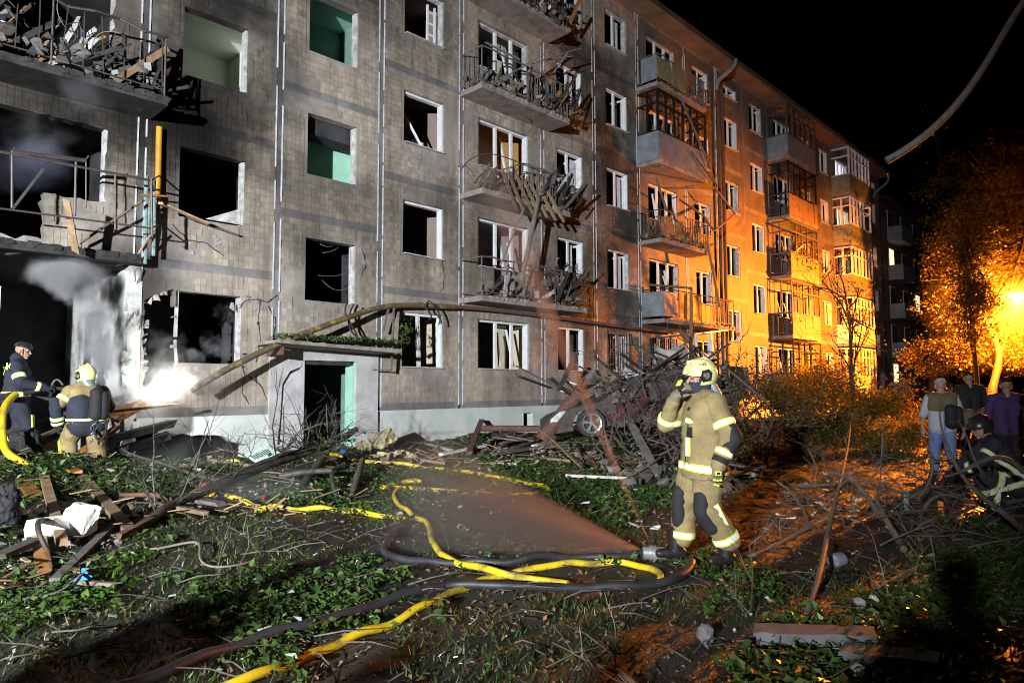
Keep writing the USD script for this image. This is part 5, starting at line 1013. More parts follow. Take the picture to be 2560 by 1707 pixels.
# heap of branches at the right
t = thing('branch_pile', 'tangled heap of dead grey branches in the right foreground', 'branch pile'); g2 = np.random.default_rng(14)
for k in range(34):
    px, py = g2.uniform(1990, 2560), g2.uniform(1190, 1330); p0 = up(px, py, g2.uniform(.02, .2)); a = g2.uniform(0, 6.28); e = p0 + V(math.cos(a) * .9, math.sin(a) * .9, g2.uniform(.0, .5)) * g2.uniform(.5, 1.2); limb(t, 'branch', [p0, (p0 + e) / 2 + g2.normal(0, .07, 3), e], [g2.uniform(.015, .035), .018, .008], 'twig', 10, 6)
for pts, rr in (([D(2195, 1285, 7.6), D(2160, 1230, 7.7), D(2120, 1195, 7.9), D(2060, 1180, 8)], [.03, .028, .02, .01]), ([up(2260, 1385, .05), D(2228, 1320, 7.2), D(2200, 1270, 7.3), D(2188, 1240, 7.4)], [.035, .035, .03, .02]), ([D(2560, 1325, 7), D(2480, 1260, 7), D(2400, 1180, 7.3), D(2375, 1130, 7.4), D(2352, 1060, 7.5), D(2352, 1010, 7.6)], [.04, .032, .024, .018, .012, .006]), ([D(2560, 1180, 7), D(2480, 1145, 7.1), D(2420, 1170, 7.2), D(2360, 1190, 7.3)], [.03, .024, .02, .008]), ([D(2475, 1200, 7.2), D(2430, 1130, 7.2), D(2412, 1080, 7.3), D(2395, 1050, 7.3)], [.014, .013, .01, .006]), ([D(2300, 1240, 7.5), D(2330, 1180, 7.5), D(2322, 1120, 7.6), D(2290, 1085, 7.7)], [.018, .014, .01, .005])):
    limb(t, 'branch', pts, rr, 'twig', 26, 7)
mt = MB()
for k in range(60):
    px, py = g2.uniform(1920, 2560), g2.uniform(1180, 1400); twigs(mt, up(px, py, .1), V(g2.normal(0, .7), g2.normal(0, .6), .35), g2.uniform(.3, .8), .010, 2, g2, sides=3, up=-.1)
tag(mt.build('fine_twigs', 'twig', t), kind='stuff')
for lb, x, y, mt_, h in (('teal painted post stub standing in the branch heap', 2268, 1276, 'greenmetal', .26), ('reddish post stub standing right of the teal one', 2354, 1288, 'orangeplastic', .18)):
    MBx = MB(); p0 = up(x, y, 0); MBx.bar(p0, p0 + V(0, 0, h), .06, .06); tag(MBx.build('post_stub', mt_), lb, 'post')
# shrubs and trees
def shrub(label, c, rad, h, nl, m, seed, stems=7, lev=3, lsize=.09, name='shrub', r0=.022, spread=.6, cat='shrub', upb=.25):
    t = thing(name, label, cat); g = np.random.default_rng(seed); mb = MB(); lp = []
    for k in range(stems):
        a = g.uniform(0, 6.28); twigs(mb, c + V(math.cos(a), math.sin(a), 0) * rad * .15, V(math.cos(a) * rad / h * .8, math.sin(a) * rad / h * .8, 1), h * g.uniform(.26, .38), r0, lev, g, spread, .3, 5, lp, upb, (2, 3))
    mb.build('stems', 'bark', t)
    lp = np.array(lp); i = g.integers(0, len(lp), nl); C = lp[i] + g.normal(0, rad * .10, (nl, 3)); C = C[C[:, 2] > gh(C[:, 0], C[:, 1])]; n = len(C)
    if n: leafmesh('crown', C, g.uniform(.6, 1.3, n) * lsize, np.tile(V(0, 0, 1), (n, 1)), m, t, seed=seed + 1, tilt=1.2)
    return t
gp = lambda px, py, dep: (lambda q: V(q[0], q[1], float(gh(q[0], q[1]))))(D(px, py, dep))
shrub('bare dark shrub with arching branches right of the firefighter', gp(1880, 1070, 15), 1.7, 3.6, 2600, 'bushleaf', 41, 9, 4, .06, r0=.03)
shrub('dense dark shrub behind the debris mound', gp(1790, 1060, 13.5), 1.4, 1.7, 3200, 'bushleaf', 42, 9, 3, .07)
shrub('black leafy shrub in the middle distance before the white balconies', gp(2030, 1070, 17), 1.6, 1.7, 4500, 'bushleaf', 43, 10, 3, .09)
shrub('orange rimmed shrub in front of the far apartment corner', gp(2190, 1040, 22), 2.0, 2.6, 4500, 'treeleaf', 44, 10, 3, .12)
shrub('low shrub glowing orange left of the walking man', gp(2235, 1075, 17), 1.4, 1.2, 5000, 'treeleaf', 45, 9, 3, .09)
shrub('tall orange shrub beside the wall below the white balconies', gp(2060, 1020, 27), 2.0, 3.6, 7000, 'treeleaf', 46, 9, 3, .13)
shrub('glowing shrub at the foot of the drainpipe wall', gp(1965, 1020, 24), 1.6, 2.6, 5000, 'treeleaf', 47, 9, 3, .11)
shrub('orange shrub behind the walking people', gp(2400, 1050, 21), 2.2, 2.1, 5500, 'treeleaf', 48, 9, 3, .12)
shrub('wide dim shrub right behind the rightmost people', gp(2570, 1060, 19), 1.8, 1.6, 4500, 'treeleaf', 49, 9, 3, .12)
def tree(label, base, pts, rr, crown, nl, lsize, seed, m='treeleaf', nb=26, name='tree'):
    t = thing(name, label, 'tree'); g = np.random.default_rng(seed); limb(t, 'trunk', pts, rr, 'bark', 30, 9, .04, seed); mb = MB(); lp = []
    q = spline(pts, 30)
    for k in range(nb):
        s = q[int(g.integers(9, 30))]; cc, cr = crown[int(g.integers(len(crown)))]; e = cc + g.normal(0, .45, 3) * cr; twigs(mb, s, e - s + V(0, 0, .3), np.linalg.norm(e - s) * .8, rr[0] * .32, 2, g, .5, .3, 5, lp, .1, (2, 4), .55)
    mb.build('branches', 'bark', t)
    lp = np.array(lp); ok = np.zeros(len(lp), bool)
    for cc, cr in crown: ok |= (((lp - cc) / (cr * 1.15)) ** 2).sum(1) < 1
    if ok.sum() > 20: lp = lp[ok]
    nc = nl // 26; cl = lp[g.integers(0, len(lp), nc)] + g.normal(0, .25, (nc, 3)); ex = []
    for cc, cr in crown: u = g.normal(0, 1, (nc // len(crown) // 2, 3)); u /= np.linalg.norm(u, axis=1, keepdims=True); ex.append(cc + u * cr * g.uniform(.55, 1.05, (len(u), 1)))
    cl = np.vstack([cl] + ex); C = (cl[:, None] + g.normal(0, .26, (len(cl), 26, 3)) * V(1, 1, .6)).reshape(-1, 3); C = C[C[:, 2] > .3]; n = len(C)
    leafmesh('crown', C, g.uniform(.6, 1.3, n) * lsize, np.tile(V(0, 0, 1), (n, 1)), m, t, seed=seed + 1, tilt=1.0)
    return t
b = gp(2490, 1060, 30)
tree('big leafy tree lit orange by the street lamp behind it', b, [b, D(2484, 960, 30), D(2496, 870, 30.2), D(2462, 800, 30.4), D(2420, 720, 30.6), D(2380, 640, 31)], [.2, .17, .14, .11, .08, .05], [(D(2450, 620, 33), V(2.3, 2.0, 1.8)), (D(2390, 780, 34), V(2.2, 1.7, 1.5)), (D(2440, 870, 32.5), V(2.0, 1.6, 1.1)), (D(2590, 520, 32), V(2.4, 2.2, 1.8)), (D(2340, 890, 35), V(2.0, 1.5, 1.0)), (D(2530, 700, 32.8), V(2.0, 1.6, 1.7)), (D(2540, 880, 32), V(1.7, 1.6, 1.1))], 26000, .15, 61)
b = gp(2330, 990, 40)
tree('tall dim tree rising behind the street lamp tree', b, [b, D(2330, 800, 40), D(2350, 600, 41), D(2400, 480, 41)], [.3, .25, .18, .08], [(D(2420, 520, 42), V(3.6, 3, 3.2)), (D(2560, 420, 44), V(3.5, 3.5, 3.5)), (D(2470, 780, 40), V(3, 2.5, 2.6))], 11000, .24, 62)
b = gp(2700, 1000, 34)
tree('dark tree at the right edge beyond the street lamp', b, [b, D(2700, 800, 34), D(2660, 600, 35), D(2600, 480, 35)], [.3, .25, .18, .08], [(D(2620, 430, 36), V(3, 3, 2.6)), (D(2700, 640, 36), V(3, 3, 2.6))], 9000, .22, 63)
b = on(30.9, -7.75)
tree('slim dark tree silhouetted left of the street lamp', b, [b, b + V(0, 0, 2.2), b + V(.05, .1, 4.5), b + V(0, .1, 8)], [.09, .08, .06, .02], [(b + V(0, .0, 4.4), V(.55, .55, 1.6)), (b + V(0, .05, 7.0), V(.6, .6, 1.7))], 6000, .13, 67, m='bushleaf', nb=26)
b = on(27.3, -4.6)
tree('bare arching tree standing before the orange lit balconies', b, [b, b + V(-.1, .1, 1.8), b + V(.2, .2, 3.4), b + V(.1, .3, 5.0)], [.12, .09, .06, .03], [(b + V(0, .2, 4.6), V(2.0, 1.6, 2.0)), (b + V(-1.6, .3, 6.4), V(1.6, 1.2, 1.2))], 500, .11, 65, nb=12)
# far block
far = thing('far_apartment_block', 'far unlit apartment block with a few lit windows beyond the white balconies', 'apartment block')
fx0, fx1, fy = 49.2, 92.0, 1.2
MB().box2((fx0, fy, 0), (fx1, fy + 10, 14.6)).build('wall', 'tile_far', far); MB().box2((fx0 - .3, fy - .6, 14.6), (fx1 + .3, fy + 10.4, 14.8)).build('roof', 'roof', far)
g = random.Random(3)
for i in range(5):
    for k in range(13):
        x = fx0 + .9 + 3.2 * k; z = 1.9 + 2.75 * i; w = 1.25; MB().box2((x, fy - .03, z), (x + w, fy - .001, z + 1.4)).build('window', 'white', far)
        lit = (i, k) in ((2, 0), (3, 1), (2, 3), (0, 1), (1, 4)); MB().box2((x + .09, fy - .045, z + .08), (x + w / 2 - .03, fy - .031, z + 1.32)).build('pane', 'lit_warm' if lit else 'burnt', far); MB().box2((x + w / 2 + .03, fy - .045, z + .08), (x + w - .09, fy - .031, z + 1.32)).build('pane', 'lit_warm' if lit else 'burnt', far)
        if k % 4 == 1: MB().box2((x - .3, fy - 1.0, z - 1.0), (x + 2.6, fy - .05, z + .05)).build('balcony', 'sheet', far)
# ------------------------------------------------------------------ people
def man(bones, ell=(), ref=.03, it=8, wr=0.0, seed=0, cut=None):
    """One continuous surface: hulls of spheres along the bones (a, b, ra, rb), smoothed; wr wrinkles the cloth."""
    P = []
    for a, b, ra, rb in bones:
        s = [m3.Manifold.sphere(r, 20).translate(tuple(map(float, p))) for p, r in ((a, ra), (b, rb))]; P.append(m3.Manifold.batch_hull(s))
    for c, r, R in ell:
        s = m3.Manifold.sphere(1.0, 28).scale(tuple(map(float, r)))
        if R is not None: s = s.transform(np.hstack([R, np.zeros((3, 1))]))
        P.append(s.translate(tuple(map(float, c))))
    m = m3.Manifold.batch_boolean(P, m3.OpType.Add)
    if cut is not None: m = m - cut
    m = m.refine_to_length(ref).to_mesh(); tm = trimesh.Trimesh(m.vert_properties[:, :3], m.tri_verts, process=False); tm.merge_vertices()
    trimesh.smoothing.filter_taubin(tm, iterations=it)
    if wr:
        v = np.array(tm.vertices); k = (meshkit.fbm(v * V(9, 9, 15) + seed, 3) - .5) * 2 * wr + (meshkit.noise(v * V(6, 6, 26) + seed * 3, 2) - .5) * wr * .9
        tm.vertices = v + tm.vertex_normals * k[:, None]
    return tm
def band(tm, o, nrm, w=.06, out=.006, reach=.25):
    """Ring of tape round the cloth: the section of the surface near o across nrm, a little proud of it."""
    d, s, u = frame(nrm); R = np.stack([s, u, d], 0); L = (np.asarray(tm.vertices) - o) @ R.T
    try: mm = m3.Manifold(m3.Mesh(np.ascontiguousarray(L, np.float32), np.ascontiguousarray(tm.faces, np.uint32)))
    except Exception: return None
    best, bd = None, 1e9
    for cs in mm.slice(0.0).decompose():
        p = np.vstack(cs.to_polygons()); dd = np.hypot(*p.mean(0))
        if dd < bd and dd < reach: best, bd = cs, dd
    if best is None: return None
    ring = lambda ww, oo: (best.offset(oo, m3.JoinType.Round) - best.offset(-.012, m3.JoinType.Round)).extrude(ww).translate((0, 0, -ww / 2)).to_mesh()
    out_ = []
    for ww, oo in ((w, out), (w * .55, out + .003)):
        g = ring(ww, oo); out_.append((g.vert_properties[:, :3] @ R + o, g.tri_verts))
    return out_
class Person:
    def __init__(s, label, pos, head, name='person', group=None, sc=1.0):
        s.t = thing(name, label, 'person', group); h = np.asarray(head, float); h = h / np.linalg.norm(h); s.R = np.stack([h, np.cross(V(0, 0, 1), h), V(0, 0, 1)], 1) * sc; s.o = np.asarray(pos, float)
    def W(s, v): return np.asarray(v, float) @ s.R.T + s.o
    def add(s, name, tm, m, parent=None, smooth=True):
        v, f = (tm.vertices, tm.faces) if hasattr(tm, 'vertices') else tm
        return put(name, (s.W(v), f), m, parent or s.t, smooth=smooth)
    def mb(s, name, m, mt, parent=None, smooth=False): v, f = m.arrays(); return s.add(name, (v, f), mt, parent, smooth)
    def tape(s, tm, parent, o, nrm, w=.06, reach=.3, name='reflective_band', edge='lime'):
        b = band(tm, np.asarray(o, float), nrm, w, reach=reach)
        if b: q = s.add(name, b[0], edge, parent, False); s.add('silver_strip', b[1], 'silver', q, False) if False else s.add(name, b[1], 'silver', parent, False)
def hand(w, d, n, side, curl=.5, s=1.0, spread=.12, r=.0105):
    """Hand at wrist w, fingers along d, palm facing n; side +1 puts the thumb to the left of d seen from the back of the hand."""
    d = np.asarray(d, float) / np.linalg.norm(d); n = np.asarray(n, float); n = n - d * (n @ d); n /= np.linalg.norm(n); x = np.cross(d, n) * side; B = []
    K = [w + d * .09 * s + x * (.034 - .0225 * k) * s for k in range(4)]
    for k in range(4): B.append((w + x * (.016 - .012 * k) * s, K[k], .019 * s, .0155 * s))
    B.append((K[0], K[3], .015 * s, .014 * s))
    for k, L in enumerate((.078, .088, .082, .064)):
        p, q, a = K[k], d + x * spread * (1.2 - .8 * k), 0.0
        for j, fr in enumerate((.46, .31, .23)):
            a += curl * (.55, .8, .6)[j]; v = q * math.cos(a) + n * math.sin(a); v /= np.linalg.norm(v); e = p + v * L * fr * s; B.append((p, e, (r + .001 - .0008 * j) * s, (r - .0008 * j) * s)); p = e
    p = w + x * .022 * s + d * .02 * s; v = x * .75 + d * .55 + n * .35
    for j, L in enumerate((.042, .034, .028)): v = v / np.linalg.norm(v); e = p + v * L * s; B.append((p, e, (.0145 - .001 * j) * s, (.013 - .001 * j) * s)); p = e; v = v * .7 + d * .5 + n * .35 * curl
    return man(B, ref=.006, it=5)
def headmesh(c, yaw=0.0, pitch=0.0, s=1.0, hair=None):
    """Head with brow, nose, lips, chin, ears; c is its centre, facing +x turned by yaw and pitch."""
    R = rotm((0, 0, 1), yaw) @ rotm((0, 1, 0), pitch); T = lambda *p: c + R @ (V(*p) * s)
    E = [(T(-.012, 0, .03), V(.098, .077, .092) * s, R), (T(.02, 0, -.035), V(.072, .062, .075) * s, R)]
    B = [(T(.075, .028, .022), T(.075, -.028, .022), .022 * s, .022 * s), (T(.088, 0, .014), T(.112, 0, -.026), .009 * s, .015 * s), (T(.070, .018, -.062), T(.070, -.018, -.062), .018 * s, .018 * s), (T(.066, 0, -.098), T(.05, 0, -.09), .021 * s, .026 * s),
         (T(.09, .012, -.056), T(.09, -.012, -.056), .0075 * s, .0075 * s), (T(.089, .011, -.069), T(.089, -.011, -.069), .0075 * s, .0075 * s), (T(.055, .042, -.02), T(.055, -.042, -.02), .024 * s, .024 * s),
         (T(-.02, 0, -.05), T(-.045, 0, -.17), .055 * s, .062 * s), (T(-.005, .078, .01), T(-.012, .08, -.03), .016 * s, .011 * s), (T(-.005, -.078, .01), T(-.012, -.08, -.03), .016 * s, .011 * s)]
    return man(B, E, ref=.009, it=4), T, R
def face(P, h, T, s=1.0):
    for y in (.03, -.03):
        e = trimesh.creation.icosphere(2, .0115 * s); e.apply_translation(T(.079, y, .004)); P.add('eye', e, 'black', h)
        P.mb('eyebrow', MB().bar(T(.098, y * .6, .026), T(.086, y * 1.6, .026), .007 * s), 'hair', h)
    P.mb('mouth', MB().bar(T(.0975, .018, -.0625), T(.0975, -.018, -.0625), .003 * s), 'hair', h)
def fire_helmet(P, T, R, s=1.0, mt='helmet', plate=True, parent=None):
    H = m3.Manifold.sphere(1.0, 48).scale((.162 * s, .132 * s, .150 * s)); cutb = m3.Manifold.cube((.5, .5, .3), True).translate((.0, 0, -.15 - .095 * s)); front = m3.Manifold.cube((.30, .5, .24), True).rotate((0, -14, 0)).translate((.20 * s, 0, -.10 * s)); inner = m3.Manifold.sphere(1.0, 32).scale((.145 * s, .114 * s, .134 * s))
    ridge = m3.Manifold.batch_hull([m3.Manifold.sphere(.02, 12).translate(p) for p in ((.10 * s, 0, .118 * s), (-.06 * s, 0, .142 * s), (-.12 * s, 0, .09 * s))])
    m = ((H + ridge) - cutb - front - inner).refine_to_length(.014).to_mesh(); X = lambda v: np.array([T(0, 0, 0)] * len(v)) + (np.asarray(v) + V(-.012, 0, .03) * s) @ R.T
    sh = P.add('helmet', (X(m.vert_properties[:, :3]), m.tri_verts), mt, parent, 38)
    brim = MB(); brim.tube(X(np.array([(.150 * s * math.cos(a) * 1.03, .128 * s * math.sin(a) * 1.04, .022 * s - .03 * s * abs(math.sin(a))) for a in np.linspace(-1.25, 1.25, 17)])), .009 * s, 6); P.mb('brim', brim, mt, sh, 40)
    if plate:
        for y in (1, -1):
            pts = [(.055, -.025), (.035, .035), (-.03, .045), (-.06, .01), (-.045, -.06), (.03, -.07)]; yy = lambda x, z: math.sqrt(max(.02, 1 - (x / .162) ** 2 - (z / .150) ** 2)) * .132
            v = [(x * s, y * (yy(x, z) + o) * s, z * s) for o in (.008, -.012) for x, z in pts]; mb = MB(); mb.hull(np.array(v)); vv, f = mb.arrays(); pl = P.add('side_plate', (X(vv), f), 'boot', sh, False)
            v = [(x * s * .45 - .002, y * (yy(x * .45, z * .45) + o) * s, z * s * .45 - .005) for o in (.016, -.002) for x, z in pts]; mb = MB(); mb.hull(np.array(v)); vv, f = mb.arrays(); P.add('plate_button', (X(vv), f), 'alloy', sh, False)
        mk = MB()
        for a, b in (((.035, .080), (.04, .104)), ((.028, .092), (.048, .093)), ((.018, .082), (.013, .1)), ((.013, .084), (.006, .096)), ((.006, .084), (.002, .102)), ((-.004, .082), (-.012, .104)), ((-.012, .083), (-.003, .103)), ((-.018, .082), (-.016, .098))):
            q = [(x * s, yq * s, z * s) for (x, z) in (a, b) for yq in (math.sqrt(max(.02, 1 - (x / .162) ** 2 - (z / .150) ** 2)) * .132 + .003,)]; q = X(np.array(q)); mk.tube(q, .0028 * s, 4)
        P.mb('blue_emblem', mk, 'purple', sh)
        for k in range(4):
            mk = MB(); xs = .098 + .013 * k; zz = .095 - .017 * k; q = [(xs * s, w * .132 * s, math.sqrt(max(0, 1 - (xs / .162) ** 2 - w * w)) * .152 * s) for w in np.linspace(.2, .62, 6)]; mk.tube(X(np.array(q)), .0025 * s, 4); P.mb('helmet_slot', mk, 'boot', sh)
    return sh
def boots(P, ank, toe, m='boot'):
    for a, d in zip(ank, toe):
        a, d = np.asarray(a, float), np.asarray(d, float); d = d / np.linalg.norm(d); f = V(a[0], a[1], a[2] - .045)
        P.add('boot', man([(a + V(0, 0, .14), a, .065, .06), (a + V(0, 0, -.02), f - d * .05 + V(0, 0, -.0), .058, .05), (f - d * .05, f + d * .10, .05, .048), (f + d * .10, f + d * .16, .046, .04)], ref=.018, it=4, cut=m3.Manifold.cube((2, 2, 1), True).translate((0, 0, float(f[2]) - .045 - .5))), m)
# --- the firefighter in tan turnout gear, hand at the mouth
ax_ = -RT * .99 - FWD * .10; ax_[2] = 0
fo = D(1766, 1424, 6.34); fo[2] = float(gh(fo[0], fo[1])) + .035
P = Person('firefighter in tan gear and pale helmet raising a gloved hand to his mouth', fo, ax_, sc=1.03)
hipL, hipR, knL, knR = V(.0, .10, .93), V(.02, -.10, .93), V(.03, .13, .50), V(.14, -.13, .50); anL, anR = V(-.15, .14, .13), V(.17, -.14, .13)
tro = man([(hipL, hipR, .155, .155), (hipL, knL, .155, .115), (hipR, knR, .155, .115), (knL, anL + V(0, 0, .09), .115, .108), (knR, anR + V(0, 0, .09), .115, .108)], ref=.03, it=8, wr=.017, seed=2)
tr = P.add('trousers', tro, 'tan')
for k, a in ((knL, anL), (knR, anR)):
    d = a - k; P.tape(tro, tr, k + d * .74, d, .062); 
    q = man([(k + V(.055, .03, .10), k + V(.06, .03, -.02), .075, .078), (k + V(.06, .03, -.02), k + d * .42 + V(.05, .03, 0), .078, .07)], ref=.03, it=4, wr=.004); P.add('knee_patch', q, 'black', tr)
m = MB(); kk = [knL + (anL - knL) * t_ + V(-.055, .095 - .01 * t_, 0) for t_ in (-.12, .55)]; m.bar(kk[0], kk[1], .055, .022, up=(0, 1, 0)); P.mb('side_tape', m, 'lime', tr); m = MB(); m.bar(kk[0] + V(0, .004, -.003), kk[1] + V(0, .004, .003), .032, .022, up=(0, 1, 0)); P.mb('side_tape', m, 'silver', tr)
cut = m3.Manifold.cube((2, 2, 1), True).translate((0, 0, .76 - .5))
sL, sR, nk = V(-.03, .205, 1.43), V(-.01, -.205, 1.43), V(0, 0, 1.50)
elL, wrL = V(-.12, .31, 1.13), V(.0, .32, .90); elR, wrR = V(.27, -.27, 1.22), V(.235, -.06, 1.49)
tb = [(V(.01, .09, .80), V(.01, -.09, .80), .185, .185), (V(.01, .09, .74), V(.0, .08, 1.10), .19, .165), (V(.01, -.09, .74), V(.0, -.08, 1.10), .19, .165), (V(0, .085, 1.08), V(0, .10, 1.34), .168, .155), (V(0, -.085, 1.08), V(0, -.10, 1.34), .168, .155), (V(0, .10, 1.34), V(0, -.10, 1.34), .155, .155), (sL, V(0, .06, 1.45), .095, .10), (sR, V(0, -.06, 1.45), .095, .10), (V(0, 0, 1.44), V(.01, 0, 1.53), .10, .082),
      (sL, elL, .098, .082), (elL, wrL, .082, .066), (sR, elR, .098, .082), (elR, wrR + (elR - wrR) * .22, .082, .068)]
jk = man(tb, ref=.028, it=9, wr=.016, seed=5, cut=cut); jb = P.add('jacket', jk, 'tan')
P.tape(jk, jb, V(.01, 0, .845), V(-.10, 0, 1), .07, .4)
limbs = lambda bb, sd_: man(bb, ref=.028, it=9, wr=.011, seed=sd_)
aL, aR = limbs(tb[9:11], 5), limbs([(sR, elR, .098, .082), (elR, wrR, .082, .066)], 5)
P.tape(aL, jb, sL + (elL - sL) * .60, elL - sL, .062); P.tape(aL, jb, elL + (wrL - elL) * .55, wrL - elL, .055); P.tape(aR, jb, elR + (wrR - elR) * .2, wrR - elR, .06)
m = MB(); m.bar((.165, .02, 1.275), (.135, .13, 1.255), .05, .018, up=(1, 0, .1)); P.mb('chest_tape', m, 'lime', jb); m = MB(); m.bar((.169, .021, 1.2755), (.14, .129, 1.2555), .028, .018, up=(1, 0, .1)); P.mb('chest_tape', m, 'silver', jb)
m = MB(); m.bar((.172, .075, 1.12), (.18, .085, .955), .05, .02, up=(1, .4, 0)); P.mb('front_tape', m, 'lime', jb); m = MB(); m.bar((.177, .077, 1.117), (.185, .087, .958), .03, .02, up=(1, .4, 0)); P.mb('front_tape', m, 'silver', jb)
q = man([(sL + (elL - sL) * .75 + V(-.012, .018, 0), elL + V(-.02, .015, 0), .078, .080), (elL + V(-.02, .015, 0), elL + (wrL - elL) * .42 + V(-.012, .012, 0), .080, .070)], ref=.03, it=4, wr=.004); P.add('elbow_patch', q, 'black', jb)
q = band(aL, elL + (wrL - elL) * .82, wrL - elL, .05); P.add('cuff_strap', q[0], 'black', jb, False) if q else None
m = MB(); m.tube(spline([V(.165, .03, 1.30), V(.175, .035, 1.2), V(.19, .03, 1.05), V(.19, .03, .86)], 12), .006, 4); P.mb('zip_flap', m, 'glove', jb)
m = MB(); m.box((.165, .115, 1.17), (.04, .06, .09)); P.mb('chest_radio', m, 'boot', jb)
m = MB(); m.box((.15, .055, 1.375), (.02, .05, .03), rotm((0, 1, 0), -.5)); P.mb('name_patch', m, 'black', jb)
hc = V(.03, 0, 1.655); hd, T, R = headmesh(hc, .05, .08); h = P.add('head', hd, 'skin'); face(P, h, T)
bal = man([(T(.035, 0, -.075), T(-.01, 0, -.12), .074, .082), (T(-.01, 0, -.12), T(-.02, 0, -.2), .082, .09), (T(-.03, 0, .0), T(-.02, 0, -.1), .086, .082)], ref=.02, it=4); P.add('balaclava', bal, 'navy', h)
fire_helmet(P, T, R, 1.0); 
vz = MB(); vz.hull(np.array([T(*p) for p in ((.115, .07, .075), (.115, -.07, .075), (.15, .05, .025), (.15, -.05, .025), (.158, 0, .03), (.128, 0, .085), (.10, .078, .045), (.10, -.078, .045))])); P.mb('visor', vz, 'boot')
nc = man([(T(-.10, .03, -.06), T(-.15, .02, -.20), .04, .05), (T(-.10, -.04, -.06), T(-.15, -.04, -.2), .04, .05), (T(-.13, .0, -.16), T(-.16, .0, -.27), .05, .02)], ref=.025, it=4, wr=.006); P.add('neck_cloth', nc, 'sheet')
hnd = hand(wrL + V(.0, .0, .015), V(.10, .0, -1), V(.15, -1, 0), 1, .75, 1.12, r=.0125); gl = P.add('glove', hnd, 'glove')
m = MB(); c0 = wrL + V(.02, .055, -.085)
for k, (dx, dz, w) in enumerate(((.0, .02, .05), (.035, -.035, .02), (.008, -.04, .02), (-.02, -.038, .02), (.03, -.075, .018), (.005, -.082, .018))): m.box(c0 + V(dx, -.012, dz), (w, .02, w * .75))
P.mb('knuckle_guard', m, 'lime', gl); m = MB(); m.box(c0 + V(0, -.008, .02), (.028, .02, .018)); P.mb('knuckle_guard', m, 'boot', gl)
dR = V(-.32, .42, .62); hnd = hand(wrR, dR, V(-.9, -.1, -.3), -1, .9, 1.1, r=.0125); gl = P.add('glove', hnd, 'glove')
P.add('glove_cuff', man([(wrR + (elR - wrR) * .28, wrR, .062, .05)], ref=.02, it=3), 'glove', gl)
m = MB()
for k in range(4): m.box(wrR + dR * .15 + V(.035, -.035 + .022 * k, .02 + .004 * k), (.02, .016, .05), rotm((0, 1, 0), -.5))
P.mb('knuckle_guard', m, 'lime', gl)
m = MB(); m.box(wrR + V(-.035, .07, .04), (.05, .05, .12), rotm((0, 1, 0), .3)); P.mb('hand_radio', m, 'boot', gl)
boots(P, [anL + V(.02, 0, -.03), anR + V(.06, 0, -.03)], [V(.9, .25, 0), V(1, .05, 0)])

# --- kneeling-stance firefighter in tan and navy at the burnt window, seen from behind
def ground_at(px, py, dep): q = D(px, py, dep); return V(q[0], q[1], q[2])
fo = ground_at(212, 1206, 10.1)
P = Person('firefighter in tan and navy gear with bright helmet climbing the debris, seen from behind', fo, FWD * .58 - RT * .58 - V(0, 0, FWD[2]) * .58, sc=1.0)
hipL, hipR, knL, knR, anL, anR = V(-.02, .11, .88), V(-.02, -.11, .88), V(.20, .19, .62), V(.10, -.17, .47), V(.02, .20, .20), V(-.12, -.18, .11)
tro = man([(hipL, hipR, .16, .16), (hipL, knL, .155, .12), (hipR, knR, .155, .12), (knL, anL, .12, .105), (knR, anR, .12, .105)], ref=.03, wr=.013, seed=8); tr = P.add('trousers', tro, 'tan')
P.tape(tro, tr, anL + (knL - anL) * .35, knL - anL, .07); m = MB(); m.bar(knL + V(-.03, .125, .0), anL + V(.0, .115, .1), .05, .02, up=(0, 1, 0)); P.mb('side_tape', m, 'lime', tr)
boots(P, [anL + V(0, 0, -.04), anR + V(0, 0, -.03)], [V(1, .2, 0), V(1, -.2, 0)])
sL, sR = V(.12, .21, 1.34), V(.12, -.21, 1.34); elL, wrL = V(.10, .38, 1.10), V(.16, .34, .86); elR, wrR = V(.28, -.36, 1.12), V(.45, -.25, 1.0)
top = man([(V(.04, .09, 1.12), V(.1, .1, 1.30), .16, .15), (V(.04, -.09, 1.12), V(.1, -.1, 1.30), .16, .15), (V(.1, .1, 1.3), V(.1, -.1, 1.3), .15, .15), (sL, V(.12, .05, 1.38), .095, .1), (sR, V(.12, -.05, 1.38), .095, .1), (sL, elL, .1, .085), (sR, elR, .1, .085), (elL, elL + (wrL - elL) * .3, .085, .08), (V(.12, 0, 1.36), V(.15, 0, 1.46), .1, .08)], ref=.03, wr=.01, seed=11); jb = P.add('jacket', top, 'tan')
low = man([(V(-.01, .09, .86), V(-.01, -.09, .86), .18, .18), (V(-.01, .09, .86), V(.04, .09, 1.16), .182, .172), (V(-.01, -.09, .86), V(.04, -.09, 1.16), .182, .172)], ref=.03, wr=.01, seed=12); P.add('jacket_skirt', low, 'navy', jb)
fa = man([(elL + V(-.01, .01, .08), elL, .082, .092), (elL, wrL, .09, .07)], ref=.028, wr=.008, seed=13); fb = P.add('forearm_sleeve', fa, 'navy', jb); P.add('forearm_sleeve', man([(elR, wrR, .088, .07)], ref=.028, wr=.008, seed=14), 'navy', jb)
aL = man([(sL, elL, .1, .085)], ref=.03); P.tape(aL, jb, sL + (elL - sL) * .45, elL - sL, .07); P.tape(fa, fb, elL + (wrL - elL) * .62, wrL - elL, .05); P.tape(fa, fb, elL + (wrL - elL) * .9, wrL - elL, .035); P.tape(low, jb, V(0, 0, .93), V(0, 0, 1), .04, .4)
hd, T, R = headmesh(V(.19, .0, 1.56), .35, .2); h = P.add('head', hd, 'skin'); face(P, h, T); fire_helmet(P, T, R, 1.05, 'helmet')
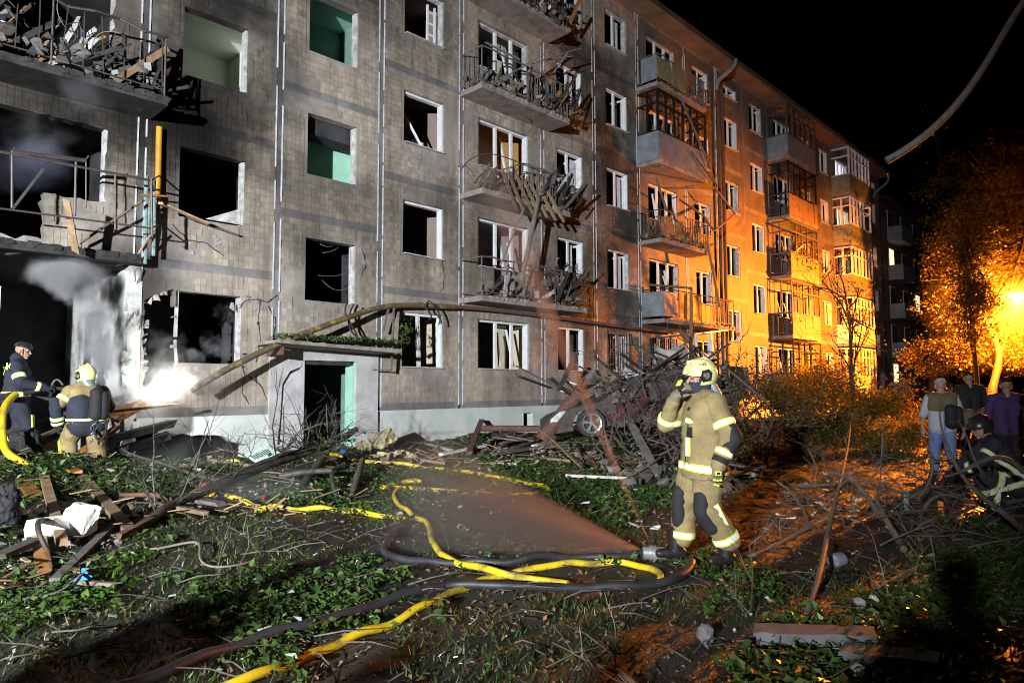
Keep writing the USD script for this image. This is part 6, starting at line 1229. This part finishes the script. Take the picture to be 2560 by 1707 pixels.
P.add('neck_cloth', man([(T(-.07, .05, -.08), T(-.07, -.05, -.08), .05, .05), (T(-.05, 0, -.1), T(-.06, 0, -.16), .085, .09)], ref=.02, it=4, wr=.004), 'sheet')
pk = man([(V(-.15, -.07, 1.32), V(-.16, -.07, 1.0), .085, .095), (V(-.15, -.17, 1.28), V(-.16, -.16, 1.0), .075, .08), (V(-.02, -.12, 1.42), V(-.12, -.1, 1.36), .03, .04)], ref=.03, wr=.006, seed=3); P.add('backpack', pk, 'black')
m = MB()
for k in range(9): a = V(-.19 + .01 * (k % 2), -.09 + .03 * (k % 3), .92 - .035 * k); m.tube([a, a + V(-.02, .03, -.03), a + V(0, .02, -.06)], .009, 5)
P.mb('carabiners', m, 'alloy', tr); m = MB(); m.tube(spline([V(-.17, -.15, .9), V(-.23, -.19, .75), V(-.22, -.12, .62), V(-.2, -.06, .72), V(-.18, -.08, .9)], 24), .016, 6); P.mb('rope_loop', m, 'black', tr)
for w, d, s_ in ((wrL, V(.3, -.1, -1), 1), (wrR, V(1, .2, -.3), -1)): P.add('glove', hand(w, d, V(.4, -1 * s_, 0), s_, .8, 1.1, r=.012), 'black')

# --- firefighter in black at the left edge, holding the nozzle
fo = ground_at(36, 1142, 10.7)
P = Person('firefighter in black uniform and black helmet aiming a hose at the left edge', fo, FWD * .35 + RT * .9 - V(0, 0, .35 * FWD[2]), sc=1.0)
hipL, hipR, knL, knR, anL, anR = V(-.04, .10, .93), V(.0, -.10, .93), V(.02, .14, .50), V(.18, -.15, .52), V(-.16, .15, .11), V(.26, -.15, .11)
tro = man([(hipL, hipR, .14, .14), (hipL, knL, .14, .10), (hipR, knR, .14, .10), (knL, anL, .10, .09), (knR, anR, .10, .09)], ref=.03, wr=.012, seed=21); tr = P.add('trousers', tro, 'navy')
P.tape(tro, tr, knR + (anR - knR) * .55, anR - knR, .075); P.tape(tro, tr, knL + (anL - knL) * .55, anL - knL, .075); m = MB(); m.bar(knR + V(.09, -.06, .14), knR + V(.1, -.06, -.05), .06, .02, up=(1, -.3, 0)); P.mb('thigh_tape', m, 'lime', tr)
boots(P, [anL + V(0, 0, -.03), anR + V(0, 0, -.03)], [V(1, .2, 0), V(1, -.1, 0)])
sL, sR = V(-.02, .2, 1.42), V(.02, -.2, 1.42); elL, wrL = V(.1, .28, 1.14), V(.36, .08, 1.10); elR, wrR = V(.12, -.30, 1.15), V(.40, -.16, 1.08)
tb = [(V(-.02, .09, .84), V(0, .09, 1.3), .165, .15), (V(-.02, -.09, .84), V(0, -.09, 1.3), .165, .15), (V(0, .09, 1.3), V(0, -.09, 1.3), .15, .15), (sL, V(0, .05, 1.46), .09, .095), (sR, V(0, -.05, 1.46), .09, .095), (V(0, 0, 1.44), V(-.02, 0, 1.55), .1, .095), (sL, elL, .095, .08), (elL, wrL, .08, .062), (sR, elR, .095, .08), (elR, wrR, .08, .062)]
jk = man(tb, ref=.03, wr=.011, seed=23); jb = P.add('jacket', jk, 'navy')
P.tape(jk, jb, V(0, 0, .98), V(0, 0, 1), .075, .4); aR = man([(sR, elR, .095, .08), (elR, wrR, .08, .062)], ref=.03); P.tape(aR, jb, sR + (elR - sR) * .62, elR - sR, .075); P.tape(aR, jb, elR + (wrR - elR) * .7, wrR - elR, .055)
hd, T, R = headmesh(V(.05, 0, 1.66), -.15, .12); h = P.add('head', hd, 'skin'); face(P, h, T)
H = (m3.Manifold.sphere(1.0, 40).scale((.128, .105, .115)) - m3.Manifold.cube((.5, .5, .3), True).rotate((0, 6, 0)).translate((0, 0, -.135))).refine_to_length(.02).to_mesh(); hb_ = P.add('helmet', (np.array([T(-.008, 0, .045)]) + H.vert_properties[:, :3] @ R.T, H.tri_verts), 'bhelmet', None, 40)
for y in (.082, -.082): m = MB(); m.tube([T(.03, y, .04), T(.035, y, -.03), T(.03, y * .5, -.1)], .006, 5); P.mb('chin_strap', m, 'black', hb_)
m = MB(); tm = meshkit.text_mesh('K', .13, .006, bold=True); v = np.array(tm.vertices); v = np.stack([-.165 - v[:, 2], .02 - v[:, 0], v[:, 1] + 1.28], 1); P.add('back_letter', (v, tm.faces), 'lime', jb, False)
m = MB(); tm = meshkit.text_mesh('K', .10, .008, bold=True); v = np.array(tm.vertices); v = np.stack([v[:, 0] - .10, -.262 + .0 * v[:, 2] - v[:, 2], v[:, 1] + 1.36], 1); P.add('sleeve_letter', (v, tm.faces), 'lime', jb, False)
for w, d, s_ in ((wrL, V(1, -.1, .1), 1), (wrR, V(1, .25, .05), -1)): P.add('glove', hand(w, d, V(0, -.6 * s_, -.7), s_, 1.0, 1.05, r=.012), 'black')
nz = thing('hose_nozzle', 'pistol grip nozzle held by the firefighter in black', 'nozzle'); a, b = P.W(V(.38, -.06, 1.08)), P.W(V(.68, -.06, 1.06)); MB().tube([a, a + (b - a) * .6, b], [.03, .03, .045], 10).build('nozzle_barrel', 'black', nz, smooth=40); MB().tube(spline([a + (b - a) * .3 + V(0, 0, .05), a + (b - a) * .5 + V(0, 0, .14), a + (b - a) * .8 + V(0, 0, .06)], 10), .014, 6).build('nozzle_handle', 'alloy', nz); MB().bar(a + (b - a) * .3, a + (b - a) * .25 - V(0, 0, .13), .035).build('pistol_grip', 'black', nz)
tag(MB().tube(spline([a, P.W(V(.15, -.12, 1.0)), P.W(V(-.05, -.3, .95)), hp[0]], 20), .045, 10).build('fire_hose', 'darkhose', smooth=60), 'dark hose end leading under the arm to the nozzle at the left edge', 'fire hose')

# --- simple builder for the people at the right
def bystander(label, px, py, dep, head, mats, pose=0, hat=None, lean=.0, arm=(.12, -.1), bare=False, sc=1.0, extra=None, yaw=0):
    fo = D(px, py, dep); fo[2] = float(gh(fo[0], fo[1])); P = Person(label, fo, head, sc=sc); st = .16 if pose == 1 else .05
    hipL, hipR, knL, knR, anL, anR = V(0, .09, .92), V(0, -.09, .92), V(st * .7 + .02, .1, .49), V(-st * .3 + .02, -.1, .49), V(st, .1, .1), V(-st * 1.5, -.1, .1)
    tro = man([(hipL, hipR, .13, .13), (hipL, knL, .13, .085), (hipR, knR, .13, .085), (knL, anL, .085, .07), (knR, anR, .085, .07)], ref=.03, wr=.009, seed=px); P.add('trousers', tro, mats[1]); boots(P, [anL + V(0, 0, -.02), anR + V(0, 0, -.02)], [V(1, .1, 0), V(1, -.1, 0)])
    l = V(lean, 0, 0); sL, sR = V(0, .2, 1.42) + l, V(0, -.2, 1.42) + l; elL, elR = V(arm[0] * .4, .27, 1.13) + l, V(arm[1] * .4, -.27, 1.13) + l; wrL, wrR = V(arm[0], .26, .88) + l, V(arm[1], -.26, .88) + l
    tb = [(V(0, .08, .9), V(0, .08, 1.1) + l * .5, .14, .135), (V(0, -.08, .9), V(0, -.08, 1.1) + l * .5, .14, .135), (V(0, .08, 1.1) + l * .5, V(0, .1, 1.33) + l, .135, .135), (V(0, -.08, 1.1) + l * .5, V(0, -.1, 1.33) + l, .135, .135), (V(0, .1, 1.33) + l, V(0, -.1, 1.33) + l, .135, .135), (sL, V(0, .05, 1.45) + l, .08, .085), (sR, V(0, -.05, 1.45) + l, .08, .085), (V(0, 0, 1.42) + l, V(.01, 0, 1.49) + l, .09, .07), (sL, elL, .08, .066), (sR, elR, .08, .066)]
    if not bare: tb += [(elL, wrL, .066, .052), (elR, wrR, .066, .052)]
    P.add('jacket' if not bare else 'shirt', man(tb, ref=.03, wr=.009, seed=px + 1), mats[0])
    if bare: P.add('forearm', man([(elL, wrL, .045, .03)], ref=.02), 'skin'); P.add('forearm', man([(elR, wrR, .045, .03)], ref=.02), 'skin')
    for w, s_ in ((wrL, 1), (wrR, -1)): P.add('hand', hand(w, V(.1, 0, -1), V(.2, -s_, 0), s_, .5), 'skin' if not mats[0] == 'navy' else 'black')
    hd, T, R = headmesh(V(.03, 0, 1.63) + l, yaw, .05); h = P.add('head', hd, 'skin'); face(P, h, T)
    cap = m3.Manifold.sphere(1.0, 32).scale((.112, .092, .108)) - m3.Manifold.cube((.5, .5, .3), True).rotate((0, 12, 0)).translate((.02, 0, -.15)); cap = cap.refine_to_length(.02).to_mesh(); P.add('cap' if hat else 'hair', (np.array([T(-.018, 0, .038)]) + cap.vert_properties[:, :3] @ R.T, cap.tri_verts), hat or 'hair', None, 40)
    return P, T
back = FWD * .8 + RT * .2; back[2] = 0
P, T = bystander('man walking away in pale t-shirt, blue jeans and dark vest with a shoulder bag', 2362, 1195, 11.9, back, ('tshirt', 'jeans'), 1, 'dirtywhite', arm=(.18, -.2), bare=True)
v_ = P.add('vest', man([(V(-.02, .09, 1.28), V(-.01, .10, 1.36), .152, .148), (V(-.02, -.09, 1.28), V(-.01, -.10, 1.36), .152, .148), (V(0, .1, 1.36), V(0, -.1, 1.36), .15, .15), (V(-.02, .16, 1.43), V(-.02, -.16, 1.43), .09, .09)], ref=.03, wr=.008), 'khaki')
P.add('backpack', man([(V(-.19, -.08, 1.22), V(-.2, -.08, 1.0), .1, .11), (V(-.19, -.18, 1.2), V(-.2, -.18, 1.0), .09, .1)], ref=.03, wr=.006), 'black'); P.add('shoulder_bag', man([(V(-.2, -.34, 1.12), V(-.2, -.36, 1.0), .12, .13), (V(-.2, -.56, 1.14), V(-.2, -.58, 1.04), .11, .11)], ref=.03, wr=.006), 'khaki')
bystander('dark figure standing just behind the man in the pale t-shirt', 2432, 1165, 13.6, back, ('black', 'black'))
bystander('person in purple patterned jacket seen from behind near the right edge', 2528, 1205, 11.2, back + RT * .2, ('purple', 'black'))
P, T = bystander('bald man in black cut off by the right edge', 2606, 1245, 9.3, -RT + FWD * .3 - V(0, 0, .02), ('black', 'black'), hat='skin')
t1 = FWD * .6 + RT * .8; t1[2] = 0
for lb, x, y in (('bystander in dark clothes left of the photographer', -3.5, -11.5), ('third bystander in dark clothes standing between the other two', -4.2, -11.95), ('second bystander in dark clothes nearer the flood lamp', -3.2, -12.2), ('fourth bystander in dark clothes closest to the lawn', -2.9, -10.9), ('fifth bystander in dark clothes just left of the camera', -2.5, -12.75)):
    p_ = P_ = EYE + V(x, y + 13.3, 0); p_[2] = 0; v_ = (p_ - EYE); dep_ = v_ @ FWD
    fo_ = V(x, y, float(gh(x, y))); B = Person(lb, fo_, t1); B.add('clothes', man([(V(0, .1, .93), V(0, .12, .1), .15, .09), (V(0, -.1, .93), V(0, -.12, .1), .15, .09), (V(0, .09, .9), V(0, .1, 1.36), .18, .17), (V(0, -.09, .9), V(0, -.1, 1.36), .18, .17), (V(0, .2, 1.43), V(0, -.2, 1.43), .1, .1), (V(0, .2, 1.42), V(.05, .28, .9), .09, .06), (V(0, -.2, 1.42), V(.05, -.28, .9), .09, .06)], ref=.05), 'black'); hd, T, R = headmesh(V(.02, 0, 1.66)); B.add('head', hd, 'skin')
# crouching firefighter with yellow stripes
fo = D(2510, 1300, 8.6); fo[2] = float(gh(fo[0], fo[1])); P = Person('crouching firefighter in black with yellow stripes behind the branch heap', fo, -RT * .6 + FWD * .3, sc=1.0)
hipL, hipR, knL, knR, anL, anR = V(-.15, .12, .42), V(-.15, -.12, .42), V(.25, .2, .52), V(.2, -.2, .30), V(.08, .2, .1), V(-.15, -.2, .1)
tro = man([(hipL, hipR, .15, .15), (hipL, knL, .14, .1), (hipR, knR, .14, .1), (knL, anL, .1, .085), (knR, anR, .1, .085)], ref=.03, wr=.01, seed=31); tr = P.add('trousers', tro, 'navy'); P.tape(tro, tr, knL + (anL - knL) * .45, anL - knL, .07); P.tape(tro, tr, hipL + (knL - hipL) * .55, knL - hipL, .07)
sL, sR = V(.08, .2, .92), V(.08, -.2, .92); elL, wrL, elR, wrR = V(.25, .27, .68), V(.45, .12, .55), V(.3, -.26, .7), V(.48, -.1, .52)
jk = man([(V(-.12, .09, .45), V(.04, .1, .84), .16, .15), (V(-.12, -.09, .45), V(.04, -.1, .84), .16, .15), (V(.04, .1, .84), V(.04, -.1, .84), .15, .15), (sL, V(.1, .05, .95), .09, .09), (sR, V(.1, -.05, .95), .09, .09), (sL, elL, .09, .075), (elL, wrL, .075, .06), (sR, elR, .09, .075), (elR, wrR, .075, .06)], ref=.03, wr=.01, seed=33); jb = P.add('jacket', jk, 'navy')
P.tape(jk, jb, V(-.06, 0, .58), V(.35, 0, 1), .07, .4); P.tape(jk, jb, elL + (wrL - elL) * .5, wrL - elL, .055); P.tape(jk, jb, sL + (elL - sL) * .5, elL - sL, .055); boots(P, [anL + V(0, 0, -.02), anR + V(0, 0, -.02)], [V(1, .1, 0), V(1, -.1, 0)])
hd, T, R = headmesh(V(.2, 0, 1.10), .2, .35); h = P.add('head', hd, 'skin'); face(P, h, T); fire_helmet(P, T, R, .95, 'bhelmet', plate=False)
for w, d, s_ in ((wrL, V(1, -.2, -.3), 1), (wrR, V(1, .2, -.3), -1)): P.add('glove', hand(w, d, V(0, 0, -1), s_, .8, 1.05), 'black')
# the photographer, standing behind the camera: casts the long shadow at the lower right
d_ = FLOOD_POS - EYE; d_[2] = 0; d_ /= np.linalg.norm(d_); fo = EYE + d_ * .62; fo[2] = float(gh(fo[0], fo[1]))
P = Person('photographer in dark clothes standing behind the camera', fo, FWD - V(0, 0, FWD[2])); s_ = 1.04
P.add('clothes', man([(V(0, .1, .93), V(0, .12, .1), .15, .09), (V(0, -.1, .93), V(0, -.12, .1), .15, .09), (V(0, .09, .9), V(0, .1, 1.36), .18, .17), (V(0, -.09, .9), V(0, -.1, 1.36), .18, .17), (V(0, .2, 1.43), V(0, -.2, 1.43), .1, .1), (V(0, .2, 1.42), V(.1, .38, 1.2), .09, .08), (V(0, -.2, 1.42), V(.1, -.38, 1.2), .09, .08), (V(.1, .38, 1.2), V(.12, .12, 1.5), .075, .06), (V(.1, -.38, 1.2), V(.12, -.12, 1.5), .075, .06)], ref=.05), 'black'); hd, T, R = headmesh(V(.02, 0, 1.66)); P.add('head', hd, 'skin'); H = trimesh.creation.icosphere(2, .125); H.apply_translation(V(-.01, 0, 1.70)); P.add('hair', H, 'hair')
# ------------------------------------------------------------------ water spray, smoke, steam
def cone_volume(name, label, cat, apex, axis, L, half, k, power, aniso, col=(.95, .95, .95), n0=.02, streak=22., edge=.15, parent='/World', soft=.0):
    axis = axis / np.linalg.norm(axis); c = math.cos(half)
    nd = {'g': ('geometry', {}), 's': ('vector_math', {'math_type': 'subtract', 'vector2': tuple(apex)}), 'l': ('vector_math', {'math_type': 'length'}), 'n': ('vector_math', {'math_type': 'normalize'}), 'd': ('vector_math', {'math_type': 'dot_product', 'vector2': tuple(axis)}),
          'e': ('map_range', {'range_type': 'smoothstep', 'from_min': c, 'from_max': 1 - (1 - c) * edge * .3, 'to_min': 0.0, 'to_max': 1.0, 'clamp': True}), 'a': ('math', {'math_type': 'add', 'value2': .06}), 'p': ('math', {'math_type': 'power', 'value2': -power}),
          'm': ('math', {'math_type': 'multiply'}), 'q': ('noise_texture', {'scale': streak, 'detail': 3, 'roughness': .6}), 'r': ('map_range', {'from_min': .34, 'from_max': .68, 'to_min': .12, 'to_max': 2.0, 'clamp': True}), 'm2': ('math', {'math_type': 'multiply'}), 'm3': ('math', {'math_type': 'multiply', 'value2': k}),
          'w': ('map_range', {'range_type': 'smoothstep', 'from_min': L * .55, 'from_max': L, 'to_min': 1.0, 'to_max': 0.0, 'clamp': True}), 'm4': ('math', {'math_type': 'multiply'}), 'v': ('principled_volume', {'color': col, 'anisotropy': aniso})}
    ln = [('g.position', 's.vector1'), ('s.vector', 'l.vector1'), ('s.vector', 'n.vector1'), ('n.vector', 'd.vector1'), ('d.value', 'e.value'), ('l.value', 'a.value1'), ('a.value', 'p.value1'), ('e.result', 'm.value1'), ('p.value', 'm.value2'), ('n.vector', 'q.vector'), ('q.fac', 'r.value'), ('m.value', 'm2.value1'), ('r.result', 'm2.value2'), ('m2.value', 'm3.value1'),
          ('l.value', 'w.value'), ('m3.value', 'm4.value1'), ('w.result', 'm4.value2'), ('m4.value', 'v.density')]
    mt = usdkit.material(stage, numbered('/World/Looks', name + '_air'), nd, ln, volume='v.volume')
    m = MB(); t = np.linspace(0, L, 12); m.tube([apex + axis * x for x in t], np.maximum(.012, t * math.tan(half)), 20); v, f = m.arrays(); v[:, 2] = np.maximum(v[:, 2], gh(v[:, 0], v[:, 1]) + .015) if 'spray' in name else v[:, 2]
    return tag(put(name, (v, f), mt), label, cat, kind='stuff')
def cloud(name, label, cat, blobs, dens, scale, col=(.9, .9, .95), aniso=.0, thr=(.42, .62), warp=.35, glow=None):
    """A smoke body: lumpy closed mesh; its density falls off from the lumps' middles and is torn by noise."""
    nd = {'g': ('geometry', {}), 'q': ('noise_texture', {'scale': scale, 'detail': 5, 'roughness': .6, 'distortion': .6}), 'r': ('map_range', {'range_type': 'smoothstep', 'from_min': thr[0], 'from_max': thr[1], 'to_min': .0, 'to_max': dens, 'clamp': True}), 'v': ('principled_volume', {'color': col, 'anisotropy': aniso}), 'o': ('math', {'math_type': 'multiply'}),
          'wn': ('noise_texture', {'scale': scale * 1.4, 'detail': 4, 'roughness': .6}), 'wc': ('vector_math', {'math_type': 'subtract', 'vector2': (.5, .5, .5)}), 'ws': ('vector_math', {'math_type': 'multiply', 'vector2': (warp * 2,) * 3}), 'wp': ('vector_math', {'math_type': 'add'})}
    if glow: nd['v'][1]['emission_color'] = glow[0]; nd['em'] = ('math', {'math_type': 'multiply', 'value2': glow[1]})
    ln = [('g.position', 'wn.vector'), ('wn.color', 'wc.vector1'), ('wc.vector', 'ws.vector1'), ('g.position', 'wp.vector1'), ('ws.vector', 'wp.vector2')] + ([('o.value', 'em.value1'), ('em.value', 'v.emission_strength')] if glow else [])
    ln += [('g.position', 'q.vector'), ('q.fac', 'r.value'), ('r.result', 'o.value1'), ('o.value', 'v.density')]; last = None
    for k, (c, r) in enumerate(blobs):
        i = str(k); r = np.asarray(r, float) * np.ones(3)
        nd['s' + i] = ('vector_math', {'math_type': 'subtract', 'vector2': tuple(c)}); nd['u' + i] = ('vector_math', {'math_type': 'divide', 'vector2': tuple(r)}); nd['l' + i] = ('vector_math', {'math_type': 'length'}); nd['f' + i] = ('map_range', {'range_type': 'smoothstep', 'from_min': .05, 'from_max': .78, 'to_min': 1.0, 'to_max': 0.0, 'clamp': True})
        ln += [('wp.vector', 's' + i + '.vector1'), ('s' + i + '.vector', 'u' + i + '.vector1'), ('u' + i + '.vector', 'l' + i + '.vector1'), ('l' + i + '.value', 'f' + i + '.value')]
        if last: nd['x' + i] = ('math', {'math_type': 'maximum'}); ln += [(last, 'x' + i + '.value1'), ('f' + i + '.result', 'x' + i + '.value2')]; last = 'x' + i + '.value'
        else: last = 'f0.result'
    ln.append((last, 'o.value2')); mt = usdkit.material(stage, numbered('/World/Looks', name + '_air'), nd, ln, volume='v.volume')
    P = [m3.Manifold.sphere(1.0, 20).scale(tuple(float(x) for x in np.asarray(r, float) * np.ones(3))).translate(tuple(map(float, c))) for c, r in blobs]; m = m3.Manifold.batch_boolean(P, m3.OpType.Add).to_mesh()
    return tag(put(name, (m.vert_properties[:, :3], m.tri_verts), mt), label, cat, kind='stuff')
cone_volume('water_spray', 'orange lit fan of water bursting from the hose coupling across the grass', 'water spray', NOZ - RT * .05, -RT * .96 + UP * .17 + FWD * .24, 3.0, .31, 3.4, 1.0, .55)
cone_volume('water_spray', 'bright core of the orange water fan close to the coupling', 'water spray', NOZ - RT * .05, -RT * .96 + UP * .17 + FWD * .24, 2.0, .17, 3.4, 1.0, .55, streak=30)
cone_volume('water_jet', 'thin jet of water shooting up from the coupling before the car', 'water jet', NOZ, UP * .93 - RT * .37 + FWD * .62, 6.8, .046, 6.2, .9, .6, streak=9)
cloud('drifting_mist', 'reddish drifting mist where the water jet breaks up before the balconies', 'mist', [(D(1285, 640, 10.5), (.8, .8, 1.3)), (D(1240, 500, 11), (.9, .9, 1.0)), (D(1330, 760, 10), (.5, .5, .9))], .16, 1.1, aniso=.25, thr=(.3, .7))
cloud('smoke', 'pale smoke curling out of the burnt ground floor corner', 'smoke', [(F(275, 985, -.1), (.35, .3, .4)), (F(262, 905, -.15), (.42, .36, .6)), (F(232, 800, .1), (.45, .4, .65)), (F(205, 710, .2), (.5, .5, .55)), (F(150, 660, .4), (.7, .6, .45)), (F(300, 1010, -.5), (.6, .4, .4)), (F(250, 860, -.2), (.55, .45, .9)), (F(180, 690, -.1), (.9, .6, .5))], 10.0, 1.7, thr=(.32, .7))
cloud('smoke', 'bluish smoke filling the wide burnt second floor opening', 'smoke', [(V(2.5, .9, 5.6), (1.0, .75, .75)), (V(1.7, .8, 5.3), (.9, .7, .8))], 1.6, .9, col=(.62, .66, .95), thr=(.32, .7))
cloud('smoke', 'small white smoke puffs in the ground floor window', 'smoke', [(F(548, 872, .35), (.34, .3, .3)), (F(530, 850, .4), (.28, .25, .28)), (F(566, 790, .45), (.28, .25, .4)), (F(480, 890, .3), (.4, .25, .2))], 3.0, 2.6, thr=(.42, .64))
cloud('smoke', 'thin smoke rising past the underside of the top left balcony', 'smoke', [(F(215, 235, -1.0), (.6, .45, .5)), (F(200, 120, -.9), (.5, .4, .6)), (F(90, 330, -.6), (.8, .4, .5))], .55, 1.3, thr=(.36, .68))
cloud('ground_mist', 'thin white mist over the left lawn behind the fallen trunk', 'mist', [(G(500, 1190) + V(0, 0, .25), (1.5, 1.0, .5)), (G(640, 1260) + V(0, 0, .2), (1.3, .9, .4)), (G(400, 1140) + V(0, 0, .4), (1.4, .8, .6))], .34, .8, thr=(.34, .68))
q0 = F(82, 989, -1.1); cone_volume('nozzle_stream', 'white water stream from the nozzle at the far left', 'water stream', q0, F(200, 1014, -.75) - q0, 1.4, .16, 2.6, .6, .2, streak=7)
FL = F(420, 962, -.78)
m = MB(); s_ = trimesh.creation.icosphere(3, 1.0); v = np.array(s_.vertices); r_ = .55 + .9 * meshkit.fbm(v * 2.4, 3, 5)[:, None]; fm = thing('gas_flame', 'blinding white burst of burning gas at the broken pipe end', 'flame'); put('flame_core', (v * r_ * V(.10, .05, .06) + FL, s_.faces), 'flame', fm, smooth=True)
cloud('flame_glow', 'dazzling white glow swelling round the burning gas', 'flame', [(FL, (.42, .3, .34)), (FL + V(-.22, -.05, -.16), (.45, .3, .28)), (FL + V(.25, .0, .08), (.4, .25, .22))], 2.0, 4.0, col=(.97, .97, .97), thr=(.15, .55), warp=.12, glow=((1.0, .97, .92), 5.0))
cloud('steam', 'white steam drifting round the burst at the pipe end', 'steam', [(FL, (1.0, .6, .7)), (FL + V(-.4, -.05, -.25), (.9, .5, .5)), (FL + V(.5, 0, .1), (.8, .4, .4)), (FL + V(-.1, 0, .5), (.6, .4, .7))], 2.4, 2.4, col=(.97, .97, .97), thr=(.3, .7))
cloud('street_haze', 'orange glowing haze round the street lamp and its trees', 'mist', [(LAMP_POS + V(.3, .2, -.1), (5.0, 4.4, 4.4))], .014, .4, col=(.95, .93, .9), aniso=.3, thr=(.1, .6))
